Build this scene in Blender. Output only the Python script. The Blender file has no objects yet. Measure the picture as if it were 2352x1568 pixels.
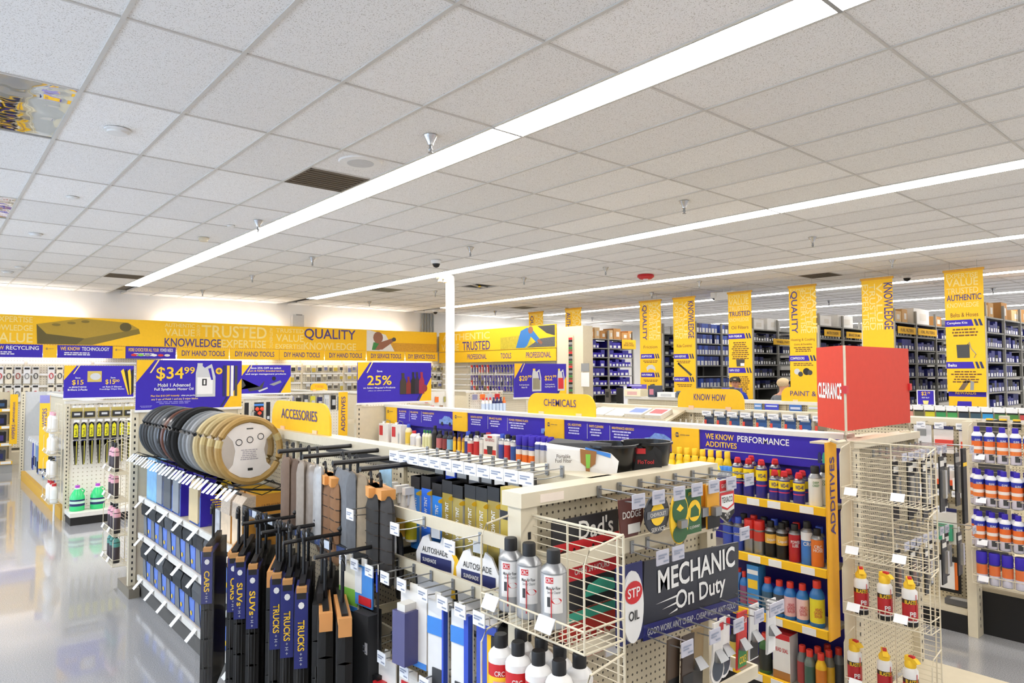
import bpy, math, random
from mathutils import Vector, Matrix
rnd = random.Random(11)
sc = bpy.context.scene
COL = sc.collection
# ---------------------------------------------------------------- camera, world, exposure
CAMZ, CEIL = 1.86, 3.69
cd = bpy.data.cameras.new('camera'); cam = bpy.data.objects.new('camera', cd); COL.objects.link(cam)
cd.sensor_fit = 'HORIZONTAL'; cd.sensor_width = 36.0; cd.lens = 36.0 * 1579.31 / 2352; cd.clip_start = 0.05; cd.clip_end = 200
_y, _p, _r = math.radians(40.793), math.radians(2.526), math.radians(-0.159)
_f = Vector((math.sin(_y) * math.cos(_p), math.cos(_y) * math.cos(_p), math.sin(_p)))
_rt = Vector((math.cos(_y), -math.sin(_y), 0)); _u = _rt.cross(_f)
_rt, _u = math.cos(_r) * _rt + math.sin(_r) * _u, -math.sin(_r) * _rt + math.cos(_r) * _u
cam.matrix_world = Matrix(((_rt.x, _u.x, -_f.x, 0), (_rt.y, _u.y, -_f.y, 0), (_rt.z, _u.z, -_f.z, CAMZ), (0, 0, 0, 1)))
sc.camera = cam
w = bpy.data.worlds.new('daylight'); sc.world = w; w.use_nodes = True
w.node_tree.nodes['Background'].inputs[0].default_value = (0.62, 0.78, 1.0, 1)
w.node_tree.nodes['Background'].inputs[1].default_value = 6.5
sc.view_settings.view_transform = 'Standard'; sc.view_settings.look = 'None'
sc.view_settings.gamma = 1.0; sc.view_settings.use_curve_mapping = False
sc.view_settings.exposure = 0.0
LAMP = 23.5          # radiance of the fluorescent tubes
sc.cycles.max_bounces = 7; sc.cycles.diffuse_bounces = 4; sc.cycles.glossy_bounces = 3; sc.cycles.transparent_max_bounces = 8
sc.cycles.use_light_tree = False
sc.cycles.caustics_reflective = False; sc.cycles.caustics_refractive = False
sc.cycles.sample_clamp_indirect = 6.0
# ---------------------------------------------------------------- materials
def lin(h):
    h = h.lstrip('#'); c = [int(h[i:i + 2], 16) / 255 for i in (0, 2, 4)]
    return tuple((x / 12.92 if x <= .04045 else ((x + .055) / 1.055) ** 2.4) for x in c) + (1,)
MATS = {}
def mt(h, rough=.5, metal=0., var=.05, scale=25., emit=None, spec=.5, alpha=1.):
    """procedural material: flat colour broken by a little noise"""
    k = (h, rough, metal, var, scale, emit, spec, alpha)
    if k in MATS: return MATS[k]
    m = bpy.data.materials.new('paint_' + h.lstrip('#')); m.use_nodes = True
    nt = m.node_tree; b = nt.nodes['Principled BSDF']
    c = lin(h)
    b.inputs['Roughness'].default_value = rough; b.inputs['Metallic'].default_value = metal
    b.inputs['Specular IOR Level'].default_value = spec
    if alpha < 1: b.inputs['Alpha'].default_value = alpha
    if var > 0:
        tc = nt.nodes.new('ShaderNodeTexCoord'); n = nt.nodes.new('ShaderNodeTexNoise'); n.inputs['Scale'].default_value = scale
        n.inputs['Detail'].default_value = 1.0
        mx = nt.nodes.new('ShaderNodeMix'); mx.data_type = 'RGBA'
        mx.inputs[6].default_value = tuple(max(0, x * (1 - var)) for x in c[:3]) + (1,)
        mx.inputs[7].default_value = tuple(min(1, x * (1 + var)) for x in c[:3]) + (1,)
        nt.links.new(tc.outputs['Object'], n.inputs['Vector']); nt.links.new(n.outputs[0], mx.inputs[0])
        nt.links.new(mx.outputs[2], b.inputs['Base Color'])
    else: b.inputs['Base Color'].default_value = c
    if emit:
        b.inputs['Emission Color'].default_value = c; b.inputs['Emission Strength'].default_value = emit
    MATS[k] = m; return m
def nodes(name):
    m = bpy.data.materials.new(name); m.use_nodes = True
    nt = m.node_tree; return m, nt, nt.nodes['Principled BSDF'], nt.nodes.new, nt.links.new
def mat_dots(h, hole, pitch, rad, off=(0, 0), slot=None):
    """painted sheet steel or hardboard with a regular grid of punched holes (object X and Z)"""
    m, nt, b, N, L = nodes('pegboard')
    tc = N('ShaderNodeTexCoord'); sp = N('ShaderNodeSeparateXYZ'); L(tc.outputs['Object'], sp.inputs[0])
    def mth(op, a, bb=None):
        q = N('ShaderNodeMath'); q.operation = op
        for i, v in enumerate((a, bb)):
            if v is None: continue
            if isinstance(v, (int, float)): q.inputs[i].default_value = v
            else: L(v, q.inputs[i])
        return q.outputs[0]
    def fr(o, p): return mth('SUBTRACT', mth('FRACT', mth('DIVIDE', o, p)), .5)
    px, pz = (pitch, pitch) if not slot else slot
    u, v = fr(sp.outputs[0], px), fr(sp.outputs[2], pz)
    if slot: d = mth('MAXIMUM', mth('MULTIPLY', mth('ABSOLUTE', u), .6), mth('ABSOLUTE', v))
    else: d = mth('SQRT', mth('ADD', mth('MULTIPLY', u, u), mth('MULTIPLY', v, v)))
    hm = mth('LESS_THAN', d, rad)
    mx = N('ShaderNodeMix'); mx.data_type = 'RGBA'; L(hm, mx.inputs[0]); mx.inputs[6].default_value = lin(h); mx.inputs[7].default_value = lin(hole)
    L(mx.outputs[2], b.inputs['Base Color']); b.inputs['Roughness'].default_value = .45
    return m
CREAM, CREAMD = mt('#d6ccb3', .4), mt('#cabfa4', .45)
PEG = mat_dots('#d2c7ab', '#4b4336', .0254, .17)
PEGW = mat_dots('#ddd6c4', '#8b8068', .05, .16)
POSTM = mat_dots('#e2d8bd', '#2c2720', 1, .0)
WHITE, OFFW, GREY, LGREY, DGREY = mt('#e8e8e6', .5), mt('#dcd9d1', .55), mt('#8d8f90', .5), mt('#c4c6c8', .5), mt('#3c3d3f', .5)
BLACK, BLACKG, CHROME, STEEL = mt('#111113', .5), mt('#0d0d0f', .25), mt('#c9cacc', .25, .9), mt('#9a9c9e', .35, .8)
YEL, YELP, ORANGE, RED, CLR = mt('#f0bd28', .55, spec=.25), mt('#f4c838', .55, spec=.25), mt('#e8742a', .5), mt('#c9252b', .45), mt('#d04434', .6, spec=.25)
BLUE, NAVY, ROYAL, SKY = mt('#3a2ba8', .55, spec=.25), mt('#20265c', .5), mt('#2f4fc0', .45), mt('#3f86d8', .45)
PURP, PALEY = mt('#43347c', .5), mt('#f0d684', .5)
GREEN, LGREEN, TEAL = mt('#2f7d3a', .5), mt('#7fc04a', .5), mt('#3fa58a', .5)
CARTON, CARTON2, BROWN, TAN, BEIGE = mt('#c9a06a', .8), mt('#b98850', .8), mt('#6b4a30', .8), mt('#c8ad78', .7), mt('#cdb98f', .7)
TAGM = mt('#eceef2', .4)
# ---------------------------------------------------------------- mesh builder
class MB:
    def __init__(s): s.v, s.f, s.m, s.mats, s.sm = [], [], [], [], False
    def mi(s, m):
        if m not in s.mats: s.mats.append(m)
        return s.mats.index(m)
    def face(s, pts, m):
        n = len(s.v); s.v += [tuple(p) for p in pts]; s.f.append(tuple(range(n, n + len(pts)))); s.m.append(s.mi(m)); return s
    def raw(s, vs, fs, m):
        n = len(s.v); s.v += [tuple(p) for p in vs]; k = s.mi(m)
        for f in fs: s.f.append(tuple(n + i for i in f)); s.m.append(k)
        return s
    def box(s, x0, y0, z0, x1, y1, z1, m, fm=None):
        """fm: {'-x':mat,...} other material on that side"""
        n = len(s.v)
        s.v += [(x0, y0, z0), (x1, y0, z0), (x1, y1, z0), (x0, y1, z0), (x0, y0, z1), (x1, y0, z1), (x1, y1, z1), (x0, y1, z1)]
        for nm, q in (('-z', (0, 3, 2, 1)), ('+z', (4, 5, 6, 7)), ('-y', (0, 1, 5, 4)), ('+x', (1, 2, 6, 5)), ('+y', (2, 3, 7, 6)), ('-x', (3, 0, 4, 7))):
            s.f.append(tuple(n + i for i in q)); s.m.append(s.mi((fm or {}).get(nm, m)))
        return s
    def cbox(s, c, d, m, fm=None): return s.box(c[0] - d[0] / 2, c[1] - d[1] / 2, c[2] - d[2] / 2, c[0] + d[0] / 2, c[1] + d[1] / 2, c[2] + d[2] / 2, m, fm)
    def lathe(s, prof, n=12, c=(0, 0, 0), caps=True):
        """prof: [(r, z, mat)], mat colours the band that starts there"""
        s.sm = True; b = len(s.v); k = len(prof)
        for (r, z, _) in prof:
            for i in range(n):
                a = 2 * math.pi * i / n; s.v.append((c[0] + r * math.cos(a), c[1] + r * math.sin(a), c[2] + z))
        for j in range(k - 1):
            mi = s.mi(prof[j][2])
            for i in range(n):
                i2 = (i + 1) % n; s.f.append((b + j * n + i, b + j * n + i2, b + (j + 1) * n + i2, b + (j + 1) * n + i)); s.m.append(mi)
        if caps:
            s.f.append(tuple(b + i for i in range(n))[::-1]); s.m.append(s.mi(prof[0][2]))
            s.f.append(tuple(b + (k - 1) * n + i for i in range(n))); s.m.append(s.mi(prof[-1][2]))
        return s
    def tube(s, pts, r, m, n=6, closed=False):
        s.sm = True; P = [Vector(p) for p in pts]; k = len(P); b = len(s.v); mi = s.mi(m)
        for i in range(k):
            if closed: d = P[(i + 1) % k] - P[i - 1]
            else: d = P[min(i + 1, k - 1)] - P[max(i - 1, 0)]
            d.normalize(); a = Vector((0, 0, 1)) if abs(d.z) < .9 else Vector((1, 0, 0))
            u = d.cross(a).normalized(); v = u.cross(d)
            for j in range(n):
                t = 2 * math.pi * j / n; s.v.append(tuple(P[i] + r * (math.cos(t) * u + math.sin(t) * v)))
        for i in range(k if closed else k - 1):
            i2 = (i + 1) % k
            for j in range(n):
                j2 = (j + 1) % n; s.f.append((b + i * n + j, b + i * n + j2, b + i2 * n + j2, b + i2 * n + j)); s.m.append(mi)
        if not closed:
            s.f.append(tuple(b + j for j in range(n))[::-1]); s.m.append(mi)
            s.f.append(tuple(b + (k - 1) * n + j for j in range(n))); s.m.append(mi)
        return s
    def prism(s, poly, a, b, m, plane='xz', side=None):
        """extrude a 2D polygon: plane xz along y from a to b, yz along x, xy along z"""
        def P(u, v, t): return {'xz': (u, t, v), 'yz': (t, u, v), 'xy': (u, v, t)}[plane]
        n = len(s.v); k = len(poly)
        s.v += [P(u, v, a) for u, v in poly] + [P(u, v, b) for u, v in poly]
        mi = s.mi(m); ms = s.mi(side or m)
        s.f.append(tuple(n + i for i in range(k))); s.m.append(mi)
        s.f.append(tuple(n + k + i for i in range(k))[::-1]); s.m.append(mi)
        for i in range(k):
            j = (i + 1) % k; s.f.append((n + i, n + k + i, n + k + j, n + j)); s.m.append(ms)
        return s
    def mesh(s, name='mesh'):
        me = bpy.data.meshes.new(name); me.from_pydata(s.v, [], s.f)
        for m in s.mats: me.materials.append(m)
        me.polygons.foreach_set('material_index', s.m)
        if s.sm:
            me.polygons.foreach_set('use_smooth', [True] * len(s.f)); me.update()
            try: me.set_sharp_from_angle(angle=.7)
            except Exception: pass
        me.update(); return me
MC = {}
def cm(key, fn):
    if key not in MC:
        b = MB(); fn(b); MC[key] = b.mesh(str(key[0] if isinstance(key, tuple) else key))
    return MC[key]
def ob(name, me=None, parent=None, loc=(0, 0, 0), rz=0., rot=None, **pr):
    if isinstance(me, MB): me = me.mesh(name)
    o = bpy.data.objects.new(name, me); COL.objects.link(o)
    if parent is not None: o.parent = parent
    o.location = loc; o.rotation_euler = rot if rot else (0, 0, rz)
    for k, v in pr.items():
        if v is not None: o[k] = v
    return o
def T(name, label, cat, loc=(0, 0, 0), rz=0., me=None, group=None, rot=None):
    return ob(name, me, None, loc, rz, rot, label=label, category=cat, group=group)
ORD = ['first', 'second', 'third', 'fourth', 'fifth', 'sixth', 'seventh', 'eighth', 'ninth', 'tenth', 'eleventh', 'twelfth', 'thirteenth', 'fourteenth', 'fifteenth', 'sixteenth',
       'seventeenth', 'eighteenth', 'nineteenth', 'twentieth'] + ['twenty-' + x for x in 'first second third fourth fifth sixth seventh eighth ninth'.split()]
def nth(i): return ORD[i] if i < len(ORD) else 'far'
# ---------------------------------------------------------------- lettering (built-in font, turned into meshes in the XZ plane, facing -Y)
def text_mesh(s, wd, ht, m, bold=0.0, ext=.0006):
    k = ('lettering', s, round(wd, 4), round(ht, 4), m.name, bold)
    if k in MC: return MC[k]
    cu = bpy.data.curves.new('lettering', 'FONT'); cu.body = s; cu.size = 1; cu.align_x = 'CENTER'; cu.offset = bold; cu.resolution_u = 3
    cu.space_line = .8
    o = bpy.data.objects.new('lettering', cu)
    me = o.to_mesh().copy(); o.to_mesh_clear()
    bpy.data.objects.remove(o); bpy.data.curves.remove(cu)
    xs = [v.co.x for v in me.vertices]; ys = [v.co.y for v in me.vertices]
    if xs:
        x0, x1, y0, y1 = min(xs), max(xs), min(ys), max(ys)
        sx = wd / max(1e-6, x1 - x0); sy = ht / max(1e-6, y1 - y0)
        for v in me.vertices: v.co = ((v.co.x - (x0 + x1) / 2) * sx, 0, (v.co.y - (y0 + y1) / 2) * sy)
    me.materials.clear(); me.materials.append(m); me.update()
    MC[k] = me; return me
def letter(parent, s, x, z, wd, ht, m, y=-.004, rot=0., bold=0.012, name='lettering'):
    """flat lettering on a sign that faces its own -Y, centred on x, z; rot turns it in the sign's plane"""
    return ob(name, text_mesh(s, wd, ht, m, bold), parent, (x, y, z), rot=(0, rot, 0))
def wrap(parent, s, r, z, wd, ht, m, ang=0., bold=.012):
    """lettering bent around an upright can of radius r; ang 0 looks to -Y"""
    k = ('wrap', s, r, round(wd, 4), round(ht, 4), m.name, ang)
    if k not in MC:
        me = text_mesh(s, wd, ht, m, bold).copy()
        for v in me.vertices:
            a = v.co.x / r + ang; v.co = (r * math.sin(a), -r * math.cos(a), v.co.z)
        MC[k] = me
    return ob('lettering', MC[k], parent, (0, 0, z))
def small_print(parent, x, z, wd, lines, lh, m, y=-.003, name='small_print', seed=0):
    """rows of print too small to read"""
    rr = random.Random(seed); b = MB()
    for i in range(lines):
        l = wd * rr.uniform(.7, 1); zz = z - i * lh; x0 = x - l / 2
        while x0 < x + l / 2 - wd * .05:
            ww = min(wd * rr.uniform(.06, .2), x + l / 2 - x0); b.face([(x0, y, zz), (x0 + ww, y, zz), (x0 + ww, y, zz + lh * .5), (x0, y, zz + lh * .5)], m); x0 += ww + wd * .025
    return ob(name, b, parent, kind='stuff')
def flat(parent, name, poly, m, y=-.0025):
    """a printed shape on a sign (XZ polygon, facing -Y)"""
    return ob(name, MB().face([(u, y, v) for u, v in poly], m), parent)
def rect(x0, z0, x1, z1): return [(x0, z0), (x1, z0), (x1, z1), (x0, z1)]
def disc(cx, cz, rx, rz_, n=16, a0=0): return [(cx + rx * math.cos(a0 + 2 * math.pi * i / n), cz + rz_ * math.sin(a0 + 2 * math.pi * i / n)) for i in range(n)]
WEST = -math.pi / 2     # a sign turned to face -X
# ================================================================ ROOM
X0, X1, Y0, Y1 = -4.0, 31.0, -4.2, 17.95
GX, GP, GY, GQ = .7523, .6142, 3.9327, 1.2192
def mat_floor():
    m, nt, b, N, L = nodes('polished_floor')
    tc = N('ShaderNodeTexCoord'); a = N('ShaderNodeTexNoise'); a.inputs['Scale'].default_value = 160; a.inputs['Detail'].default_value = 3
    L(tc.outputs['Object'], a.inputs['Vector'])
    c = N('ShaderNodeTexNoise'); c.inputs['Scale'].default_value = .9; c.inputs['Detail'].default_value = 4; L(tc.outputs['Object'], c.inputs['Vector'])
    r = N('ShaderNodeValToRGB'); r.color_ramp.elements[0].position = .35; r.color_ramp.elements[1].position = .68
    r.color_ramp.elements[0].color = lin('#8f9094'); r.color_ramp.elements[1].color = lin('#b4b5b8'); L(a.outputs[0], r.inputs[0])
    L(r.outputs[0], b.inputs['Base Color'])
    mr = N('ShaderNodeMapRange'); mr.inputs[3].default_value = .07; mr.inputs[4].default_value = .2; L(c.outputs[0], mr.inputs[0]); L(mr.outputs[0], b.inputs['Roughness'])
    br = N('ShaderNodeTexBrick'); br.offset = 0; br.inputs['Scale'].default_value = 1; br.inputs['Brick Width'].default_value = .3048; br.inputs['Row Height'].default_value = .3048
    br.inputs['Mortar Size'].default_value = .0016; br.inputs['Mortar Smooth'].default_value = .3; L(tc.outputs['Object'], br.inputs['Vector'])
    bp = N('ShaderNodeBump'); bp.inputs['Strength'].default_value = .12; bp.inputs['Distance'].default_value = .002; bp.invert = True; L(br.outputs['Fac'], bp.inputs['Height'])
    L(bp.outputs[0], b.inputs['Normal'])
    b.inputs['Specular IOR Level'].default_value = .6
    b.inputs['Coat Weight'].default_value = .6; b.inputs['Coat Roughness'].default_value = .035
    return m
def mat_tile():
    m, nt, b, N, L = nodes('ceiling_tile')
    tc = N('ShaderNodeTexCoord'); a = N('ShaderNodeTexNoise'); a.inputs['Scale'].default_value = 140; a.inputs['Detail'].default_value = 2; L(tc.outputs['Object'], a.inputs['Vector'])
    r = N('ShaderNodeValToRGB'); r.color_ramp.elements[0].position = .32; r.color_ramp.elements[1].position = .43
    r.color_ramp.elements[0].color = lin('#bdb8b1'); r.color_ramp.elements[1].color = lin('#f5f4f2'); L(a.outputs[0], r.inputs[0])
    oi = N('ShaderNodeObjectInfo'); mr = N('ShaderNodeMapRange'); mr.inputs[3].default_value = .93; mr.inputs[4].default_value = 1.03; L(oi.outputs['Random'], mr.inputs[0])
    mx = N('ShaderNodeMix'); mx.data_type = 'RGBA'; mx.blend_type = 'MULTIPLY'; mx.inputs[0].default_value = 1; L(r.outputs[0], mx.inputs[6]); L(mr.outputs[0], mx.inputs[7])
    L(mx.outputs[2], b.inputs['Base Color']); b.inputs['Roughness'].default_value = .9
    bp = N('ShaderNodeBump'); bp.inputs['Strength'].default_value = .25; bp.inputs['Distance'].default_value = .003; L(a.outputs[0], bp.inputs['Height']); L(bp.outputs[0], b.inputs['Normal'])
    return m
TILE, FLOOR = mat_tile(), mat_floor()
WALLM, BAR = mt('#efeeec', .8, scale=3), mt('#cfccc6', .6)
ob('floor', MB().box(X0, Y0, -.1, X1, Y1, 0, FLOOR), kind='structure')
ceil = ob('ceiling', MB().box(X0, Y0, CEIL + .06, X1, Y1, CEIL + .2, mt('#6b6862', .9)), kind='structure')
# grid columns: strips of light half a module wide, then six full tiles
cols, strips = [], []
n = -2
for n in range(-2, 8):
    strips.append((GX + GP * (4 + 6.5 * n), GX + GP * (4.5 + 6.5 * n)))
    for i in range(6):
        a = GX + GP * (4.5 + 6.5 * n + i); cols.append((a, a + GP))
cols = [c for c in cols if c[0] > X0 - .3 and c[1] < X1 + .3]; strips = [s for s in strips if s[0] > X0 and s[1] < X1]
rows = [(GY + GQ * k, GY + GQ * (k + 1)) for k in range(-6, 12)]
HOLES = {}     # (column, row) cells that hold something else than a tile
def cell(x, y):
    for i, c in enumerate(cols):
        if c[0] <= x < c[1]:
            for j, r in enumerate(rows):
                if r[0] <= y < r[1]: return i, j
for k, (x, y) in {'mirror': (.45, 5.75), 'mirror2': (.45, 9.6)}.items(): HOLES[cell(x, y)] = k
VENT = [(2.837, 6.0, 'h'), (2.964, 14.79, 'h'), (8.114, 13.302, 'l'), (9.127, 11.743, 'o'), (13.156, 6.109, 'h'), (13.04, 14.556, 'l'), (16.014, 5.104, 'd')]
VC = {}
for v in VENT: VC[cell(v[0], v[1])] = v
tiles = []
fw = (math.sin(_y), math.cos(_y))
for i, c in enumerate(cols):
    for j, r in enumerate(rows):
        if (i, j) in HOLES or (i, j) in VC: continue
        cx, cy = (c[0] + c[1]) / 2, (r[0] + r[1]) / 2
        d = cx * fw[0] + cy * fw[1]; s_ = abs(cx * fw[1] - cy * fw[0])
        if d > .6 and s_ / d < .95 and (CEIL - CAMZ) / d < .75: tiles.append((d, i, j))
        else: tiles.append((99 + abs(d), i, j))
tiles.sort()
def tile_fn(b): b.box(-GP / 2 + .008, -GQ / 2 + .008, .005, GP / 2 - .008, GQ / 2 - .008, .02, TILE)
rest = MB()
for q, (d, i, j) in enumerate(tiles):
    cx, cy = (cols[i][0] + cols[i][1]) / 2, (rows[j][0] + rows[j][1]) / 2
    if q < 300: ob('ceiling_tile', cm('ceiling_tile', tile_fn), ceil, (cx, cy, CEIL))
    else: rest.box(cx - GP / 2 + .008, cy - GQ / 2 + .008, CEIL + .005, cx + GP / 2 - .008, cy + GQ / 2 - .008, CEIL + .02, TILE)
ob('distant_ceiling_tiles', rest, ceil, kind='stuff')
xs = sorted({round(v, 4) for c in cols for v in c} | {round(v, 4) for s in strips for v in s})
for x in xs: ob('grid_runner', MB().box(x - .012, Y0, CEIL - .004, x + .012, Y1, CEIL + .03, BAR), ceil)
for k in range(-6, 12): ob('cross_tee', MB().box(X0, GY + GQ * k - .008, CEIL - .003, X1, GY + GQ * k + .008, CEIL + .028, BAR), ceil)
# special tiles
def mat_mirror():
    m, nt, b, N, L = nodes('mirror_tile'); b.inputs['Metallic'].default_value = 1; b.inputs['Base Color'].default_value = (.75, .77, .78, 1); b.inputs['Roughness'].default_value = .03
    tc = N('ShaderNodeTexCoord'); a = N('ShaderNodeTexNoise'); a.inputs['Scale'].default_value = 2.2; L(tc.outputs['Object'], a.inputs['Vector'])
    bp = N('ShaderNodeBump'); bp.inputs['Strength'].default_value = .12; bp.inputs['Distance'].default_value = .12; L(a.outputs[0], bp.inputs['Height']); L(bp.outputs[0], b.inputs['Normal'])
    return m
MIR = mat_mirror()
for (i, j), k in HOLES.items():
    cx, cy = (cols[i][0] + cols[i][1]) / 2, (rows[j][0] + rows[j][1]) / 2
    t = T('mirror_tile', 'large mirror panel set in the ceiling above the aisle, %s' % ('nearer of the two' if k == 'mirror' else 'farther of the two'), 'mirror', (cx, cy, CEIL))
    ob('mirror_panel', MB().box(-GP / 2 + .01, -GQ / 2 + .01, .004, GP / 2 - .01, GQ / 2 - .01, .015, MIR), t)
    ob('edge_trim', MB().box(-GP / 2 + .005, -GQ / 2 + .005, .0, -GP / 2 + .02, GQ / 2 - .005, .012, STEEL), t)
VB, VO = mt('#6a5f50', .8, var=.15, scale=60), mt('#8d8774', .8)
VL = ['brown return grille beside the front light strip and the ceiling speaker', 'brown return grille near the end of the front light strip', 'pale square air vent near the white column',
      'open ceiling cell with dark void and ducts beside the column', 'brown return grille above the parts counter', 'pale square vent near the back wall', 'square diffuser with slanted blades above the stock racks']
for q, (x, y, k) in enumerate(VENT):
    i, j = cell(x, y); cx = (cols[i][0] + cols[i][1]) / 2; r0, r1 = rows[j]
    lo = y - r0 < GQ / 2; cy = r0 + GQ * (.25 if lo else .75); oy = r0 + GQ * (.75 if lo else .25); h = GP / 2 - .012
    ob('ceiling_tile', cm('half_tile', lambda b: b.box(-GP / 2 + .008, -GQ / 4 + .008, .005, GP / 2 - .008, GQ / 4 - .008, .02, TILE)), ceil, (cx, oy, CEIL))
    ob('cross_tee', MB().box(-GP / 2, -.008, -.003, GP / 2, .008, .02, BAR), ceil, (cx, r0 + GQ / 2, CEIL))
    t = T('ceiling_vent' if k != 'o' else 'ceiling_opening', VL[q], 'vent' if k != 'o' else 'ceiling opening', (cx, cy, CEIL))
    if k == 'o':
        ob('dark_cavity', MB().box(-h, -h, .03, h, h, .05, BLACK), t); ob('duct', MB().tube([(-h, -.1, .02), (0, .02, .01), (h, .1, .02)], .03, STEEL), t)
        ob('loose_bulb', MB().lathe([(.01, -.02, YELP), (.05, .0, YELP), (.02, .03, YELP)], 10), t)
    else:
        mm = {'h': VB, 'l': VO, 'd': LGREY}[k]
        ob('grille', MB().box(-h, -h, .006, h, h, .02, mm), t)
        for s in range(9 if k != 'd' else 4):
            yy = -h + .04 + s * (2 * h - .08) / (8 if k != 'd' else 3); ob('blade', MB().box(-h + .02, yy - .012, -.004, h - .02, yy + .012, .008, mm if k != 'd' else WHITE), t)
        ob('frame', MB().box(-h, -h, -.006, h, -h + .02, .01, mm).box(-h, h - .02, -.006, h, h, .01, mm).box(-h, -h, -.006, -h + .02, h, .01, mm).box(h - .02, -h, -.006, h, h, .01, mm), t)
# fluorescent fixtures, eight feet long, end to end
EM = bpy.data.materials.new('fluorescent_lens'); EM.use_nodes = True
_n = EM.node_tree.nodes; _b = _n['Principled BSDF']; _b.inputs['Base Color'].default_value = (.9, .9, .9, 1); _b.inputs['Emission Color'].default_value = (1, .955, .905, 1); _b.inputs['Emission Strength'].default_value = LAMP
SW = GP / 2
def fix_lens(b): b.face([(-SW / 2 + .016, -GQ + .012, -.006), (-SW / 2 + .016, GQ - .012, -.006), (SW / 2 - .016, GQ - .012, -.006), (SW / 2 - .016, -GQ + .012, -.006)], EM)
def fix_rim(b): b.box(-SW / 2 + .004, -GQ + .002, -.004, -SW / 2 + .016, GQ - .002, .012, WHITE).box(SW / 2 - .016, -GQ + .002, -.004, SW / 2 - .004, GQ - .002, .012, WHITE)
def fix_body(b): b.box(-SW / 2 + .004, -GQ + .002, .012, SW / 2 - .004, GQ - .002, .05, WHITE)
def fix_end(b): b.box(-SW / 2 + .004, -.012, -.008, SW / 2 - .004, .012, .014, WHITE)
for si, (a, b_) in enumerate(strips):
    for k in range(-3, 5):
        cy = GY + GQ * (2 * k + 1)
        vis = a > 2.5 and k >= -1
        t = T('ceiling_light', 'white fluorescent fixture, %s from the back wall in the %s light strip' % (nth(4 - k), nth(si)), 'light', ((a + b_) / 2, cy, CEIL), group='ceiling light strips')
        ob('lens', cm('lens', fix_lens), t); ob('housing', cm('fixhouse', fix_body), t); ob('rim', cm('fixrim', fix_rim), t)
        ob('end_cap', cm('fixend', fix_end), t, (0, -GQ, 0)); ob('end_cap', cm('fixend', fix_end), t, (0, GQ, 0))
# sprinklers, detectors, cameras
def sp_esc(b): b.lathe([(.055, 0, CHROME), (.05, -.012, CHROME), (.028, -.05, CHROME), (.022, -.075, CHROME)], 12)
def sp_head(b): b.lathe([(.012, -.07, STEEL), (.012, -.1, STEEL), (.018, -.105, STEEL), (.018, -.11, STEEL), (.006, -.125, STEEL), (.02, -.13, STEEL), (.02, -.134, STEEL)], 8)
SPR = [(2.96, 4.39), (3.06, 8.23), (4.71, 10.32), (4.72, 12.95), (4.73, 15.98), (6.1, 8.0), (6.2, 4.34), (9.24, 4.39), (12.15, 4.45), (8.9, 9.95), (9.11, 8.03), (8.79, 15.83), (8.8, 12.85), (12.88, 9.94), (12.0, 8.06),
       (17.24, 15.82), (14.07, 13.89), (13.1, 15.95), (17.9, 8.11), (18.1, 4.55), (17.17, 12.85)]
for q, (x, y) in enumerate(sorted(SPR, key=lambda p: p[0] ** 2 + p[1] ** 2)):
    t = T('sprinkler', 'chrome pendant sprinkler on the ceiling, %s in order of distance from the near end cap' % nth(q), 'sprinkler', (x, y, CEIL), group='ceiling sprinklers')
    ob('escutcheon', cm('sp_esc', sp_esc), t); ob('head', cm('sp_head', sp_head), t)
DET = [((1.089, 5.806), 'white', .09, 'round white smoke detector beside the nearer mirror panel'), ((1.171, 8.363), 'slim', .06, 'slim white sensor on a speckled ceiling tile'), ((1.122, 10.889), 'white', .08, 'round white smoke detector in the bluish ceiling tiles'),
       ((1.178, 15.301), 'white', .09, 'low white detector close to the back wall'), ((1.271, 14.484), 'slim', .07, 'slim sensor just before the back wall detector'), ((2.889, 9.753), 'cream', .07, 'deep cream heat detector next to the front light strip'),
       ((2.902, 8.724), 'slim', .05, 'small white sensor between a sprinkler and the heat detector')]
for (x, y), k, r, lb in DET:
    t = T('smoke_detector', lb, 'detector', (x, y, CEIL)); mm = CREAM if k == 'cream' else WHITE; hh = {'white': .03, 'slim': .018, 'cream': .05}[k]
    ob('base', MB().lathe([(r, 0, mm), (r, -hh * .4, mm), (r * .8, -hh * .5, mm)], 16), t); ob('cover', MB().lathe([(r * .8, -hh * .4, mm), (r * .78, -hh, mm), (r * .3, -hh * 1.1, mm)], 16), t)
for (x, y), lb in [((6.394, 9.308), 'dome security camera on the ceiling beside the white column'), ((11.54, 16.84), 'dome security camera over the tool wall corner'), ((14.497, 9.318), 'dome security camera next to the emergency light'), ((14.322, 4.987), 'dome security camera above the knowledge banner')]:
    t = T('security_camera', lb, 'camera', (x, y, CEIL)); ob('mount', MB().lathe([(.09, 0, WHITE), (.09, -.03, WHITE), (.075, -.055, WHITE)], 16), t)
    ob('dome', MB().lathe([(.065, -.05, BLACKG), (.062, -.075, BLACKG), (.045, -.105, BLACKG), (.015, -.12, BLACKG)], 14), t)
t = T('alarm_strobe', 'round red fire alarm strobe on the ceiling', 'alarm', (10.398, 8.164, CEIL)); ob('base', MB().lathe([(.15, 0, RED), (.16, -.04, RED), (.11, -.08, RED)], 20), t); ob('lens', MB().lathe([(.05, -.07, WHITE), (.045, -.1, WHITE), (.02, -.12, WHITE)], 12), t)
t = T('ceiling_speaker', 'round white ceiling speaker beside the brown return grille', 'speaker', (2.875, 5.35, CEIL)); ob('rim', MB().lathe([(.19, .004, WHITE), (.18, -.008, WHITE), (.12, -.01, WHITE)], 24), t); ob('speaker_grille', MB().lathe([(.115, -.004, LGREY), (.115, -.013, LGREY)], 24), t)
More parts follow.
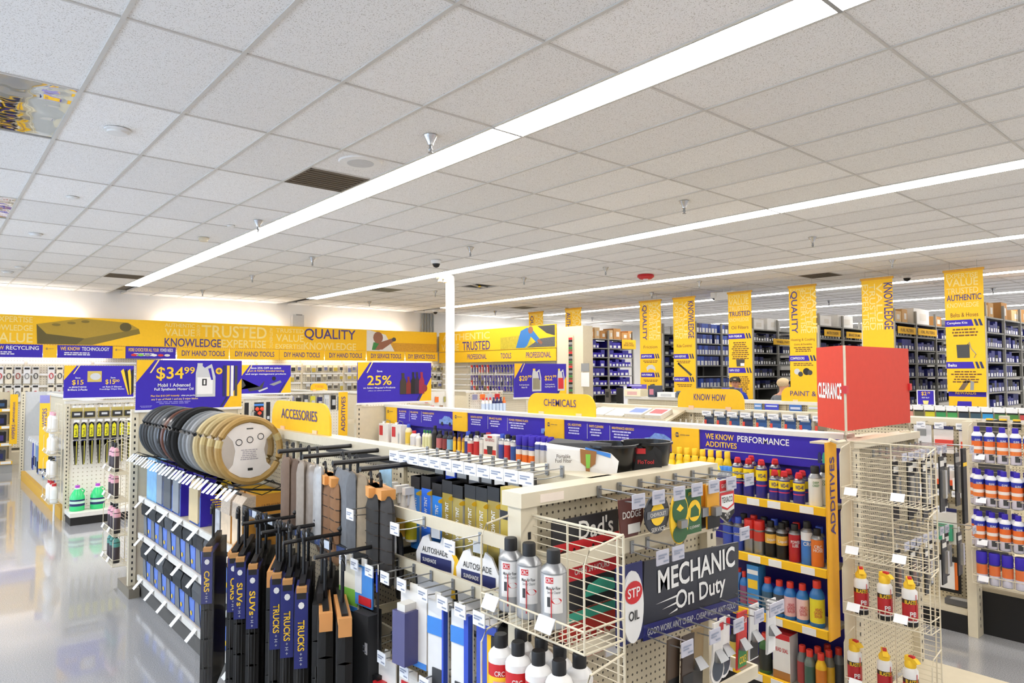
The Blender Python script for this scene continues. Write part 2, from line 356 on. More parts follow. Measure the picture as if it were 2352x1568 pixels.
# walls
ob('wall_back', MB().box(X0, Y1, 0, X1, Y1 + .15, CEIL + .1, WALLM), kind='structure')
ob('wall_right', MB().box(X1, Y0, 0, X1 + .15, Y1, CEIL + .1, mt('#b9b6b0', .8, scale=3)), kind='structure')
ob('wall_front', MB().box(X0, Y0 - .15, 0, X1, Y0, CEIL + .1, WALLM), kind='structure')
wl = MB()   # storefront wall with three window openings
wins = [(1.2, 4.8), (6.2, 9.8), (11.2, 14.8)]
wl.box(X0 - .15, Y0, 0, X0, Y1, .6, WALLM).box(X0 - .15, Y0, 2.9, X0, Y1, CEIL + .1, WALLM)
ye = Y0
for a, b_ in wins: wl.box(X0 - .15, ye, .6, X0, a, 2.9, WALLM); ye = b_
wl.box(X0 - .15, ye, .6, X0, Y1, 2.9, WALLM)
ob('wall_left', wl, kind='structure')
GLASS = bpy.data.materials.new('window_glass'); GLASS.use_nodes = True
_nt = GLASS.node_tree; _nt.nodes.remove(_nt.nodes['Principled BSDF']); _tr = _nt.nodes.new('ShaderNodeBsdfTransparent'); _gl = _nt.nodes.new('ShaderNodeBsdfGlossy'); _gl.inputs['Roughness'].default_value = .02
_mx = _nt.nodes.new('ShaderNodeMixShader'); _mx.inputs[0].default_value = .06; _nt.links.new(_tr.outputs[0], _mx.inputs[1]); _nt.links.new(_gl.outputs[0], _mx.inputs[2]); _nt.links.new(_mx.outputs[0], _nt.nodes['Material Output'].inputs[0])
for q, (a, b_) in enumerate(wins):
    o = ob('window_%d' % (q + 1), MB().box(X0 - .1, a, .6, X0 - .05, a + .06, 2.9, STEEL).box(X0 - .1, b_ - .06, .6, X0 - .05, b_, 2.9, STEEL).box(X0 - .1, a, .6, X0 - .05, b_, .66, STEEL).box(X0 - .1, a, 2.84, X0 - .05, b_, 2.9, STEEL).box(X0 - .1, (a + b_) / 2 - .03, .6, X0 - .05, (a + b_) / 2 + .03, 2.9, STEEL), kind='structure')
    for h in (0, 1): ob('pane', MB().box(X0 - .08, a + .06 + h * (b_ - a) / 2, .66, X0 - .075, a + (b_ - a) / 2 - .03 + h * (b_ - a) / 2, 2.84, GLASS), o)
# white column with its emergency lamp
t = T('support_column', 'white round steel column standing near the tool wall', 'column', (7.58, 10.57, 0))
ob('shaft', MB().lathe([(.085, 0, mt('#f3f3f1', .4)), (.085, CEIL, mt('#f3f3f1', .4))], 24), t); ob('base_plate', MB().box(-.14, -.14, 0, .14, .14, .02, WHITE), t)
t = T('emergency_light', 'cream two-lamp emergency light at the top of the white column', 'light', (7.42, 10.5, CEIL - .1)); ob('box', MB().box(-.17, -.05, 0, .05, .05, .1, CREAM), t)
for dx in (-.14, -.02): ob('lamp_head', MB().lathe([(.03, 0, CREAM), (.045, -.06, WHITE), (.04, -.065, YELP)], 12, (dx, -.03, 0)), t)
t = T('emergency_light', 'white emergency light box hung above the counter beside the oil filter banner', 'light', (13.6, 8.5, CEIL - .32)); ob('box', MB().box(-.03, -.22, .08, .06, .22, .26, WHITE), t)
for dy in (-.24, .24): ob('lamp_head', MB().lathe([(.07, -.06, WHITE), (.08, .06, WHITE)], 12, (-.02, dy, .2)), t)
ob('hanger', MB().tube([(0, 0, .26), (0, 0, .32)], .012, WHITE), t)
# ================================================================ BACK WALL: yellow fascia, tool wall
def logo(parent, x, z, s, y=-.004, words=True):
    """hexagon badge and tag line"""
    flat(parent, 'badge', disc(x, z, s, s, 6), NAVY, y); flat(parent, 'badge_band', rect(x - s * 1.15, z - s * .35, x + s * 1.15, z + s * .35), YEL, y - .0005)
    letter(parent, 'NAPA', x, z, s * 1.9, s * .5, NAVY, y - .001)
    if words: letter(parent, 'KNOW HOW', x + s * 3.6, z, s * 4.2, s * .5, NAVY, y)
HW = 11.2; hx = .9 + HW / 2     # fascia from x = .9 to 12.1
t = T('fascia_banner', 'long yellow fascia banner over the tool wall with battery picture and pale words', 'sign', (hx, 17.6, 0))
ob('board', MB().box(-HW / 2, -.02, 2.47, HW / 2, .02, 3.08, YEL), t)
for s, x, z, wd, ht in [('EXPERTISE', 1.482, 2.983, .637, .12), ('KNOWLEDGE', 1.387, 2.806, .836, .12), ('VALUE', 1.445, 2.6, .728, .2), ('AUTHENTIC', 4.704, 2.986, .667, .09), ('VALUE', 4.706, 2.819, .665, .17), ('TRUSTED', 5.993, 2.875, 1.601, .3),
                        ('EXPERTISE', 6.222, 2.58, 1.107, .2), ('TRUSTED', 7.417, 2.96, .76, .11), ('VALUE', 7.42, 2.764, .759, .19), ('EXPERTISE', 7.416, 2.54, .771, .13), ('KNOWLEDGE', 8.576, 2.571, 1.544, .2)]:
    letter(t, s, x - hx, z, wd, ht, PALEY, -.023)
for s, x, z, wd, ht in [('KNOWLEDGE', 5.012, 2.582, 1.285, .2), ('QUALITY', 8.572, 2.883, 1.518, .32)]: letter(t, s, x - hx, z, wd, ht, PURP, -.024)
for x, z, l in [(5.12, 2.886, .28), (6.912, 2.75, .54)]: letter(t, 'AUTHENTIC', x - hx, z, l, .08, PALEY, -.023, rot=math.pi / 2)
# printed battery
BT, BT2, BT3 = mt('#a88a26', .6), mt('#7d6a24', .6), mt('#5a4f22', .6)
def bp_(pts): return [(x - hx, z) for x, z in pts]
flat(t, 'printed_battery_top', bp_([(1.87, 2.9), (2.7, 3.06), (3.6, 3.0), (3.82, 2.87), (2.75, 2.62), (2.05, 2.7)]), BT, -.022)
flat(t, 'printed_battery_side', bp_([(1.87, 2.9), (2.05, 2.7), (2.75, 2.62), (2.6, 2.48), (1.89, 2.48)]), BT3, -.0225)
flat(t, 'printed_battery_end', bp_([(2.75, 2.62), (3.82, 2.87), (3.85, 2.76), (2.9, 2.48), (2.6, 2.48)]), BT2, -.0225)
for q, (x, z) in enumerate([(2.22, 2.9), (2.5, 2.95), (2.76, 2.99)]): flat(t, 'printed_filler_cap', bp_(disc(x, z, .08, .03)), BT2, -.0235)
flat(t, 'printed_terminal', bp_(disc(3.55, 2.9, .12, .1)), BT3, -.0235)
# printed photograph of a driver at a window
DF = mt('#8a5a44', .6)
flat(t, 'printed_field', bp_(rect(10.4, 2.47, 12.1, 2.72)), mt('#c99326', .6, var=.25, scale=30), -.022)
flat(t, 'printed_car_door', bp_([(9.68, 2.47), (9.68, 3.06), (9.8, 3.06), (10.3, 2.95), (10.6, 2.47)]), mt('#d9d9d6', .6), -.0225)
flat(t, 'printed_driver', bp_(disc(10.05, 2.86, .16, .17, 14)), DF, -.0235); flat(t, 'printed_arm', bp_([(9.95, 2.5), (10.1, 2.72), (10.55, 2.86), (10.6, 2.78), (10.2, 2.52)]), DF, -.024)
flat(t, 'printed_shirt', bp_([(9.85, 2.5), (9.9, 2.72), (10.12, 2.72), (10.1, 2.5)]), GREEN, -.0232); flat(t, 'printed_lens', bp_(disc(10.58, 2.82, .07, .06, 10)), DGREY, -.0245)
# category strips under the fascia
def strip(x, wd, m, words, label, wm=PURP):
    s = T('category_strip', label, 'sign', (x, 17.58, 2.33)); ob('board', MB().box(-wd / 2, -.012, -.14, wd / 2, .012, .13, m), s)
    if words: letter(s, words, 0, 0, min(wd * .84, 1.0 if 'HAND' in words or 'SERV' in words else wd * .84), .13, wm, -.015)
    return s
def kstrip(x, wd, a, b, label):
    s = T('category_strip', label, 'sign', (x, 17.58, 2.33)); ob('board', MB().box(-wd / 2, -.012, -.14, wd / 2, .012, .13, BLUE), s)
    wa = wd * .9 * len(a) / (len(a) + len(b) + 1)
    letter(s, a, -wd * .45 + wa / 2, .06, wa, .08, YELP, -.015); letter(s, b, wd * .45 - (wd * .88 - wa) / 2, .06, wd * .86 - wa, .08, WHITE, -.015)
    small_print(s, -wd * .15, -.04, wd * .5, 2, .04, WHITE, -.014, seed=int(x * 9)); return s
kstrip(1.417, 1.148, 'WE KNOW', 'RECYCLING', 'blue strip reading we know recycling under the yellow fascia')
kstrip(2.774, 1.041, 'WE KNOW', 'TECHNOLOGY', 'blue strip reading we know technology under the yellow fascia')
s = kstrip(4.09, 1.054, 'MORE CHOICE FOR ALL YOUR', 'POWER NEEDS', 'blue strip reading more choice for all your power needs')
for q in range(6): flat(s, 'printed_vehicle', disc(-.36 + q * .14, -.06, .065, .03, 8), [RED, LGREEN, GREY, WHITE, RED, OFFW][q], -.0155)
for q, x in enumerate((2.122, 3.429)):
    s = strip(x, .25, YEL, None, 'small yellow badge strip %s the technology strip' % ('before', 'after')[q]); logo(s, -.06, .05, .022, -.015)
for q, (x, wd) in enumerate([(5.249, 1.2), (6.498, 1.25), (7.759, 1.25), (9.03, 1.25), (10.316, 1.25), (11.55, 1.15)]):
    strip(x, wd, YEL, 'DIY HAND TOOLS' if q < 4 else 'DIY SERVICE TOOLS', 'yellow heading strip over the tool wall, %s of six from the left' % nth(q))
# uplights behind the fascia
for q, (a, b_) in enumerate([(-1.5, 2.7), (4.3, 7.2), (8.5, 11.0), (13.2, 16.0), (17.2, 20.5)]):
    z = 2.95 if q < 3 else 3.0
    t = T('valance_light', 'fluorescent uplight tube hidden behind the fascia, %s from the left' % nth(q), 'light', ((a + b_) / 2, 17.76, z)); L_ = (b_ - a) / 2
    ob('tube', MB().tube([(-L_, 0, .05), (L_, 0, .05)], .028, EM, 8), t); ob('tray', MB().box(-L_, -.06, 0, L_, .06, .02, WHITE), t)
    for sx in (-L_ * .7, L_ * .7): ob('bracket', MB().box(sx - .02, .05, -.02, sx + .02, .19, .02, WHITE), t)
for q, (a, b_) in enumerate([(1.0, 3.2), (4.4, 7.0), (7.4, 9.8), (10.0, 12.0)]):
    L_ = (b_ - a) / 2; t = T('valance_light', 'fluorescent tube under the fascia lighting the tool wall, %s from the left' % nth(q), 'light', ((a + b_) / 2, 17.66, 2.26)); ob('tube', MB().tube([(-L_, 0, 0), (L_, 0, 0)], .014, EM, 8), t); ob('socket', MB().box(-L_ - .03, -.02, -.02, -L_, .02, .03, WHITE), t); ob('socket', MB().box(L_, -.02, -.02, L_ + .03, .02, .03, WHITE), t); ob('mounting_strip', MB().box(-L_, -.02, .02, L_, .02, .04, WHITE), t)
# tool wall under the fascia
t = T('tool_wall', 'cream pegboard tool wall along the back of the shop', 'display wall', (6.5, 17.8, 0))
for i in range(10):
    ob('pegboard_panel', cm('wallpeg', lambda b: b.box(.02, -.02, .3, 1.2, .0, 2.5, PEGW)), t, (-6 + 1.22 * i, 0, 0)); ob('upright', cm('wallup', lambda b: b.box(-.025, -.05, 0, .025, 0, 2.5, CREAM)), t, (-6 + 1.22 * i, 0, 0))
for z in (2.08, 1.83, 1.58, 1.32):
    for i in range(10): ob('hook_rail', cm('hrail', lambda b: b.box(.03, -.09, -.02, 1.19, -.06, .02, WHITE)), t, (-6 + 1.22 * i, 0, z))
ob('base_deck', MB().box(-6.1, -.5, .0, 6, -.03, .25, CREAM), t)
PK = [mt('#2b2b2d', .5), mt('#b9a43a', .5), mt('#8d8577', .5), mt('#55514a', .5), mt('#6a6f9a', .5)]
def packer(k, w_, h_):
    def fn(b):
        b.box(-w_ / 2, -.02, -h_, w_ / 2, -.005, 0, [OFFW, mt('#e9e2c8', .5), LGREY][k % 3]); b.box(-w_ * .4, -.034, -h_ * .92, w_ * .4, -.02, -h_ * .35, PK[k % 5])
    return fn
TOOLROWS = [2.05, 1.8, 1.55, 1.29]
for rI, z in enumerate(TOOLROWS):
    for bay in range(4, 10):
        xa = .55 + 1.22 * bay
        if xa > 11.7: continue
        k = 0; x = xa + .12
        while x < xa + 1.15:
            w_ = rnd.choice((.1, .11, .13)); kk = rnd.randrange(15); h_ = (.14, .17, .2)[kk % 3]
            if rI in (2, 3) and xa < 7: break
            T('tool_pack', 'carded tool, %s from the left in the %s row under the %s tool wall heading' % (nth(k), nth(rI), nth(bay - 4)), 'tool', (x, 17.72, z), group='carded tools on the tool wall', me=cm(('tool_pack', kk, w_), packer(kk, w_, h_)))
            x += w_ + .045; k += 1
def cable(k):
    def fn(b):
        b.box(-.06, -.02, -.36, .06, -.01, 0, [OFFW, WHITE, mt('#efe6d0', .5)][k % 3]); b.box(-.045, -.026, -.06, .045, -.02, -.02, BLACK)
        b.tube([(.035 * math.cos(a * .7), -.035, -.2 + .06 * math.sin(a * .7)) for a in range(9)], .009, [DGREY, RED, DGREY, mt('#9c3b2e', .5), GREY][k % 5], 5, True)
    return fn
for rI, z in enumerate((2.0, 1.62)):
    for k in range(13):
        x = 1.12 + k * .155 + (.12 if k > 5 else 0)
        T('cable_pack', 'carded battery cable, %s from the left in the %s row beside the battery shelves' % (nth(k), ('upper', 'lower')[rI]), 'cable', (x, 17.72, z), group='battery cables on the back wall', me=cm(('cable', k % 5 + rI), cable(k % 5 + rI)))
# battery shelves at the far left, in front of the wall
t = T('battery_shelf', 'cream battery shelving with yellow price rails at the far left', 'shelf unit', (.6, 15.95, 0))
BATZ = (.22, .56, .88, 1.2)
for z in BATZ:
    ob('shelf', MB().box(-1.6, 0, z - .03, .78, .5, z, CREAM), t); ob('price_rail', MB().box(-1.6, -.015, z - .06, .78, 0, z + .0, YEL), t)
    for x in (-.4, .2, .6): ob('price_tag', MB().box(x, -.02, z - .05, x + .16, -.014, z - .005, WHITE), t)
for x in (-1.6, .76): ob('upright', MB().box(x, .45, 0, x + .04, .5, 1.55, CREAM), t)
ob('back_panel', MB().box(-1.6, .48, 0, .78, .5, 1.5, CREAMD), t); ob('kick_plate', MB().box(-1.6, .02, 0, .78, .06, .16, mt('#9c9a94', .5)), t)
for rI, z in enumerate(BATZ[:3] + (1.2,)):
    for k in range(2):
        x = 1.14 - k * .34
        b_ = T('battery', 'boxed car battery, %s from the aisle on the %s shelf of the battery shelving' % (nth(k), ('bottom', 'second', 'third', 'top')[rI]), 'battery', (x, 16.0, z))
        hh = .2 if rI < 3 else .16
        ob('case', MB().box(-.14, 0, 0, .14, .18, hh, BLACK if rI else mt('#3d3f44', .4)), b_); ob('sticker', MB().face(([(-.1, -.002, .04), (.1, -.002, .04), (.1, -.002, hh - .06), (-.1, -.002, hh - .06)]), [NAVY, PURP, NAVY, mt('#2d4f78', .5)][rI]), b_)
        ob('terminal', MB().box(-.11, .03, hh, -.08, .06, hh + .02, STEEL), b_); ob('terminal', MB().box(.08, .03, hh, .11, .06, hh + .02, STEEL), b_)
def flag(name, words, loc, wd, ht, rz, label, mtl=YEL, wm=PURP, frac=.55, up=True, cz=0, x2=None):
    f = T(name, label, 'sign', loc, rz); ob('panel', MB().box(-wd / 2, -.004, -ht / 2, wd / 2, .004, ht / 2, mtl), f)
    letter(f, words, 0, cz, ht * frac, wd * .45, wm, -.006, rot=-math.pi / 2 if up else math.pi / 2); return f
f = flag('section_flag', 'WIPERS', (1.38, 15.925, 1.0), .12, .93, 0, 'yellow vertical flag reading wipers on the battery shelving', frac=.3, cz=-.24); letter(f, 'LIMPIAPARABRISAS', .0, .12, .4, .035, PURP, -.006, rot=-math.pi / 2)
# ================================================================ PARTITION at x = 12.2 with the professional tools
t = T('fascia_banner', 'short yellow fascia banner over the professional tools with mechanic picture', 'sign', (12.2, 15.0, 0), WEST)
ob('board', MB().box(-2.56, -.02, 2.47, 2.58, .02, 3.07, YEL), t)
letter(t, 'AUTHENTIC', 15 - 16.222, 2.9, 2.3, .2, PALEY, -.023); letter(t, 'VALUE', 15 - 16.982, 2.6, .9, .2, PALEY, -.023); letter(t, 'TRUSTED', 15 - 15.705, 2.62, 1.3, .26, PURP, -.024)
def fl2(n, pts, m, y=-.024): flat(t, n, [(15 - y_, z) for y_, z in pts], m, y)
fl2('printed_lawn', [(14.6, 2.48), (14.6, 2.8), (13.4, 2.85), (13.2, 2.48)], mt('#b7a52a', .6, var=.25, scale=20), -.022)
fl2('printed_bonnet', [(13.1, 3.05), (12.45, 3.05), (12.45, 2.78), (12.75, 2.85)], DGREY); fl2('printed_engine', [(13.5, 2.5), (12.45, 2.5), (12.45, 2.75), (13.0, 2.72)], mt('#57585a', .5, var=.6, scale=40), -.0235)
fl2('printed_shirt', [(13.95, 2.5), (13.75, 2.95), (13.5, 3.03), (13.3, 2.98), (13.0, 2.7), (13.1, 2.6), (13.35, 2.78), (13.5, 2.55), (13.6, 2.5)], mt('#2d6fb0', .6), -.0245)
fl2('printed_face', [(13.36 + .1 * math.cos(a * .63), 2.96 + .1 * math.sin(a * .63)) for a in range(10)][::-1], DF, -.025); fl2('printed_hand', [(13.12, 2.66), (12.95, 2.56), (12.9, 2.62), (13.05, 2.72)], DF, -.025)
s = T('category_strip', 'yellow heading strip reading professional tools professional', 'sign', (12.19, 15.0, 2.3), WEST); ob('board', MB().box(-2.56, -.012, -.16, 2.58, .012, .155, YEL), s)
for w_, y, l in (('PROFESSIONAL', 15.665, .9), ('TOOLS', 14.37, .45), ('PROFESSIONAL', 13.066, .95)): letter(s, w_, 15 - y, 0, l, .15, PURP, -.015)
ob('wall_partition', MB().box(12.4, 11.5, 0, 12.55, Y1, 2.98, CREAM).box(12.2, 11.5, 0, 12.4, 12.4, 2.98, CREAM), kind='structure')
t = T('tool_wall', 'pegboard wall of blue handled professional tools on the partition', 'display wall', (12.38, 15.0, 0), WEST)
for i in range(4): ob('pegboard_panel', cm('wallpeg2', lambda b: b.box(-.62, -.02, .3, .62, 0, 2.15, PEGW)), t, (-1.9 + 1.25 * i, 0, 0))
for z in (1.28, 1.48, 1.65, 1.79, 2.02):
    for i in range(4): ob('hook_rail', cm('hrail2', lambda b: b.box(-.6, -.1, -.018, .6, -.07, .018, WHITE)), t, (-1.9 + 1.25 * i, 0, z))
def ptool(k):
    cc = [BLUE, PURP, NAVY, mt('#6a62a0', .5), RED, mt('#7a6a50', .5), mt('#43408a', .5)][k % 7]
    def fn(b): b.box(-.035, -.03, -.13, .035, -.012, 0, cc); b.box(-.012, -.04, -.17, .012, -.03, -.06, [CHROME, WHITE, DGREY][k % 3])
    return fn
for rI, z in enumerate((2.06, 1.98, 1.76, 1.62, 1.46)):
    for k in range(26):
        y = 16.0 - k * .125; kk = rnd.choice((0, 1, 2, 6, 0, 3)) if y < 15.2 else rnd.choice((4, 5, 3, 1))
        T('tool_pack', 'blue handled tool, %s from the column in the %s row of the professional tools' % (nth(k), nth(rI)), 'tool', (12.27, y, z), WEST, group='professional tools on the partition', me=cm(('ptool', kk), ptool(kk)))
t = T('rotating_key_rack', 'narrow vertical strip of small coloured cards on the partition end', 'card strip', (12.19, 11.9, 0), WEST); ob('strip', MB().box(-.09, -.01, 1.15, .09, 0, 2.75, CREAMD), t)
for q in range(26):
    ob('card', MB().box(-.06, -.02, 1.2 + q * .058, .06, -.01, 1.25 + q * .058, [BLACK, RED, BROWN, GREEN, DGREY, GREY][q * 7 % 6]), t)
t = T('wall_notice', 'grey and white notice hung on the end of the partition', 'notice', (12.18, 11.42, 1.86), WEST); ob('picture', MB().box(-.13, 0, 0, .13, .01, .2, GREY), t); ob('sheet', MB().box(-.13, 0, -.36, .13, .01, -.02, WHITE), t)
# vertical pipes beside the column, far corner
for q in range(5): T('conduit_pipe', '%s grey conduit pipe from the left in the far corner' % nth(q), 'pipe', (11.75 + q * .1, 17.86, 2.6), me=cm('conduit', lambda b: b.tube([(0, 0, 0), (0, 0, 1.08)], .03, GREY, 8)), group='conduit pipes in the corner')
t = T('junction_box', 'small white wall box above the fascia', 'box', (7.75, 17.94, 3.1)); ob('cover', MB().box(-.16, -.12, 0, .16, 0, .32, LGREY), t); ob('switch', MB().box(-.06, -.14, .3, .1, -.1, .33, GREY), t)
# ================================================================ STOCK RACKS behind the counter, running away from the shop
UPM = mt('#8c8b86', .5)
def rack(yf, nb, lv, label, bay=1.04, x0=13.22, dep=.56):
    t = T('stock_rack', label, 'rack', (x0, yf, 0))
    for i in range(nb + 1):
        for dy in (0, dep - .04): ob('upright', cm(('rkup',), lambda b: b.box(-.025, 0, 0, .025, .04, 2.98, UPM)), t, (i * bay, dy, 0))
    for z in lv:
        for i in range(nb): ob('shelf', cm(('rksh', bay, dep), lambda b: b.box(.025, .01, -.025, bay - .025, dep - .01, 0, UPM)), t, (i * bay, 0, z))
    ob('end_panel', MB().box(-.045, 0, 0, -.025, dep, 2.75, OFFW), t)
    ob('back_sheet', MB().box(0, dep - .012, 0, nb * bay, dep - .002, 2.72, mt('#3b3a38', .8)), t)
    return t
LV = [.5, .75, 1.0, 1.25, 1.5, 1.75, 2.0, 2.25, 2.5, 2.75]
def stockbox(kind, k, w_, h_):
    WL = mt('#eceef0', .5)
    body = {'blue': [BLUE, mt('#3328a0', .5), mt('#28208a', .5)][k % 3], 'filter': [mt('#2b3a86', .5), mt('#3a58b8', .5), mt('#1c2350', .5)][k % 3], 'dark': [BLACK, mt('#1e1e22', .5), mt('#22285a', .5)][k % 3], 'mixed': [mt('#2a2f78', .5), NAVY, mt('#3a3f8c', .5), BLACK][k % 4]}[kind]
    def fn(b):
        b.box(-w_ / 2, 0, 0, w_ / 2, .4, h_, body)
        if kind == 'filter':
            b.face([(-w_ * .36, -.002, .0), (w_ * .36, -.002, 0), (w_ * .36, -.002, h_ * .5), (-w_ * .36, -.002, h_ * .5)], WL)
        else: b.face([(-w_ * .3, -.002, .01), (w_ * .3, -.002, .01), (w_ * .3, -.002, min(.075, h_ * .55)), (-w_ * .3, -.002, min(.075, h_ * .55))], WL)
    return fn
RK = [(12.48, 2, 'blue', 'parts_box', 'stock rack of blue boxes nearest the partition', (1.25, 1.5, 1.75, 2.0, 2.25, 2.5), 7), (9.87, 1, 'mixed', 'parts_carton', 'stock rack glimpsed between the quality and knowledge banners', (1.5, 1.75, 2.0, 2.25, 2.5), 4),
      (8.98, 2, 'filter', 'filter_box', 'stock rack of tall blue and white filter boxes behind the counter', (1.5, 2.0, 2.25, 2.5, 2.75), 9), (7.58, 2, 'dark', 'small_parts_box', 'stock rack of dark boxes with white labels behind the counter', (1.5, 1.75, 2.0, 2.25, 2.5), 10),
      (6.18, 3, 'dark', 'hydraulic_parts_box', 'stock rack of dark brake parts boxes beyond the clearance cube', (2.25, 2.5), 10), (4.82, 3, 'mixed', 'brake_parts_box', 'stock rack of blue and carton boxes beside the belts banner', (1.25, 1.5, 1.75, 2.0, 2.25, 2.5), 7),
      (3.43, 3, 'mixed', 'belt_box', 'stock rack of blue boxes past the belts banner', (1.25, 1.5, 1.75, 2.0, 2.25, 2.5), 7)]
for rI, (yf, nb, kind, nm, lb, lev, per) in enumerate(RK):
    rack(yf, nb, LV, lb)
    for zI, z in enumerate(lev):
        for i in range(nb):
            x = 13.27 + i * 1.04; k = 0
            while x < 13.22 + (i + 1) * 1.04 - .08:
                w_ = 1.0 / per * rnd.choice((.8, 1, 1.25)); w_ = round(min(w_, .3), 2); kk = rnd.randrange(12)
                if x + w_ > 13.22 + (i + 1) * 1.04 - .01: break
                if rnd.random() < .1: x += w_; continue
                h_ = {'filter': .2, 'blue': (.12, .16, .2)[kk % 3], 'dark': (.1, .13, .16)[kk % 3], 'mixed': (.12, .15, .19)[kk % 3]}[kind]
                T(nm, '%s box in bay %s on the %s shown shelf of the %s stock rack' % (nth(k), ('one', 'two', 'three')[i], nth(zI), nth(rI)), 'box', (x + w_ / 2, yf + .03, z + .001), group='boxes on the %s stock rack' % nth(rI), me=cm((nm, kind, kk, w_, h_), stockbox(kind, kk, w_, h_)))
                x += w_ + .006; k += 1
# cartons on top of the racks
CT = [CARTON, CARTON2, mt('#d9b98a', .8), mt('#c08a4c', .8), WHITE]
def carton(w_, h_, k):
    def fn(b):
        b.box(-w_ / 2, 0, 0, w_ / 2, .38, h_, CT[k % 5]); b.face([(-w_ * .12, -.002, h_ * .25), (w_ * .3, -.002, h_ * .25), (w_ * .3, -.002, h_ * .7), (-w_ * .12, -.002, h_ * .7)], OFFW)
    return fn
for rI, yf, xs_ in [(0, 12.48, [(13.35, .22, 0), (13.62, .24, 3), (13.86, .2, 2), (14.1, .24, 3), (14.42, .16, 2), (14.68, .3, 1), (15.0, .28, 1), (15.25, .2, 3)]), (3, 7.58, [(13.5, .5, 4), (14.1, .4, 4)]), (4, 6.18, [(13.6, .5, 4), (14.5, .7, 4)]),
                    (5, 4.82, [(13.5, .35, 2), (13.85, .25, 0), (14.7, .8, 4), (15.6, .4, 3)]), (6, 3.43, [(13.4, .3, 2), (13.72, .28, 0), (14.5, .35, 1), (15.2, .5, 2), (15.8, .4, 1)])]:
    for k, (x, w_, c) in enumerate(xs_):
        h_ = .2 + .05 * (k % 3)
        T('carton', '%s carton on top of the %s stock rack from the banner end' % (nth(k), nth(rI)), 'carton', (x, yf + .06, 2.752), me=cm(('carton', w_, h_, c), carton(w_, h_, c)), group='cartons on the stock racks')
# yellow rack headings
def rack_flag(words, x, y, z, wd, lb, ht=.13, rz=0):
    f = T('rack_heading', lb, 'sign', (x, y, z), rz); ob('panel', MB().box(-wd / 2, -.004, -ht / 2, wd / 2, .004, ht / 2, YEL), f); letter(f, words, 0, 0, wd * .72, ht * .42, BROWN, -.006)
rack_flag('MASTER CYLINDERS', 13.75, 6.172, 2.61, .7, 'yellow rack heading reading master cylinders'); rack_flag('BRAKE DRUMS', 14.75, 6.172, 2.6, .75, 'yellow rack heading reading brake drums')
rack_flag('FUEL FILTERS', 13.75, 4.812, 2.6, .85, 'yellow rack heading reading fuel filters'); rack_flag('OIL FILTERS', 14.8, 4.812, 2.6, 1.0, 'yellow rack heading reading oil filters')
rack_flag('WHEEL PARTS', 14.45, 7.572, 2.5, .85, 'yellow rack heading on the dark box rack'); rack_flag('DISC PADS\nBRAKE SHOES', 15.1, 12.472, 2.62, .6, 'two-line yellow rack heading over the blue boxes', .26); rack_flag('ROTORS\nDRUMS', 13.4, 12.472, 2.6, .28, 'small two-line yellow rack heading at the partition end', .2)
# ================================================================ HANGING BANNERS on the rack ends
def bar(t, words, z):
    flat(t, 'title_bar', [(-.285, z - .055), (.13, z - .055), (.1, z + .055), (-.285, z + .055)], BLUE, -.006)
    for q, c in enumerate((NAVY, NAVY)): flat(t, 'title_stripe', [(.16 + q * .06, z - .055), (.2 + q * .06, z - .055), (.165 + q * .06, z + .055), (.13 + q * .06, z + .055)], c, -.006)
    letter(t, words, -.26 + min(.3, .026 * len(words)) / 2, z, min(.3, .026 * len(words)), .05, WHITE, -.008)
BW, BH = .57, 2.03
def banner(y0, y1, label, kind, big, title, bars, z0=3.53, h=BH, pale=('EXPERTISE', 'TRUSTED', 'VALUE')):
    t = T('hanging_banner', label, 'banner', (13.12, (y0 + y1) / 2, z0), WEST); W = (y1 - y0)
    for sx in (-.2, .2): ob('hanger_wire', cm(('bw',), lambda b: b.tube([(0, 0, .01), (0, 0, CEIL - 3.53 - .004)], .002, STEEL, 4)), t, (sx, 0, 0))
    ob('cloth', MB().box(-W / 2, -.004, -h, W / 2, .004, 0, YEL), t); ob('top_bar', MB().box(-W / 2 - .02, -.012, -.02, W / 2 + .02, .012, .02, mt('#d49a1a', .5)), t)
    if kind == 'H':
        for s, z, hh in (('EXPERTISE', -.09, .08), ('VALUE', -.2, .13), ('TRUSTED', -.34, .1), ('KNOWLEDGE', -.58, .08)): letter(t, s, -.02, z, .46, hh, PALEY, -.006)
        letter(t, big, 0, -.455, .5, .1, PURP, -.008)
    else:
        x = -.17 if kind == 'L' else .19; letter(t, big, x, -.51, .84, .15, PURP, -.008, rot=math.pi / 2, bold=.016)
        for q, s in enumerate(pale): letter(t, s, (.02 + .11 * q) if kind == 'L' else (-.2 + .12 * q), -.51, .84, .105, PALEY, -.006, rot=math.pi / 2)
        if kind == 'L': letter(t, 'EXPERTISE', 0, -.07, .48, .05, PALEY, -.006)
    if title: letter(t, title, .0, -.745 if kind == 'H' else -1.09, .4, .07, BROWN, -.007, bold=0)
    for (w_, z) in bars: bar(t, w_, z)
    return t
b1 = banner(9.87, 10.49, 'yellow hanging banner reading quality with brake pad picture for friction parts', 'L', 'QUALITY', 'Friction', [('ADAPTIVE ONE', -1.31), ('NAPA PREMIUM', -1.75)], h=2.15)
small_print(b1, 0, -1.43, .46, 2, .035, BROWN, -.006); small_print(b1, 0, -1.88, .46, 2, .03, BROWN, -.006)
flat(b1, 'printed_brake_pad', [(-.1, -1.66), (-.13, -1.58), (-.06, -1.52), (.05, -1.51), (.13, -1.57), (.14, -1.66), (.08, -1.62), (0, -1.6), (-.06, -1.62)], LGREY, -.006); flat(b1, 'printed_brake_shoe', [(-.08, -2.1), (-.02, -1.98), (.1, -1.96), (.16, -2.04), (.15, -2.12)], DGREY, -.006)
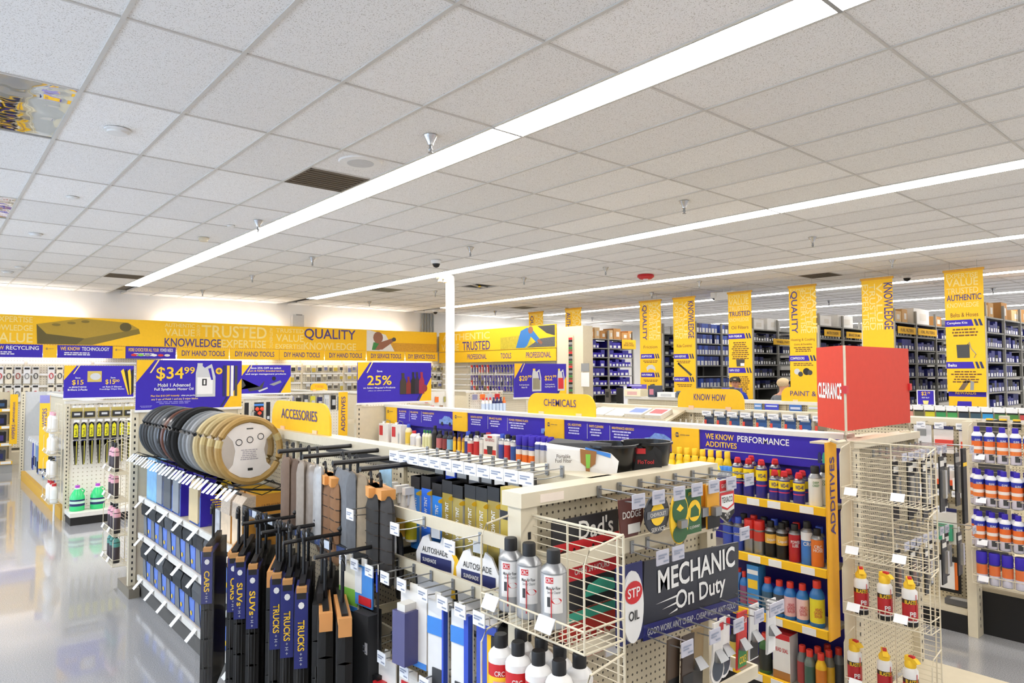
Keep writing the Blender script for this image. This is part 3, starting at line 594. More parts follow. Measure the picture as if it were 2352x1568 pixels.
b2 = banner(8.94, 9.52, 'yellow hanging banner reading knowledge with shock absorber picture', 'R', 'KNOWLEDGE', 'Ride Control', [('NAPA RESPONSE', -1.33), ('NAPA REACT', -1.85)], h=2.2)
small_print(b2, -.02, -1.45, .4, 2, .035, BROWN, -.006); small_print(b2, 0, -1.98, .44, 2, .035, BROWN, -.006); flat(b2, 'printed_shock', [(-.19, -1.5), (-.16, -1.47), (.17, -1.72), (.14, -1.76)], BLACK, -.006); flat(b2, 'printed_shock_body', [(-.02, -1.63), (.02, -1.6), (.2, -1.74), (.16, -1.78)], DGREY, -.0065)
b3 = banner(7.56, 8.1, 'yellow hanging banner reading trusted with oil filter picture', 'H', 'TRUSTED', 'Oil Filters', [('NAPA PREMIUM', -.93), ('NAPA GOLD', -1.65)], h=2.25)
small_print(b3, 0, -1.08, .42, 9, .042, BROWN, -.006, seed=3); small_print(b3, 0, -1.8, .42, 9, .042, BROWN, -.006, seed=4)
flat(b3, 'printed_filter', [(-.09, -1.57), (.09, -1.57), (.1, -1.42), (-.1, -1.42)], DGREY, -.006); flat(b3, 'printed_filter_label', [(0, -1.56), (.09, -1.56), (.09, -1.5), (0, -1.5)], WHITE, -.0065)
b4 = banner(6.2, 6.74, 'yellow hanging banner reading quality with water pump picture for heating and cooling', 'L', 'QUALITY', None, [('COMPRESSORS', -1.42)], h=2.2)
letter(b4, 'Heating & Cooling', 0, -1.06, .48, .065, BROWN, -.007, bold=0); letter(b4, 'Quality & Durability', 0, -1.15, .36, .045, BROWN, -.007, bold=0); small_print(b4, 0, -1.22, .42, 3, .035, BROWN, -.006, seed=5); small_print(b4, 0, -1.53, .42, 2, .035, BROWN, -.006, seed=6)
for q, (x, z, r, c) in enumerate([(-.13, -1.68, .06, LGREY), (-.06, -1.73, .05, DGREY), (.06, -1.68, .07, BLACK), (.13, -1.7, .05, DGREY)]): flat(b4, 'printed_pump', disc(x, z, r, r, 12), c, -.006 - q * .0003)
b5 = banner(4.81, 5.34, 'yellow hanging banner reading knowledge above the clearance cube', 'R', 'KNOWLEDGE', None, [])
b6 = banner(3.43, 3.99, 'yellow hanging banner reading authentic with belt and hose pictures', 'H', 'AUTHENTIC', 'Belts & Hoses', [('Complete Kits', -.88), ('Belts', -1.58)], h=2.02)
small_print(b6, 0, -1.0, .44, 3, .05, BROWN, -.006, seed=7); small_print(b6, 0, -1.7, .44, 5, .042, BROWN, -.006, seed=8)
flat(b6, 'printed_kit_box', [(-.12, -1.46), (.06, -1.46), (.06, -1.24), (-.13, -1.24)], DGREY, -.006); ob('printed_hose', MB().tube([(.03, -.007, -1.24), (.06, -.007, -1.2), (.08, -.007, -1.3), (.15, -.007, -1.4), (.12, -.007, -1.46)], .007, GREY, 5), b6)
flat(b6, 'printed_belt', [(-.12, -1.99), (-.02, -1.83), (.06, -1.83), (-.04, -1.99)], mt('#6b5a4a', .6), -.006); flat(b6, 'printed_belt_back', [(.06, -1.83), (.11, -1.86), (.1, -1.99), (.05, -1.99)], GREY, -.0062)
banner(12.43, 13.0, 'yellow hanging banner top starting with the letters au behind the partition', 'L', 'AUTHENTIC', None, []); banner(13.88, 14.46, 'yellow hanging banner top farthest behind the partition', 'L', 'QUALITY', None, [])
t = T('savings_poster', 'blue and yellow savings poster under the belts banner', 'poster', (13.17, 3.72, 1.25), WEST); ob('sheet', MB().box(-.27, -.004, -.3, .27, .004, .3, YEL), t)
flat(t, 'poster_panel', [(-.2, -.28), (.06, -.28), (.06, .1), (-.14, .1)], BLUE, -.006); flat(t, 'poster_header', rect(-.27, .18, .27, .3), BLUE, -.006); letter(t, 'ACCELERATE\nSAVINGS', -.05, -.05, .22, .1, WHITE, -.008); letter(t, 'REWARDS', -.02, .24, .3, .05, YELP, -.008)
# ================================================================ shared shop fittings
SLOT = BLACK
def post(parent, x, y, z0, z1, face='-x', w_=.05, d=.04, name='upright'):
    """cream upright with a column of punched slots"""
    b = MB().box(x - d / 2, y - w_ / 2, z0, x + d / 2, y + w_ / 2, z1, CREAM) if face in ('-x', '+x') else MB().box(x - w_ / 2, y - d / 2, z0, x + w_ / 2, y + d / 2, z1, CREAM)
    z = z0 + .06
    while z < z1 - .05:
        if face == '-x': b.face([(x - d / 2 - .001, y + .006, z), (x - d / 2 - .001, y - .006, z), (x - d / 2 - .001, y - .006, z + .022), (x - d / 2 - .001, y + .006, z + .022)], SLOT)
        else: b.face([(x - .006, y - d / 2 - .001, z), (x + .006, y - d / 2 - .001, z), (x + .006, y - d / 2 - .001, z + .022), (x - .006, y - d / 2 - .001, z + .022)], SLOT)
        z += .05
    return ob(name, b, parent)
def pegpanel(parent, wd, ht, loc, rz, m=None, name='pegboard_panel'):
    return ob(name, cm(('pegpanel', wd, ht, (m or PEG).name), lambda b: b.box(-wd / 2, 0, 0, wd / 2, .008, ht, m or PEG)), parent, loc, rz)
WIRE = mt('#a9abad', .3, .9)
def hook_wire(L):
    def fn(b):
        b.box(-.008, -.004, -.026, .008, .003, .014, STEEL); b.tube([(0, -.004, .005), (0, -L, .005)], .0028, WIRE, 5); b.tube([(0, -.004, -.02), (0, -L * .5, -.024), (0, -L * .9, -.02), (0, -L, .0)], .0022, WIRE, 5)
    return fn
TAGC = mt('#bcbcc8', .3)
def hook_tag(L, w_, c):
    def fn(b): b.box(-w_ / 2, -L - .004, -.036, w_ / 2, -L, .008, TAGC if c else TAGM)
    return fn
def tag_print(L, w_):
    def fn(b):
        for q, (a, c, z) in enumerate(((-.4, .3, -.004), (-.4, .1, -.012), (.0, .42, -.024))): b.face([(w_ * a, -L - .0052, z - .005), (w_ * c, -L - .0052, z - .005), (w_ * c, -L - .0052, z), (w_ * a, -L - .0052, z)], mt('#8f96a8', .6))
    return fn
def hook(loc, rz, L, label, group, w_=.055, print_=True, clear=False):
    t = T('peg_hook', label, 'hook', loc, rz, group=group)
    ob('wire', cm(('hw', L), hook_wire(L)), t); g = ob('price_tag', cm(('ht', L, w_, clear), hook_tag(L, w_, clear)), t)
    if print_: ob('tag_print', cm(('tp', L, w_), tag_print(L, w_)), g, kind='stuff')
    return t
def topper(words, loc, rz, wd, ht, label, wm=PURP, lw=.62):
    """arched yellow section sign that stands on a gondola"""
    t = T('section_sign', label, 'sign', loc, rz); r = ht * .62
    poly = [(-wd / 2, 0), (wd / 2, 0)] + [(wd / 2 - r + r * math.cos(a), ht - r + r * math.sin(a)) for a in [i * math.pi / 14 for i in range(8)]] + [(-wd / 2 + r - r * math.sin(a), ht - r + r * math.cos(a)) for a in [i * math.pi / 14 for i in range(8)]]
    ob('board', MB().prism(poly, -.006, .006, YEL), t); letter(t, words, 0, ht * .56, wd * lw, ht * .34, wm, -.009, bold=.004)
    for s in (-1, 1): ob('clip', MB().box(s * wd * .28 - .03, -.012, -.02, s * wd * .28 + .03, .012, .02, mt('#f1c8a0', .4)), t)
    return t
def promo(loc, rz, wd, ht, label, parts, right=True):
    """blue promotion board with yellow corners; parts: (text, x, z, w, h, mat)"""
    t = T('promotion_sign', label, 'sign', loc, rz); ob('board', MB().box(-wd / 2, -.006, 0, wd / 2, .006, ht, BLUE), t); ob('edge_rail', MB().box(-wd / 2 - .006, -.01, -.02, wd / 2 + .006, .01, 0, WHITE), t)
    flat(t, 'yellow_corner', [(-wd / 2, ht * .55), (-wd / 2 + ht * .33, ht), (-wd / 2, ht)], YEL, -.008); flat(t, 'corner_stripe', [(-wd / 2 + ht * .24, ht * .74), (-wd / 2 + ht * .27, ht * .74), (-wd / 2 + ht * .42, ht), (-wd / 2 + ht * .39, ht)], PALEY, -.008)
    if right: flat(t, 'yellow_corner', [(wd / 2 - ht * .38, 0), (wd / 2, 0), (wd / 2, ht * .62)], YEL, -.008); flat(t, 'corner_stripe', [(wd / 2 - ht * .46, 0), (wd / 2 - ht * .42, 0), (wd / 2 - ht * .2, ht * .37), (wd / 2 - ht * .24, ht * .37)], NAVY, -.0085)
    for s, x, z, w_, h_, m in parts: letter(t, s, x * wd, z * ht, w_ * wd, h_ * ht, m, -.009)
    return t
def jug_print(t, x, z, w_, h_, body, lab, capm):
    """printed oil jug on a sign"""
    flat(t, 'printed_jug', [(x - w_ / 2, z), (x + w_ / 2, z), (x + w_ / 2, z + h_ * .6), (x + w_ * .3, z + h_ * .98), (x - w_ * .05, z + h_ * .86), (x - w_ * .18, z + h_ * .93), (x - w_ * .42, z + h_ * .93), (x - w_ / 2, z + h_ * .7)], body, -.009)
    flat(t, 'printed_jug_label', rect(x - w_ * .42, z + h_ * .08, x + w_ * .36, z + h_ * .58), lab, -.0095); flat(t, 'printed_jug_cap', rect(x - w_ * .42, z + h_ * .93, x - w_ * .16, z + h_), capm, -.0092)
    flat(t, 'printed_jug_handle', [(x + w_ * .12, z + h_ * .84), (x + w_ * .26, z + h_ * .86), (x + w_ * .38, z + h_ * .5), (x + w_ * .28, z + h_ * .5)], BLUE, -.0096)
def can(name, label, cat, loc, r, h, bands, capm, caph=.04, capr=None, rz=0., group=None, n=16, texts=(), dome=.02, dm=None):
    """spray can: bands [(frac, mat)] from the bottom, shoulder dome, plastic cap"""
    t = T(name, label, cat, loc, rz, group=group); hb = h - caph - dome; capr = capr or r * .62
    key = (name, r, h, tuple((f, m.name) for f, m in bands), capm.name, caph, capr, (dm or STEEL).name)
    def body(b):
        p = [(r * .93, 0, STEEL), (r, .004, bands[0][1])]
        for f, m in bands: p.append((r, max(.005, f * hb), m))
        D_ = dm or STEEL; p += [(r, hb, D_), (r * 1.02, hb + .002, D_), (r * .9, hb + dome * .5, D_ if dome > .015 else bands[-1][1]), (capr, hb + dome, D_)]
        b.lathe(p, n)
    def cap(b): b.lathe([(capr, h - caph, capm), (capr, h - .004, capm), (capr * .9, h, capm)], n)
    ob('body', cm(('cb',) + key, body), t); ob('cap', cm(('cc',) + key, cap), t)
    for (s, z, w_, h_, m, a) in texts: wrap(t, s, r + .0008, z, w_, h_, m, a)
    return t
# ================================================================ GONDOLA ONE: accessories (x 1.4 to 2.3, y 1.6 to 6.5)
GX1 = 1.78
g = T('gondola', 'long cream accessories gondola with steering wheel covers and seat covers', 'shelf unit', (0, 0, 0))
for y in (1.62, 2.84, 4.06, 5.28, 6.46): post(g, GX1 - .01, y, 0, 1.49)
for i in range(4):
    pegpanel(g, 1.16, 1.3, (GX1 - .012, 2.23 + 1.22 * i, .16), WEST); pegpanel(g, 1.16, 1.3, (GX1 + .03, 2.23 + 1.22 * i, .16), math.pi / 2)
ob('top_rail', MB().box(GX1 - .05, 1.6, 1.45, GX1 + .06, 6.5, 1.5, CREAM), g); ob('base_deck', MB().box(1.46, 1.66, .0, GX1, 6.5, .14, CREAMD).box(GX1, 1.66, 0, 2.2, 6.5, .14, CREAMD), g)
ob('kick_plate', MB().box(1.452, 1.7, 0, 1.46, 6.5, .13, mt('#55534f', .6)), g)
# end panel and its slotted post
p_ = T('gondola_end_panel', 'cream end panel with slotted post at the far end of the accessories gondola', 'panel', (0, 6.53, 0))
ob('panel', MB().box(1.42, -.01, .02, 2.3, .02, 1.53, CREAM), p_); post(p_, 1.4, 0, 0, 1.55, '-y', .055, .05); post(p_, 2.28, 0, 0, 1.55, '-y', .055, .05); ob('foot', MB().box(1.36, -.12, 0, 1.44, .3, .08, mt('#7b7466', .6)), p_)
s_ = promo((1.84, 6.5, 1.545), 0, .88, .425, 'large blue promotion sign reading 34.99 synthetic motor oil beside the steering wheel covers', [('$34', -.2, .72, .25, .28, YELP), ('99', -.02, .79, .1, .14, YELP), ('Mobil 1 Advanced', -.16, .49, .3, .07, WHITE), ('Full Synthetic Motor Oil', -.16, .4, .36, .07, WHITE), ('Plus Get $10 OFF Instantly', -.24, .27, .26, .045, YELP), ('when you purchase', -.02, .27, .15, .045, WHITE), ('any 5 qts of Mobil 1 and any 2 wiper blades', -.15, .2, .43, .045, PALEY)])
jug_print(s_, .12, .1, .17, .3, LGREY, WHITE, LGREY); flat(s_, 'printed_label_block', rect(.09, .2, .13, .26), BLACK, -.0097); letter(s_, '1', .11, .23, .015, .04, WHITE, -.0099)
flat(s_, 'plus_badge', disc(.235, .33, .03, .03), YEL, -.009); letter(s_, '+', .235, .33, .035, .035, NAVY, -.0095)
for q, c in enumerate((NAVY, YELP, WHITE, DGREY)): flat(s_, 'printed_wiper_box', rect(.27 + q * .035, .1, .295 + q * .035, .38), c, -.009)
small_print(s_, -.14, .06, .3, 2, .014, mt('#8c86d0', .6), -.008); small_print(s_, -.36, .03, .1, 2, .01, mt('#8c86d0', .6), -.008)
# shelves with price rails and angled tags
for q, z in enumerate((.17, .517, .822)):
    s_ = T('shelf', 'cream shelf with angled price tags, %s of three under the steering wheel covers' % ('lowest', 'middle', 'top')[q], 'shelf', (0, 0, z))
    ob('deck', MB().box(1.44, 4.12, -.025, 1.74, 6.44, 0, CREAM), s_); ob('price_rail', MB().box(1.425, 4.12, -.03, 1.44, 6.44, .012, OFFW), s_)
    for k in range(7):
        y = 6.3 - k * .36; ob('price_tag', MB().raw([(1.42, y, .01), (1.42, y - .055, .01), (1.36, y - .055, -.055), (1.36, y, -.055), (1.425, y, .012), (1.425, y - .055, .012), (1.365, y - .055, -.053), (1.365, y, -.053)], [(0, 3, 2, 1), (4, 5, 6, 7), (0, 1, 5, 4), (2, 3, 7, 6), (1, 2, 6, 5), (3, 0, 4, 7)], WHITE), s_)
# floor mat boxes on the shelves
LMB = mt('#5d7fd0', .5)
def matbox(k, d_, w_, h_, tallmat):
    mm = [mt('#4a4d50', .8), mt('#25282b', .8), mt('#7d8184', .8), mt('#2f3336', .8), BEIGE][k % 5]
    def box_(b): b.box(0, -w_ / 2, 0, d_, w_ / 2, h_ * .62, BLUE, {'-x': LMB}); b.box(d_ * .35, -w_ / 2, h_ * .62, d_, w_ / 2, h_, BLUE)
    def mat_(b):
        pts = [(-.012, 0), (-.012, h_ * .7), (.005, h_ * .86), (.04, h_ * .95), (d_ * .36, h_ * .96), (d_ * .36, h_ * .3)]
        b.prism(pts, -w_ * .4, w_ * .4 * (0.2 if not tallmat else 1), mm, 'xz')
    return box_, mat_
for row, z in ((0, .171), (1, .518)):
    for k in range(9):
        y = 6.28 - k * .235; bx_, mt_ = matbox((k * 3 + row) % 4, .27, .215, .29, True)
        t = T('mat_box', 'blue boxed dark floor mat, %s from the end panel on the %s shelf' % (nth(k), ('lowest', 'middle')[row]), 'box', (1.46, y, z), group='boxed floor mats')
        ob('carton', cm(('mb', (k * 3 + row) % 4), bx_), t); ob('mat', cm(('mm', (k * 3 + row) % 4), lambda b, w_=.215, k=k, row=row: b.prism([(-.022, .17), (-.026, .235), (-.01, .28), (.04, .3), (.14, .295), (.14, .17)], -w_ * .49, w_ * .49, [mt('#2a2e31', .8), mt('#191c1e', .8), mt('#4a4e52', .8), mt('#222528', .8)][(k * 3 + row) % 4], 'xz')), t)
        ob('mat_front', cm(('mf',), lambda b: b.raw([(-.006, .095, .01), (-.006, -.02, .01), (-.006, .02, .185), (-.006, .095, .185)], [(0, 1, 2, 3)], mt('#707478', .7))), t)
        ob('badge', cm('mbadge', lambda b: b.face([(-.004, -.05 + .018 * math.cos(a), .05 + .018 * math.sin(a)) for a in [-i * math.pi / 3 for i in range(6)]], YELP)), t)
UB = [(6.18, .3, 'sky'), (5.9, .18, 'grey'), (5.68, .22, 'grey'), (5.45, .18, 'grey'), (5.02, .24, 'beige')]
for k, (y, w_, kd) in enumerate(UB):
    h_ = .34
    t = T('mat_box', ('pale blue boxed accessory at the end panel on the top shelf' if kd == 'sky' else 'tall blue floor mat box, %s from the pale blue box on the top shelf' % nth(k - 1)), 'box', (1.46, y, .823))
    if kd == 'sky':
        ob('carton', MB().box(0, -w_ / 2, 0, .25, w_ / 2, h_, mt('#7db4e0', .5, var=.3, scale=14)), t); continue
    c_ = ob('carton', MB().box(0, -w_ / 2, 0, .25, w_ / 2, h_ * .58, BLUE, {'-x': LMB}).prism([(.0, h_ * .58), (.25, h_ * .58), (.25, h_), (.02, h_)], -w_ / 2, -w_ / 2 + .012, BLUE, 'xz').box(.1, -w_ / 2, h_ * .58, .25, w_ / 2, h_, BLUE).box(.02, -w_ / 2, h_ - .012, .25, w_ / 2, h_, BLUE), t)
    mm = BEIGE if kd == 'beige' else (mt('#8d9398', .8) if k % 2 else mt('#5b5f63', .8))
    ob('mat', MB().prism([(-.012, .02), (-.012, h_ * .72), (.01, h_ * .85), (.05, h_ * .92), (.1, h_ * .92), (.1, h_ * .3)], -w_ * .42, w_ * .42, mm, 'xz'), t)
    if k == 4:
        sd = ob('side_print', MB().face([(.09, -w_ / 2 - .001, h_ * .6), (.24, -w_ / 2 - .001, h_ * .6), (.24, -w_ / 2 - .001, h_ * .62), (.09, -w_ / 2 - .001, h_ * .62)], YELP), t)
        ob('badge', MB().face([(.165 + .045 * math.cos(a), -w_ / 2 - .0015, .26 + .045 * math.sin(a)) for a in [i * math.pi / 3 for i in range(6)]], YELP), t); letter(t, 'NAPA', .165, .26, .06, .022, NAVY, -w_ / 2 - .003); small_print(t, .13, .17, .14, 6, .017, YELP, -w_ / 2 - .002)
    letter(t, 'NAPA', .1, .1, .05, .015, WHITE, -w_ / 2 - .002)
OB = mt('#d9983f', .5)
for k, (y, c1, c2, nm) in enumerate([(4.56, mt('#b9bcc2', .4, var=.4, scale=18), mt('#7d8088', .4), 'silver patterned boxed cover beside the blue floor mat boxes'), (4.4, mt('#e0c8a8', .5, var=.3, scale=12), OB, 'orange boxed woven seat cover, farther of two'), (4.2, mt('#e0c8a8', .5, var=.3, scale=12), OB, 'orange boxed woven seat cover, nearer of two')]):
    w_ = .1 if k == 0 else .17
    t = T('cover_box', nm, 'box', (1.46, y, .823)); ob('carton', MB().box(0, -w_ / 2, 0, .26, w_ / 2, .17, c1, {'-y': OB if k else c2}).box(.08, -w_ / 2, .17, .26, w_ / 2, .31, c2, {'+z': YEL if k else c2}), t)
    if k: ob('woven_cover', MB().prism([(-.005, .17), (0, .26), (.03, .3), (.08, .3), (.08, .17)], -w_ * .48, w_ * .48, mt('#c9b8a4', .9, var=.35, scale=120), 'xz'), t); letter(t, 'ULTRALUX', .17, .24, .11, .02, mt('#8a5a2a', .5), -w_ / 2 - .002)
# steering wheel covers standing in a rack
t = T('cover_rack', 'black wire rack with a fan of angled price tags under the steering wheel covers', 'rack', (0, 0, 0))
for x in (1.36, 1.66): ob('rail', MB().tube([(x, 3.86, 1.19), (x, 6.36, 1.19)], .006, BLACK, 6), t)
for k in range(13):
    y = 3.92 + k * .2; ob('divider', cm('divr', lambda b: b.tube([(1.36, 0, 1.19), (1.38, .0, 1.21), (1.5, 0, 1.165), (1.64, 0, 1.21), (1.66, 0, 1.19)], .003, BLACK, 5)), t, (0, y, 0))
for x in (1.36, 1.66): ob('bracket', MB().tube([(x, 4.1, 1.19), (GX1 - .02, 4.1, 1.14)], .006, BLACK, 5).tube([(x, 6.2, 1.19), (GX1 - .02, 6.2, 1.14)], .006, BLACK, 5), t)
for k in range(30):
    y = 6.3 - k * .082; ob('price_tag', cm('swtag', lambda b: b.raw([(1.345, 0, 1.2), (1.345, -.045, 1.2), (1.3, -.02, 1.145), (1.3, .025, 1.145), (1.349, 0, 1.202), (1.349, -.045, 1.202), (1.304, -.02, 1.147), (1.304, .025, 1.147)], [(0, 3, 2, 1), (4, 5, 6, 7), (0, 1, 5, 4), (2, 3, 7, 6), (1, 2, 6, 5), (3, 0, 4, 7)], mt('#b9c6d4', .3))), t, (0, y, .004 * (k % 3)), rz=0)
SWC = [('dark slate', '#2c3338', .5), ('charcoal', '#2a2b2d', .6), ('black', '#1a1918', .6), ('slate grey', '#4b4f52', .5), ('dark grey', '#3a3c3e', .5), ('grey perforated', '#565a5e', .5), ('black with silver trim', '#1c1d20', .2), ('brown wood effect', '#5a3020', .3), ('black chrome trimmed', '#222428', .2), ('grey chrome trimmed', '#6d7074', .3),
       ('fluffy black', '#070707', .95), ('soft black', '#0a0a0a', .9), ('mid grey', '#5c6063', .6), ('ash grey', '#74777a', .6), ('light grey', '#8b8d8e', .6), ('cream beige', '#bba97c', .6), ('beige', '#ad9a6c', .6), ('maroon carded beige', '#a88c58', .6), ('tan', '#a58448', .55)]
NS = len(SWC)
for k, (nm, hx_, rg) in enumerate(SWC):
    y = 5.98 - (k * (1.6 / (NS - 1)) if k < NS - 4 else 1.6 * (NS - 5) / (NS - 1) + .14 * (k - NS + 5)); R_ = .185 + (.016 if 'black' in nm and k in (10, 11) else 0); rt = .021 if k not in (10, 11) else .026
    t = T('steering_wheel_cover', '%s steering wheel cover, %s from the end panel in the rack' % (nm, nth(k)), 'cover', (1.52, y, 1.395), rot=(-.06, 0, 0))
    ob('ring', cm(('swring', hx_, rg), lambda b: b.tube([(R_ * math.cos(a), 0, R_ * math.sin(a)) for a in [i * math.pi / 20 for i in range(40)]], rt, mt(hx_, rg, var=.1, scale=40), 8, True)), t)
    if k in (0, 15, 17): ob('card', MB().prism(disc(0, 0, .165, .165, 24), -.002, .002, mt(('#c9c4bd', '#e9e3d8', '#d8cfc4')[(0, 15, 17).index(k)], .6)), t)
    if k == NS - 1:
        pl = [(-.1, .06), (-.14, .1), (-.1, .14), (0, .165), (.1, .14), (.14, .1), (.1, .06), (.085, 0), (.1, -.08), (.13, -.11), (.06, -.155), (0, -.165), (-.06, -.155), (-.13, -.11), (-.1, -.08), (-.085, 0)]
        c_ = ob('card', MB().prism(pl, -.006, -.002, mt('#ded8d4', .5)), t)
        for q, (x, z) in enumerate([(-.065, .05), (0, .062), (.065, .078)]): ob('printed_wheel', MB().tube([(x + .018 * math.cos(a), -.007, z + .018 * math.sin(a)) for a in [i * math.pi / 8 for i in range(16)]], .0022, BLACK, 4, True), t)
        small_print(t, -.005, .0, .11, 6, .011, mt('#a09aa0', .6), -.0072, seed=5); flat(t, 'barcode', rect(-.015, -.12, .015, -.105), BLACK, -.0075); flat(t, 'hang_slot', rect(-.02, .125, .02, .132), DGREY, -.0075)
    if k in (17, 18, 16):
        for a in (2.9, .4): ob('seam_patch', MB().tube([(R_ * math.cos(a + d), 0, R_ * math.sin(a + d)) for d in (-.12, -.04, .04, .12)], rt * 1.04, mt('#bca873', .6), 8), t)
topper('ACCESSORIES', (GX1, 4.06, 1.5), WEST, .84, .18, 'arched yellow section sign reading accessories')
# hanging racks: lower black bar with arms
t = T('hanger_bar', 'black flat bar with price stickers that carries the floor mat hangers', 'rack', (0, 0, 0)); ob('bar', MB().box(1.42, 2.55, 1.06, 1.43, 4.0, 1.105, BLACK), t)
for k in range(6): ob('sticker', MB().box(1.416, 2.68 + k * .22, 1.065, 1.42, 2.74 + k * .22, 1.1, mt('#cfd8e4', .5)), t); ob('blue_sticker', MB().box(1.416, 2.75 + k * .22, 1.067, 1.42, 2.83 + k * .22, 1.098, mt('#2c3f6e', .5)), t)
for y in (2.52, 2.82, 3.06, 3.3): ob('arm', MB().tube([(1.43, y, 1.15), (1.17, y, 1.15)], .009, BLACK, 8), t); ob('knob', MB().lathe([(.004, -.014, BLACK), (.016, 0, BLACK), (.004, .014, BLACK)], 8, (1.43, y, 1.17)), t)
ob('back_plate', MB().box(1.45, 3.8, .95, 1.75, 3.815, 1.07, BLACK), t)
for y in (2.6, 3.9): ob('strut', MB().box(1.43, y, 1.07, GX1 - .02, y + .02, 1.1, BLACK), t)
MATB = mt('#131211', .75, var=.2, scale=60)
def rmat(b, th=.058, dp=.42, ht=.72):
    pr = [(-th / 2, .0), (th / 2, .0), (th / 2, dp), (-th / 2, dp)]
    for j, (z0, z1) in enumerate([(-.06 - i * ht / 5, -.06 - (i + 1) * ht / 5) for i in range(5)]):
        b.raw([(-th / 2, .01, z1), (0, 0, z1 + .01), (th / 2, .01, z1), (th / 2, dp, z1), (-th / 2, dp, z1), (-th / 2, .01, z0), (0, -.004, z0), (th / 2, .01, z0), (th / 2, dp, z0), (-th / 2, dp, z0)], [(0, 1, 6, 5), (1, 2, 7, 6), (2, 3, 8, 7), (3, 4, 9, 8), (4, 0, 5, 9)] + ([(5, 6, 7, 8, 9)] if j == 0 else []) + ([(4, 3, 2, 1, 0)] if j == 4 else []), MATB)
def rseam(b):
    for x in (-.012, .012): b.tube([(x, .001, -.3), (x, .002, -.5), (x, .002, -.72)], .003, mt('#2c2a28', .6), 4)
def hanger(b): b.tube([(0, .1, .12), (0, .1, .145), (0, .12, .165), (0, .15, .165), (0, .16, .14), (0, .16, -.02)], .008, BLACK, 6); b.box(-.012, .02, -.06, .012, .36, -.02, BLACK)
MATS_ = [(1.14, 3.7, None, 'black floor mats in a clear bag marked for cars', 'CARS'), (1.2, 3.49, 'CARS', 'floor mats with blue card marked for cars', 'CARS'), (1.2, 3.4, 'SUVs', 'floor mats with blue card marked for SUVs, nearer the cars set', 'SUVs'), (1.2, 3.235, 'SUVs', 'floor mats with blue card marked for SUVs, nearer the trucks sets', 'SUVs'),
         (1.2, 2.955, 'TRUCKS', 'floor mats with blue card marked for trucks, first of three', 'TRUCKS'), (1.2, 2.84, 'TRUCKS', 'floor mats with blue card marked for trucks, second of three', 'TRUCKS'), (1.2, 2.7, 'TRUCKS', 'floor mats with blue card marked for trucks, third of three', 'TRUCKS')]
for k, (x, y, wds, lb, w2) in enumerate(MATS_):
    zt = 1.0 if w2 != 'TRUCKS' else 1.02
    t = T('floor_mat_set', lb, 'floor mat', (x, y, zt), -.47); ob('mat', cm('rmat', rmat), t); ob('seam', cm('rseam', rseam), t); ob('hanger', cm('hanger', hanger), t)
    lh = {'CARS': .25, 'SUVs': .26, 'TRUCKS': .29}[w2]
    c_ = ob('card', MB().box(-.026, -.007, -.06 - lh, .026, .18, -.05, mt('#232a70', .45)), t)
    ob('card_notch', MB().box(-.02, -.009, -.05, .02, .03, -.03, CARTON2), c_); flat(c_, 'card_window', rect(-.018, -.075, .018, -.05), BLACK, -.0085)
    letter(c_, w2, 0, -.06 - lh * .55, lh * .42, .026, YELP, -.009, rot=math.pi / 2, bold=.02); flat(c_, 'badge', disc(0, -.1, .012, .014, 8), WHITE, -.009); letter(c_, '+ H +', 0, -.06 - lh * .87, .05, .012, LGREY, -.009, rot=math.pi / 2)
    ob('side_badge', MB().face([(.0268, .09 + .05 * math.cos(a), -.14 + .05 * math.sin(a)) for a in [i * math.pi / 3 for i in range(6)]], YELP), c_); ob('side_badge_center', MB().face([(.0272, .09 + .036 * math.cos(a), -.14 + .03 * math.sin(a)) for a in [i * math.pi / 3 for i in range(6)]], NAVY), c_)
    sp_ = MB()
    for q in range(4): sp_.face([(.0269, .04, -.22 - q * .018), (.0269, .04 + .1 - .02 * (q % 2), -.22 - q * .018), (.0269, .04 + .1 - .02 * (q % 2), -.213 - q * .018), (.0269, .04, -.213 - q * .018)], mt('#8a6a2a', .6))
    ob('small_print', sp_, c_, kind='stuff')
    if k == 0: ob('clear_bag', MB().box(-.045, -.03, -.75, .04, .3, .03, GLASS), t)
for k, (x, y, rz) in enumerate([(1.22, 3.56, -.5), (1.26, 3.33, -.42), (1.24, 3.1, -.5), (1.25, 3.02, -.44), (1.26, 2.9, -.5), (1.24, 2.62, -.5), (1.22, 2.52, -.42), (1.25, 2.42, -.4), (1.3, 3.66, -.5), (1.33, 3.45, -.45), (1.34, 3.2, -.5), (1.35, 2.98, -.45), (1.35, 2.76, -.5)]):
    t = T('floor_mat_set', 'plain black quilted mat on a hanger, %s from the end panel' % nth(k), 'floor mat', (x, y, .99 - .03 * (k > 5)), rz); ob('mat', cm('rmat', rmat), t); ob('seam', cm('rseam', rseam), t); ob('hanger', cm('hanger', hanger), t)
    if k in (0, 2, 6, 7): ob('orange_card', MB().box(-.025, -.004, -.1, .025, .3, -.03, mt('#d99a5a', .6)), t)
    if k == 7: ob('card_side', MB().box(.02, .06, -.36, .027, .34, -.1, mt('#b8803f', .6)), t)
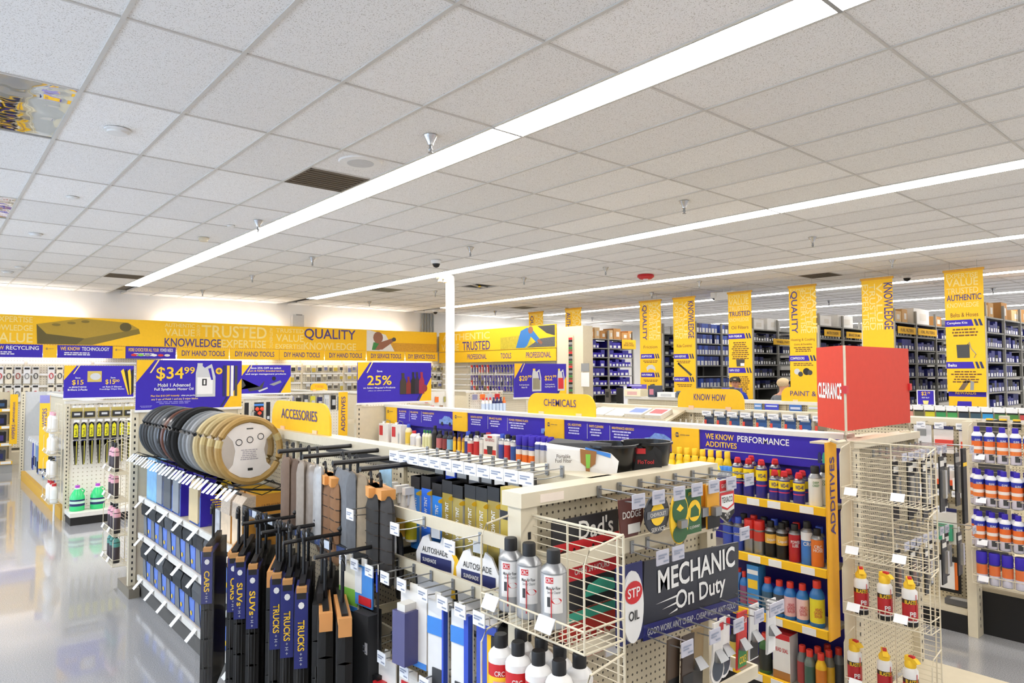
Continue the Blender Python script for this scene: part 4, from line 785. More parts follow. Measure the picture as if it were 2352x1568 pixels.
# upper seat covers on black arms
t = T('hanging_rack', 'row of black hanging arms above the floor mats', 'rack', (0, 0, 0)); ob('back_bar', MB().box(GX1 - .045, 2.3, 1.42, GX1 - .03, 3.6, 1.47, BLACK), t)
for y in (3.3, 3.02, 2.72, 2.48): ob('arm', MB().tube([(GX1 - .04, y, 1.475), (1.34, y, 1.475)], .011, BLACK, 8), t)
def pad(th, dp, ht, m):
    def fn(b):
        n = 12; rows_ = [(0, .25), (.04, .7), (.15, 1), (.5, .95), (.85, 1), (.96, .8), (1, .3)]; base = len(b.v); b.sm = True
        for f, s in rows_:
            for i in range(n):
                a = 2 * math.pi * i / n; b.v.append((th / 2 * s * math.copysign(abs(math.cos(a)) ** .7, math.cos(a)), dp / 2 * (0.75 + .25 * s) * math.sin(a), -f * ht))
        mi = b.mi(m)
        for j in range(len(rows_) - 1):
            for i in range(n): b.f.append((base + j * n + i, base + (j + 1) * n + i, base + (j + 1) * n + (i + 1) % n, base + j * n + (i + 1) % n)); b.m.append(mi)
        b.f.append(tuple(base + i for i in range(n))); b.m.append(mi); b.f.append(tuple(base + (len(rows_) - 1) * n + i for i in range(n))[::-1]); b.m.append(mi)
    return fn
PADS = [(3.5, '#6b5544', 'brown'), (3.42, '#5d4838', 'dark brown'), (3.33, '#94897d', 'silver brown'), (3.23, '#85796d', 'wrapped taupe'), (3.14, '#a9a8a6', 'wrapped grey'), (3.05, '#7a5638', 'quilted brown'), (2.96, '#835d3b', 'quilted chestnut'), (2.87, '#6d7074', 'smooth grey'), (2.81, '#5f6164', 'slate grey'), (2.74, '#8d7d66', 'beige'), (2.62, '#2c2a28', 'quilted black'), (2.54, '#353230', 'quilted charcoal')]
for k, (y, c, nm) in enumerate(PADS):
    q_ = 'quilt' in nm; top = 1.36 if q_ else 1.42
    t = T('seat_cover', '%s folded seat cover hanging from the black arms' % nm, 'seat cover', (1.47, y, top), -.32 + .1 * (k % 2)); pm = mt(c, .8 if 'wrap' not in nm else .25, var=.18, scale=35)
    ob('cover', cm(('pad', c), pad(.058, .3, .37 if not q_ else .36, pm)), t); ob('hook', cm('pdh', lambda b: b.tube([(0, -.0, -.02), (0, 0, .05), (0, .02, .075), (0, .05, .06)], .007, BLACK, 6)), t)
    if q_:
        ob('orange_card', MB().box(-.03, -.1, -.015, .03, .12, .025, mt('#dc9a52', .6)), t)
        for j in range(6): ob('quilt_seam', cm('qseam', lambda b: b.tube([(.03 * math.cos(a), .151 * math.sin(a), 0) for a in [math.pi * (1 + i / 8) for i in range(9)]], .0022, mt('#2d2218', .8), 4)), t, (0, 0, -.06 - j * .05))
# cream hook frames on the near bay
def uframe(name, label, x, y0, y1, z, back=GX1 - .02):
    t = T(name, label, 'hook rail', (0, 0, z)); ob('bar', MB().box(x - .006, y0, -.022, x + .006, y1, .022, CREAM), t)
    for y in (y0, y1): ob('arm', MB().box(x, y - .006, -.02, back, y + .006, .02, CREAM), t)
    return t
RZ = [1.29, 1.095, .79, .53]
for q, (z, y0, y1) in enumerate([(1.29, 1.66, 2.64), (1.095, 1.64, 2.72), (.79, 1.64, 2.78), (.53, 1.64, 2.84)]): uframe('hook_frame', 'cream hook frame on the near bay, %s from the top' % nth(q), 1.5, y0, y1, z)
for k in range(12): hook((GX1 - .052, 2.58 - k * .077, 1.515), WEST, .17, 'wire hook with white price tag, %s from the seat covers on the top rail' % nth(k), 'hooks on the top rail', .072)
for q, ys in enumerate([(2.6, 2.25, 1.9), (2.66, 2.56, 2.44, 2.32, 2.2, 2.06, 1.94, 1.84, 1.74), (2.72, 2.6, 2.48, 2.34, 2.18, 2.05, 1.92, 1.8)]):
    for k, y in enumerate(ys): hook((1.493, y, RZ[q]), WEST, .13, 'wire hook with white price tag, %s along the %s hook frame' % (nth(k), nth(q)), 'hooks on the %s frame' % nth(q), .06)
# goods on the near bay
TB, TG = mt('#2e7fd6', .4), mt('#9a8636', .4)
for k, (y, c, hh) in enumerate([(2.48, TB, .2), (2.4, mt('#2f6fe0', .4), .2), (2.32, TB, .19), (2.25, TG, .2), (2.18, mt('#a3924c', .4), .2), (2.1, TG, .2), (2.03, mt('#b09a3a', .4), .21), (1.96, TG, .21)]):
    t = T('window_tint_box', '%s window tint box with black top, %s from the bottles' % ('blue' if k < 3 else 'gold', nth(k)), 'box', (1.6, y, 1.12)); z = .1 + hh + .01 * (k % 2)
    ob('carton', MB().box(0, -.033, 0, .06, .033, z, c, {'-y': LGREY}), t); ob('lid_band', MB().box(-.001, -.034, z - .05, .061, .034, z, BLACK), t)
    l_ = ob('lettering', text_mesh('WINDOW TINT', .13, .022, WHITE, .015), t, (-.0015, 0, z - .15), rot=(0, -math.pi / 2, WEST)); flat(t, 'oval_badge', [(u - .5, v) for u, v in disc(.5, z - .065, .02, .009)], YELP, -.036)
t = T('tint_kit_pack', 'gold and white window tint kit pack beside the gondola post', 'pack', (1.55, 1.8, 1.13)); ob('card', MB().box(0, -.06, 0, .05, .06, .33, mt('#b5a043', .5)), t); ob('black_band', MB().box(-.001, -.061, .22, .051, .061, .25, BLACK), t); ob('white_panel', MB().box(-.001, -.061, .06, .051, .061, .16, WHITE), t); ob('lower_panel', MB().box(-.001, -.061, .0, .051, .061, .055, BLACK), t)
for k, (y, c, lab, nm) in enumerate([(2.66, '#e9e4da', '#3f6fae', 'white spray bottle with blue hang card next to the seat covers'), (2.57, '#f2efe8', '#e8b640', 'white bottle with orange stripe next to the seat covers'), (2.5, '#efece6', '#d9c92a', 'white sprayer bottle with yellow label beside the tint boxes')]):
    t = T('spray_bottle', nm, 'bottle', (1.6, y, 1.15)); ob('body', MB().lathe([(.03, 0, mt(c, .35)), (.032, .01, mt(lab, .4) if k else mt(c, .35)), (.032, .1, mt(c, .35)), (.028, .13, mt(c, .35)), (.014, .17, mt(c, .35)), (.012, .2, mt(c, .35))], 14), t)
    ob('sprayer', MB().box(-.045, -.012, .195, .02, .012, .225, mt(c, .35)).box(-.03, -.006, .15, -.02, .006, .2, mt(c, .35)), t)
    if k == 0: ob('hang_card', MB().box(-.04, -.05, .16, -.036, .05, .3, mt('#9cc4e4', .4, var=.4, scale=25)), t)
for k in range(8):
    y = 2.42 - k * .08; c = (BLACK, ROYAL, BLACK, mt('#6d7076', .5), BLACK, BLACK, BLACK, DGREY)[k]
    t = T('small_carded_pack', '%s small carded pack from the seat covers behind the price tags' % nth(k), 'pack', (1.68, y, 1.36)); ob('card', MB().box(0, -.034, 0, .012, .034, .12, c), t); ob('print_band', MB().face([(-.001, .03, .07), (-.001, -.03, .07), (-.001, -.03, .1), (-.001, .03, .1)], OFFW if k % 2 else GREY), t)
# sunshade packs
SH = mt('#ece9e6', .5)
for k, (y, z, rz) in enumerate([(2.58, 1.24, WEST - .5), (2.27, 1.237, WEST + .12), (2.0, 1.232, WEST + .1)]):
    t = T('sunshade_pack', 'white and navy auto sunshade pack, %s from the seat covers on the top hook frame' % nth(k), 'sunshade', (1.56, y, z), rz)
    pl = [(-.1, -.27), (.1, -.27), (.115, -.1), (.075, -.035), (.04, -.02), (.03, -.045), (-.03, -.045), (-.04, -.02), (-.075, -.035), (-.115, -.1)]
    ob('card', MB().prism(pl, -.004, .004, SH), t); letter(t, 'AUTOSHADE', 0, -.08, .15, .022, DGREY, -.006, bold=.004); flat(t, 'navy_band', rect(-.085, -.145, .095, -.1), NAVY, -.006); letter(t, 'SUNSHADE', -.03, -.12, .08, .015, WHITE, -.0075); small_print(t, -.01, -.17, .1, 2, .012, GREY, -.006, seed=k)
    ob('coiled_shade', MB().tube([(.13 * math.cos(a), .02, -.2 + .13 * math.sin(a)) for a in [i * math.pi / 12 for i in range(24)]], .013, BLACK, 6, True), t); ob('foil_disc', MB().prism(disc(0, -.2, .125, .125, 20), .012, .022, mt('#b9bcc0', .25, .6)), t)
    if k == 1: ob('yellow_stripe', MB().raw([(.115, -.007, -.1), (.075, -.007, -.035), (.13, -.007, -.08), (.17, -.007, -.13), (.12, -.007, -.24), (.095, -.007, -.24)], [(0, 3, 2, 1), (0, 5, 4, 3)], YEL), t)
    ob('hang_tab', MB().box(-.025, -.002, -.03, .025, .002, .025, WHITE), t)
def carded(name, label, loc, rz, wd, ht, m, extra=(), cat='pack'):
    """flat hanging pack; extra: (part, x0, z0, x1, z1, mat, depth)"""
    t = T(name, label, cat, loc, rz); ob('card', MB().box(-wd / 2, -.003, -ht, wd / 2, .003, 0, m), t)
    for (nm, a, b_, c, d, mm, dp) in extra: ob(nm, MB().box(a * wd, -.004 - dp, -ht + b_ * ht, c * wd, -.003, -ht + d * ht, mm), t)
    ob('hang_tab', MB().box(-wd * .15, -.002, -.005, wd * .15, .002, .03, OFFW), t); return t
carded('seat_cushion_pack', 'cream card pack with green meadow picture over a black pad', (1.39, 2.66, 1.07), WEST + .15, .13, .2, mt('#e9e0c8', .5), [('meadow_print', -.48, .12, .48, .45, LGREEN, .001), ('blue_stripe', -.48, .0, .48, .1, SKY, .001)])
carded('black_pad', 'dark grey folded pad hanging under the meadow card', (1.40, 2.62, .88), WEST + .15, .15, .3, mt('#1b1c1e', .7), [('fold', -.45, .1, .45, .95, mt('#232528', .7), .05)], 'pad')
carded('wiper_pad_pack', 'blue and white carded pack with red label', (1.39, 2.53, 1.075), WEST + .1, .12, .16, mt('#4a8fd8', .45), [('white_panel', -.48, .3, -.1, .95, WHITE, .002), ('red_label', -.25, .05, .45, .25, RED, .003)])
carded('leg_cover_pack', 'long dark grey fabric cover hanging under the blue carded pack', (1.41, 2.5, .92), WEST + .1, .12, .36, mt('#2a2b2e', .8), [('bulge', -.42, .05, .42, .95, mt('#303236', .8), .05)], 'cover')
carded('steering_lock_pack', 'tall black pack with blue top edge', (1.39, 2.42, 1.07), WEST - .5, .12, .27, BLACK, [('blue_top', -.5, .8, .5, 1, ROYAL, .004)])
carded('cup_holder_pack', 'pale card with dark violet drink bottle', (1.39, 2.16, 1.06), WEST + .1, .15, .26, mt('#e6e2dc', .5), [('bottle', -.3, .06, .18, .78, mt('#4c4a78', .3), .06), ('bottle_cap', -.2, .78, .1, .88, OFFW, .05), ('blue_swoosh', -.5, .0, .5, .08, SKY, .001)])
carded('smoke_filter_pack', 'tall white and blue pack with grey window, farther of the two', (1.40, 2.02, 1.06), WEST + .15, .1, .42, mt('#e4e4e2', .5), [('blue_header', -.5, .72, .5, .86, SKY, .003), ('grey_window', -.25, .1, .25, .45, DGREY, .003), ('blue_edge', .42, 0, .5, 1, ROYAL, .02)])
carded('smoke_filter_pack', 'tall white and blue pack with grey window, nearer of the two', (1.40, 1.88, 1.06), WEST + .15, .1, .45, mt('#e8e8e6', .5), [('blue_header', -.5, .76, .5, .88, SKY, .003), ('grey_window', -.3, .1, .15, .48, DGREY, .003), ('blue_edge', .3, 0, .5, 1, ROYAL, .02)])
carded('blade_refill_pack', 'tall blue and yellow pack next to the gondola post', (1.40, 1.75, 1.05), WEST + .1, .09, .5, mt('#3b55b8', .5), [('yellow_stripe', .1, .3, .3, .95, YEL, .004), ('black_panel', .3, .3, .5, .95, BLACK, .004)])
carded('reflector_pack', 'white card with round red reflector on the third hook frame', (1.40, 2.36, .76), WEST + .1, .11, .15, mt('#ece8e2', .5), [('red_reflector', -.45, .0, .0, .4, RED, .03), ('black_backing', -.6, .1, -.3, .5, BLACK, .02)])
carded('mirror_pack', 'white card with grey oval mirror on the third hook frame', (1.40, 2.18, .74), WEST + .1, .16, .2, mt('#e3ded6', .5), [('grey_mirror', -.45, -.2, .3, .1, mt('#55585c', .3), .04), ('red_print', -.4, .8, -.1, .9, RED, .002)])
carded('lamp_pack', 'blue edged card pack at the near end of the third hook frame', (1.40, 1.98, .74), WEST, .12, .16, mt('#d9dde4', .5), [('blue_edge', .3, .2, .5, .9, ROYAL, .02), ('dark_lamp', -.3, .1, .2, .5, DGREY, .03)])
carded('visor_pack', 'dark fabric organiser hanging behind the sunshade packs', (1.72, 2.0, 1.05), WEST, .5, .25, mt('#4a4640', .8), [('pocket', -.4, .1, .3, .7, mt('#57524a', .8), .03)], 'organiser')
# ================================================================ END CAP ONE with the garage signs
t = T('end_cap', 'cream pegboard end cap with tin garage signs and bottle openers', 'shelf unit', (0, 0, 0))
post(t, 1.395, 1.57, 0, 1.456, '-y', .066, .06); post(t, 2.35, 1.57, 0, 1.456, '-y', .06, .06)
pegpanel(t, .9, 1.3, (1.87, 1.575, .16), 0); ob('top_rail', MB().box(1.355, 1.53, 1.457, 2.385, 1.62, 1.5, CREAM), t); ob('top_plate', MB().box(1.84, 1.62, 1.465, 2.35, 2.1, 1.48, CREAMD), t)
ob('base', MB().box(1.4, 1.35, 0, 2.34, 1.56, .14, CREAMD), t); ob('sticker', MB().box(1.43, 1.528, 1.465, 1.53, 1.53, 1.49, mt('#f0e2d2', .5)), t)
def eframe(x0, x1, y, z, label):
    f = T('hook_frame', label, 'hook rail', (0, 0, z)); ob('bar', MB().box(x0, y - .006, -.022, x1, y + .006, .022, CREAM), f)
    for x in (x0, x1): ob('arm', MB().box(x - .006, y, -.02, x + .006, 1.545, .02, CREAM), f)
eframe(1.43, 2.25, 1.45, 1.303, 'cream hook frame above the mechanic sign on the end cap'); eframe(1.43, 2.37, 1.45, 1.03, 'cream hook frame below the mechanic sign on the end cap'); eframe(1.43, 2.42, 1.4, .735, 'lowest cream hook frame on the end cap')
for k, x in enumerate((1.69, 1.79, 1.9, 2.0, 2.1, 2.21, 2.33)): hook((x, 1.526, 1.475), 0, .16, 'wire hook with clear tag, %s along the top of the end cap' % nth(k), 'hooks along the end cap top', .06, clear=True)
for k, x in enumerate((1.75, 1.83, 2.22)): hook((x, 1.443, 1.303), 0, .12, 'wire hook with clear tag, %s on the end cap frame above the mechanic sign' % nth(k), 'hooks above the mechanic sign', .06, clear=True)
for k, x in enumerate((1.8, 1.95, 2.09, 2.22, 2.32, 2.36)): hook((x, 1.443, 1.03), 0, .17, 'wire hook with clear tag, %s on the end cap frame below the mechanic sign' % nth(k), 'hooks below the mechanic sign', .06, clear=True)
# tin signs
CH = mt('#2a2d38', .4)
t = T('tin_sign', 'charcoal tin sign reading mechanic on duty', 'sign', (2.06, 1.425, 1.11), rot=(0, .05, 0)); ob('plate', MB().box(-.28, -.004, -.125, .28, .004, .125, CH), t); flat(t, 'navy_border', rect(-.28, -.125, .28, -.075), mt('#2b2f6e', .4), -.0055)
letter(t, 'MECHANIC', 0.02, .065, .46, .075, WHITE, -.0065, rot=-.06, bold=.02); letter(t, 'On Duty', .04, -.025, .3, .08, WHITE, -.0065, rot=-.06, bold=.015)
for q in range(3): ob('speed_line', MB().face([(-.22 + q * .035, -.006, -.02 - q * .022), (-.1, -.006, -.013 - q * .022), (-.1, -.006, -.006 - q * .022)], WHITE), t)
letter(t, "GOOD WORK AIN'T CHEAP - CHEAP WORK AIN'T GOOD", 0, -.1, .52, .022, LGREY, -.0065)
t = T('tin_sign', 'red and black tin sign for a family garage behind the wire wing', 'sign', (1.6, 1.5, 1.28)); ob('plate', MB().box(-.15, -.004, -.15, .15, .004, .13, mt('#1d1c1e', .45)), t); flat(t, 'red_field', rect(-.15, -.06, .15, .06), RED, -.0055); letter(t, "Dad's", .04, .09, .16, .06, OFFW, -.0065); letter(t, 'GARAGE', 0, .015, .26, .05, mt('#2a1512', .5), -.0065); letter(t, 'OPEN 24 HOURS', .02, -.035, .16, .018, OFFW, -.0065); flat(t, 'teal_car', [(-.02, -.12), (.13, -.12), (.12, -.085), (.06, -.07), (.0, -.085)], TEAL, -.0065)
t = T('tin_sign', 'red and teal tin sign low behind the wire wing', 'sign', (1.62, 1.51, 1.05)); ob('plate', MB().box(-.13, -.004, -.08, .13, .004, .07, mt('#b8352b', .45)), t); letter(t, 'SALES', 0, -.02, .18, .04, mt('#e8d8c0', .5), -.0065); flat(t, 'teal_strip', rect(-.13, .04, .13, .07), TEAL, -.0055)
t = T('tin_sign', 'navy tin sign with white oval motor oil badge beside the mechanic sign', 'sign', (1.70, 1.4, 1.14)); ob('plate', MB().prism(disc(0, -.01, .05, .11, 24), -.004, .004, WHITE), t); ob('backing', MB().box(-.07, .004, -.12, .055, .01, .12, NAVY), t); flat(t, 'red_oval', disc(0, .035, .042, .035, 20), RED, -.0055); letter(t, 'STP', 0, .035, .06, .03, WHITE, -.0065); letter(t, 'OIL', 0, -.035, .05, .03, BLACK, -.0065)
t = T('tin_sign', 'brown and red shield tin sign at the left of the end cap top row', 'sign', (1.72, 1.42, 1.41)); ob('plate', MB().prism([(-.06, .05), (.06, .05), (.06, -.02), (.03, -.07), (-.05, -.07)], -.003, .003, mt('#5a2f28', .45)), t); letter(t, 'DODGE', 0, .0, .09, .022, OFFW, -.005); flat(t, 'white_patch', rect(-.02, -.06, .04, -.03), OFFW, -.0048)
t = T('tin_sign', 'round grey and yellow super service tin sign', 'sign', (1.8, 1.38, 1.405)); ob('plate', MB().prism(disc(0, 0, .062, .062, 28), -.003, .003, mt('#33363d', .4)), t); flat(t, 'yellow_center', disc(0, 0, .036, .036, 20), YELP, -.0045); flat(t, 'grey_bar', rect(-.055, -.011, .055, .013), mt('#6a6d74', .4), -.005)
letter(t, 'SUPER', 0, .047, .06, .014, OFFW, -.0055); letter(t, 'SERVICE', 0, -.047, .07, .014, OFFW, -.0055); letter(t, 'CHEVROLET', 0, 0, .08, .012, OFFW, -.0062)
JG = mt('#2e5c34', .45)
t = T('bottle_opener_sign', 'round green and yellow tractor bottle opener', 'bottle opener', (1.905, 1.37, 1.38)); ob('plate', MB().prism(disc(0, 0, .05, .085, 24), -.003, .003, YELP), t); flat(t, 'green_top', disc(0, .025, .042, .045, 20), JG, -.0045); flat(t, 'green_base', disc(0, -.05, .04, .03, 20), JG, -.0046); flat(t, 'deer_badge', [(-.02, .03), (0, .045), (.02, .03), (0, .02)], YELP, -.005); ob('opener', MB().box(-.018, -.022, -.03, .018, -.004, -.005, STEEL), t)
t = T('bottle_opener_sign', 'green and yellow tractor picture sign', 'bottle opener', (2.0, 1.38, 1.39)); ob('plate', MB().box(-.042, -.003, -.075, .042, .003, .075, JG), t); flat(t, 'yellow_disc', disc(0, .0, .036, .036, 20), YELP, -.0045); flat(t, 'tractor', [(-.025, -.02), (.025, -.02), (.025, .0), (.005, .02), (-.02, .01)], JG, -.005); letter(t, 'JOHN DEERE', 0, .058, .07, .012, YELP, -.005); letter(t, '12 JOHNNY', 0, -.055, .06, .012, OFFW, -.005)
for k, x in enumerate((2.065, 2.115)):
    t = T('bottle_opener_sign', 'orange and black carded bottle opener, %s of two' % ('farther', 'nearer')[k], 'bottle opener', (x, 1.4 - .02 * k, 1.39)); ob('plate', MB().box(-.038, -.003, -.075, .038, .003, .075, mt('#e0a02a', .45)), t); flat(t, 'black_base', rect(-.038, -.075, .038, -.03), BLACK, -.0045); ob('opener', MB().box(-.016, -.024, -.03, .02, -.004, .0, STEEL), t)
t = T('bottle_opener_sign', 'red white and black gasoline shield bottle opener', 'bottle opener', (2.2, 1.38, 1.4)); ob('plate', MB().prism([(-.048, .075), (.048, .075), (.048, -.05), (0, -.08), (-.048, -.05)], -.003, .003, OFFW), t); flat(t, 'red_top', rect(-.045, .035, .045, .072), RED, -.0045); flat(t, 'red_border', [(-.045, .03), (.045, .03), (.045, -.02), (0, -.035), (-.045, -.02)], RED, -.0045); flat(t, 'white_field', [(-.038, .02), (.038, .02), (.038, -.015), (0, -.028), (-.038, -.015)], WHITE, -.005)
letter(t, 'GASOLINE', 0, .053, .075, .014, OFFW, -.0055); letter(t, 'TEXACO', 0, .003, .07, .02, BLACK, -.0055); flat(t, 'black_base', [(-.045, -.035), (0, -.045), (.045, -.035), (.045, -.05), (0, -.078), (-.045, -.05)], BLACK, -.0047); letter(t, 'MOTOR\nOIL', 0, -.055, .035, .02, OFFW, -.0055)
OPN = [(1.82, '#4a3a2c', 'brown wood'), (1.88, '#3a2c22', 'dark wood'), (1.95, '#8a7450', 'tan and black'), (2.05, '#e4e0da', 'white round headed'), (2.11, '#e8e6e2', 'white round headed nearer'), (2.2, '#c8302c', 'red and green'), (2.3, '#e6e6e4', 'white and black'), (2.4, '#d9d9d8', 'pale grey and white')]
for k, (x, c, nm) in enumerate(OPN):
    t = T('bottle_opener_sign', '%s bottle opener plaque on the frame below the mechanic sign' % nm, 'bottle opener', (x, 1.34 - .012 * (k % 2), .93), rot=(0, .08, .12)); m = mt(c, .5, var=.15, scale=20)
    if k in (3, 4): ob('plate', MB().prism([(-.036, .09)] + [(.036, .09), (.036, -.03)] + [(.05 * math.cos(a), -.06 + .05 * math.sin(a)) for a in [-.2 - i * .4 for i in range(8)]] + [(-.036, -.03)], -.003, .003, m), t); flat(t, 'dark_disc', disc(0, -.06, .04, .04), mt('#3b4450', .5), -.0045); flat(t, 'red_mark', rect(.005, .06, .034, .085), RED, -.0045)
    else: ob('plate', MB().box(-.038, -.003, -.1, .038, .003, .09, m), t); flat(t, 'lower_panel', rect(-.034, -.095, .034, -.03), [BLACK, BLACK, mt('#2b2620', .5), 0, 0, GREEN, BLACK, WHITE][k], -.0045)
    if k == 5: letter(t, 'Coca-Cola', 0, .06, .06, .02, OFFW, -.005); letter(t, 'COKE', 0, -.07, .05, .025, YELP, -.0055)
    if k > 1: ob('opener', MB().raw([(-.022, -.004, .0), (.022, -.004, .0), (.03, -.03, -.03), (-.03, -.03, -.03), (.026, -.004, -.035), (-.026, -.004, -.035)], [(0, 1, 2, 3), (3, 2, 4, 5), (0, 3, 5), (1, 4, 2)], STEEL), t)
carded('price_card', 'loose white price card on the end cap pegboard', (1.72, 1.5, 1.0), 0, .07, .05, mt('#e4e6ea', .4), cat='card')
# drain pans and funnels on the top plate
def bowl(b, r=.1, h=.1): b.lathe([(r * .82, 0, BLACKG), (r, h, BLACKG), (r * 1.05, h, BLACKG), (r * 1.05, h + .008, BLACKG), (r * .96, h + .008, BLACKG), (r * .78, .01, BLACKG)], 28, caps=False); b.lathe([(r * .8, 0, BLACKG), (r * .8, .01, BLACKG)], 28)
for k, (x, y, r, nm) in enumerate([(1.99, 1.74, .105, 'black fuel filter funnel with white leaflet sleeve'), (2.16, 1.7, .095, 'black filter funnel with red and black sleeve')]):
    t = T('filter_funnel', nm, 'funnel', (x, y, 1.481), -.75); ob('bowl', cm(('bowl', r), lambda b: bowl(b, r)), t)
    sl = MB(); pts = [(-r * 1.08 + .0, 0), (-r * 1.08, .1)]
    if k == 0:
        ob('leaflet', MB().raw([(-.24, -.1, .0), (.01, -.115, .0), (.02, -.11, .055), (-.01, -.1, .085), (-.24, -.06, .115), (-.24, -.1, .1)], [(0, 1, 2, 3, 5), (3, 4, 5)], mt('#ebe8e2', .5)), t); letter(t, 'Portable\nFuel Filter', -.18, .065, .06, .03, mt('#6b6058', .5), -.118); flat(t, 'printed_funnel', [(-.12, .1), (-.06, .09), (-.065, .045), (-.085, .03), (-.085, .01), (-.1, .01), (-.1, .035), (-.118, .05)], mt('#9a6a3a', .5), -.1135); flat(t, 'printed_arrow', [(-.1, .08), (-.082, .08), (-.085, .03), (-.098, .03)], LGREEN, -.1142)
        ob('card_top', MB().raw([(-.24, -.06, .115), (-.01, -.1, .085), (.0, -.07, .115), (-.2, -.03, .13)], [(0, 1, 2, 3)], DGREY), t); ob('blue_band', MB().face([(-.1, -.102, .094), (-.01, -.106, .066), (-.008, -.104, .08), (-.1, -.1, .104)], SKY), t)
    else:
        ob('sleeve', MB().raw([(-.1, -.09, 0), (.04, -.1, 0), (.04, -.1, .08), (0, -.09, .11), (-.1, -.08, .12)], [(0, 1, 2, 3, 4)], BLACK), t); flat(t, 'red_patch', rect(-.06, .07, -.02, .09), RED, -.1005); letter(t, 'FloTool', -.02, .04, .06, .015, RED, -.102)
# side wing with spray cans: wire grid on the plane x, basket shelves towards -x
def wing(label, x, ya, yb, z0, z1, dep, shelves, step=.0235):
    t = T('wire_wing', label, 'wire rack', (0, 0, 0)); b = MB(); z = z0
    while z < z1: b.tube([(x, ya, z), (x, yb, z)], .0016, CREAM, 4); z += step
    ob('wire_grid', b, t, kind='stuff')
    for y in (ya, ya + .02, (ya + yb) / 2, yb): ob('frame_wire', MB().tube([(x, y, z0), (x, y, z1)], .0035, CREAM, 6), t)
    ob('top_wire', MB().tube([(x, yb, z1), (x, ya, z1)], .004, CREAM, 6), t)
    for q, zs in enumerate(shelves):
        s = ob('basket', MB().tube([(x, ya, zs), (x - dep, ya, zs), (x - dep, yb, zs), (x, yb, zs)], .003, CREAM, 6), t)
        bb = MB(); n = 16
        for i in range(n + 1):
            y = ya + (yb - ya) * i / n; bb.tube([(x, y, zs), (x - dep, y, zs), (x - dep, y, zs + .055)], .0018, CREAM, 4)
        ob('floor_wires', bb, s, kind='stuff'); ob('front_rail', MB().tube([(x, ya, zs + .055), (x - dep, ya, zs + .055), (x - dep, yb, zs + .055), (x, yb, zs + .055)], .003, CREAM, 6), s)
        for y in (ya, yb): ob('end_hoop', MB().tube([(x - dep, y, zs), (x - dep, y, zs + .22), (x - dep + .02, y, zs + .25), (x, y, zs + .27)], .003, CREAM, 6), s)
        for i in range(2):
            y = yb - (yb - ya) * (.06 + .55 * i); ob('price_tag', MB().raw([(x - dep - .004, y, zs + .06), (x - dep - .004, y - .06, zs + .06), (x - dep - .022, y - .06, zs + .025), (x - dep - .022, y, zs + .025), (x - dep - .001, y, zs + .06), (x - dep - .001, y - .06, zs + .06), (x - dep - .019, y - .06, zs + .025), (x - dep - .019, y, zs + .025)], [(0, 3, 2, 1), (4, 5, 6, 7), (0, 1, 5, 4), (2, 3, 7, 6), (1, 2, 6, 5), (3, 0, 4, 7)], TAGM), s)
    return t
wing('cream wire wing with spray can baskets beside the end cap post', 1.41, 1.19, 1.6, .2, 1.43, .15, (1.163, .858, .55))
SIL, SWH = mt('#b4b6b8', .3, .5), mt('#e6e5e3', .35)
AF = -.8; CR = .036
for k, y in enumerate((1.555, 1.475, 1.375)):
    t = can('spray_can', 'silver air flow cleaner spray can with black cap, %s from the post' % nth(k), 'spray can', (1.335, y, 1.166), CR, .207, [(.12, SIL), (1, SIL)], BLACK, .036, .019, dome=.024)
    ob('label_panel', cm('mafp', lambda b: b.raw([((CR + .0007) * math.sin(a), -(CR + .0007) * math.cos(a), z) for z in (.045, .145) for a in [AF - .75 + i * .15 for i in range(11)]], [(i, i + 1, i + 12, i + 11) for i in range(10)], SWH)), t)
    ob('red_box', cm('mafr', lambda b: b.raw([((CR + .001) * math.sin(a), -(CR + .001) * math.cos(a), z) for z in (.124, .14) for a in [AF - .6 + i * .15 for i in range(5)]], [(i, i + 1, i + 6, i + 5) for i in range(4)], RED)), t)
    wrap(t, 'CRC', CR + .0015, .132, .02, .011, WHITE, AF - .3); wrap(t, 'Mass Air Flow', CR + .0015, .112, .04, .009, DGREY, AF); wrap(t, 'Sensor Cleaner', CR + .0015, .101, .038, .008, GREY, AF + .05)
    ob('red_oval', cm('mafo', lambda b: b.raw([((CR + .001) * math.sin(AF + .25 + .4 * math.cos(a)), -(CR + .001) * math.cos(AF + .25 + .4 * math.cos(a)), .078 + .008 * math.sin(a)) for a in [i * math.pi / 8 for i in range(16)]], [tuple(range(16))], RED)), t); ob('sensor_print', cm('mafs', lambda b: b.raw([((CR + .001) * math.sin(AF - .35 + d), -(CR + .001) * math.cos(AF - .35 + d), z) for z in (.062, .088) for d in (-.12, 0, .12)], [(0, 1, 4, 3), (1, 2, 5, 4)], DGREY)), t); ob('straw', cm('mafst', lambda b: b.tube([((CR + .0025) * math.sin(AF - .15), -(CR + .0025) * math.cos(AF - .15), z) for z in (.02, .11)], .0014, RED, 5)), t)
RC = [(1.3, 1.56), (1.3, 1.484), (1.3, 1.4), (1.3, 1.32), (1.372, 1.553), (1.372, 1.465), (1.372, 1.39), (1.372, 1.315)]
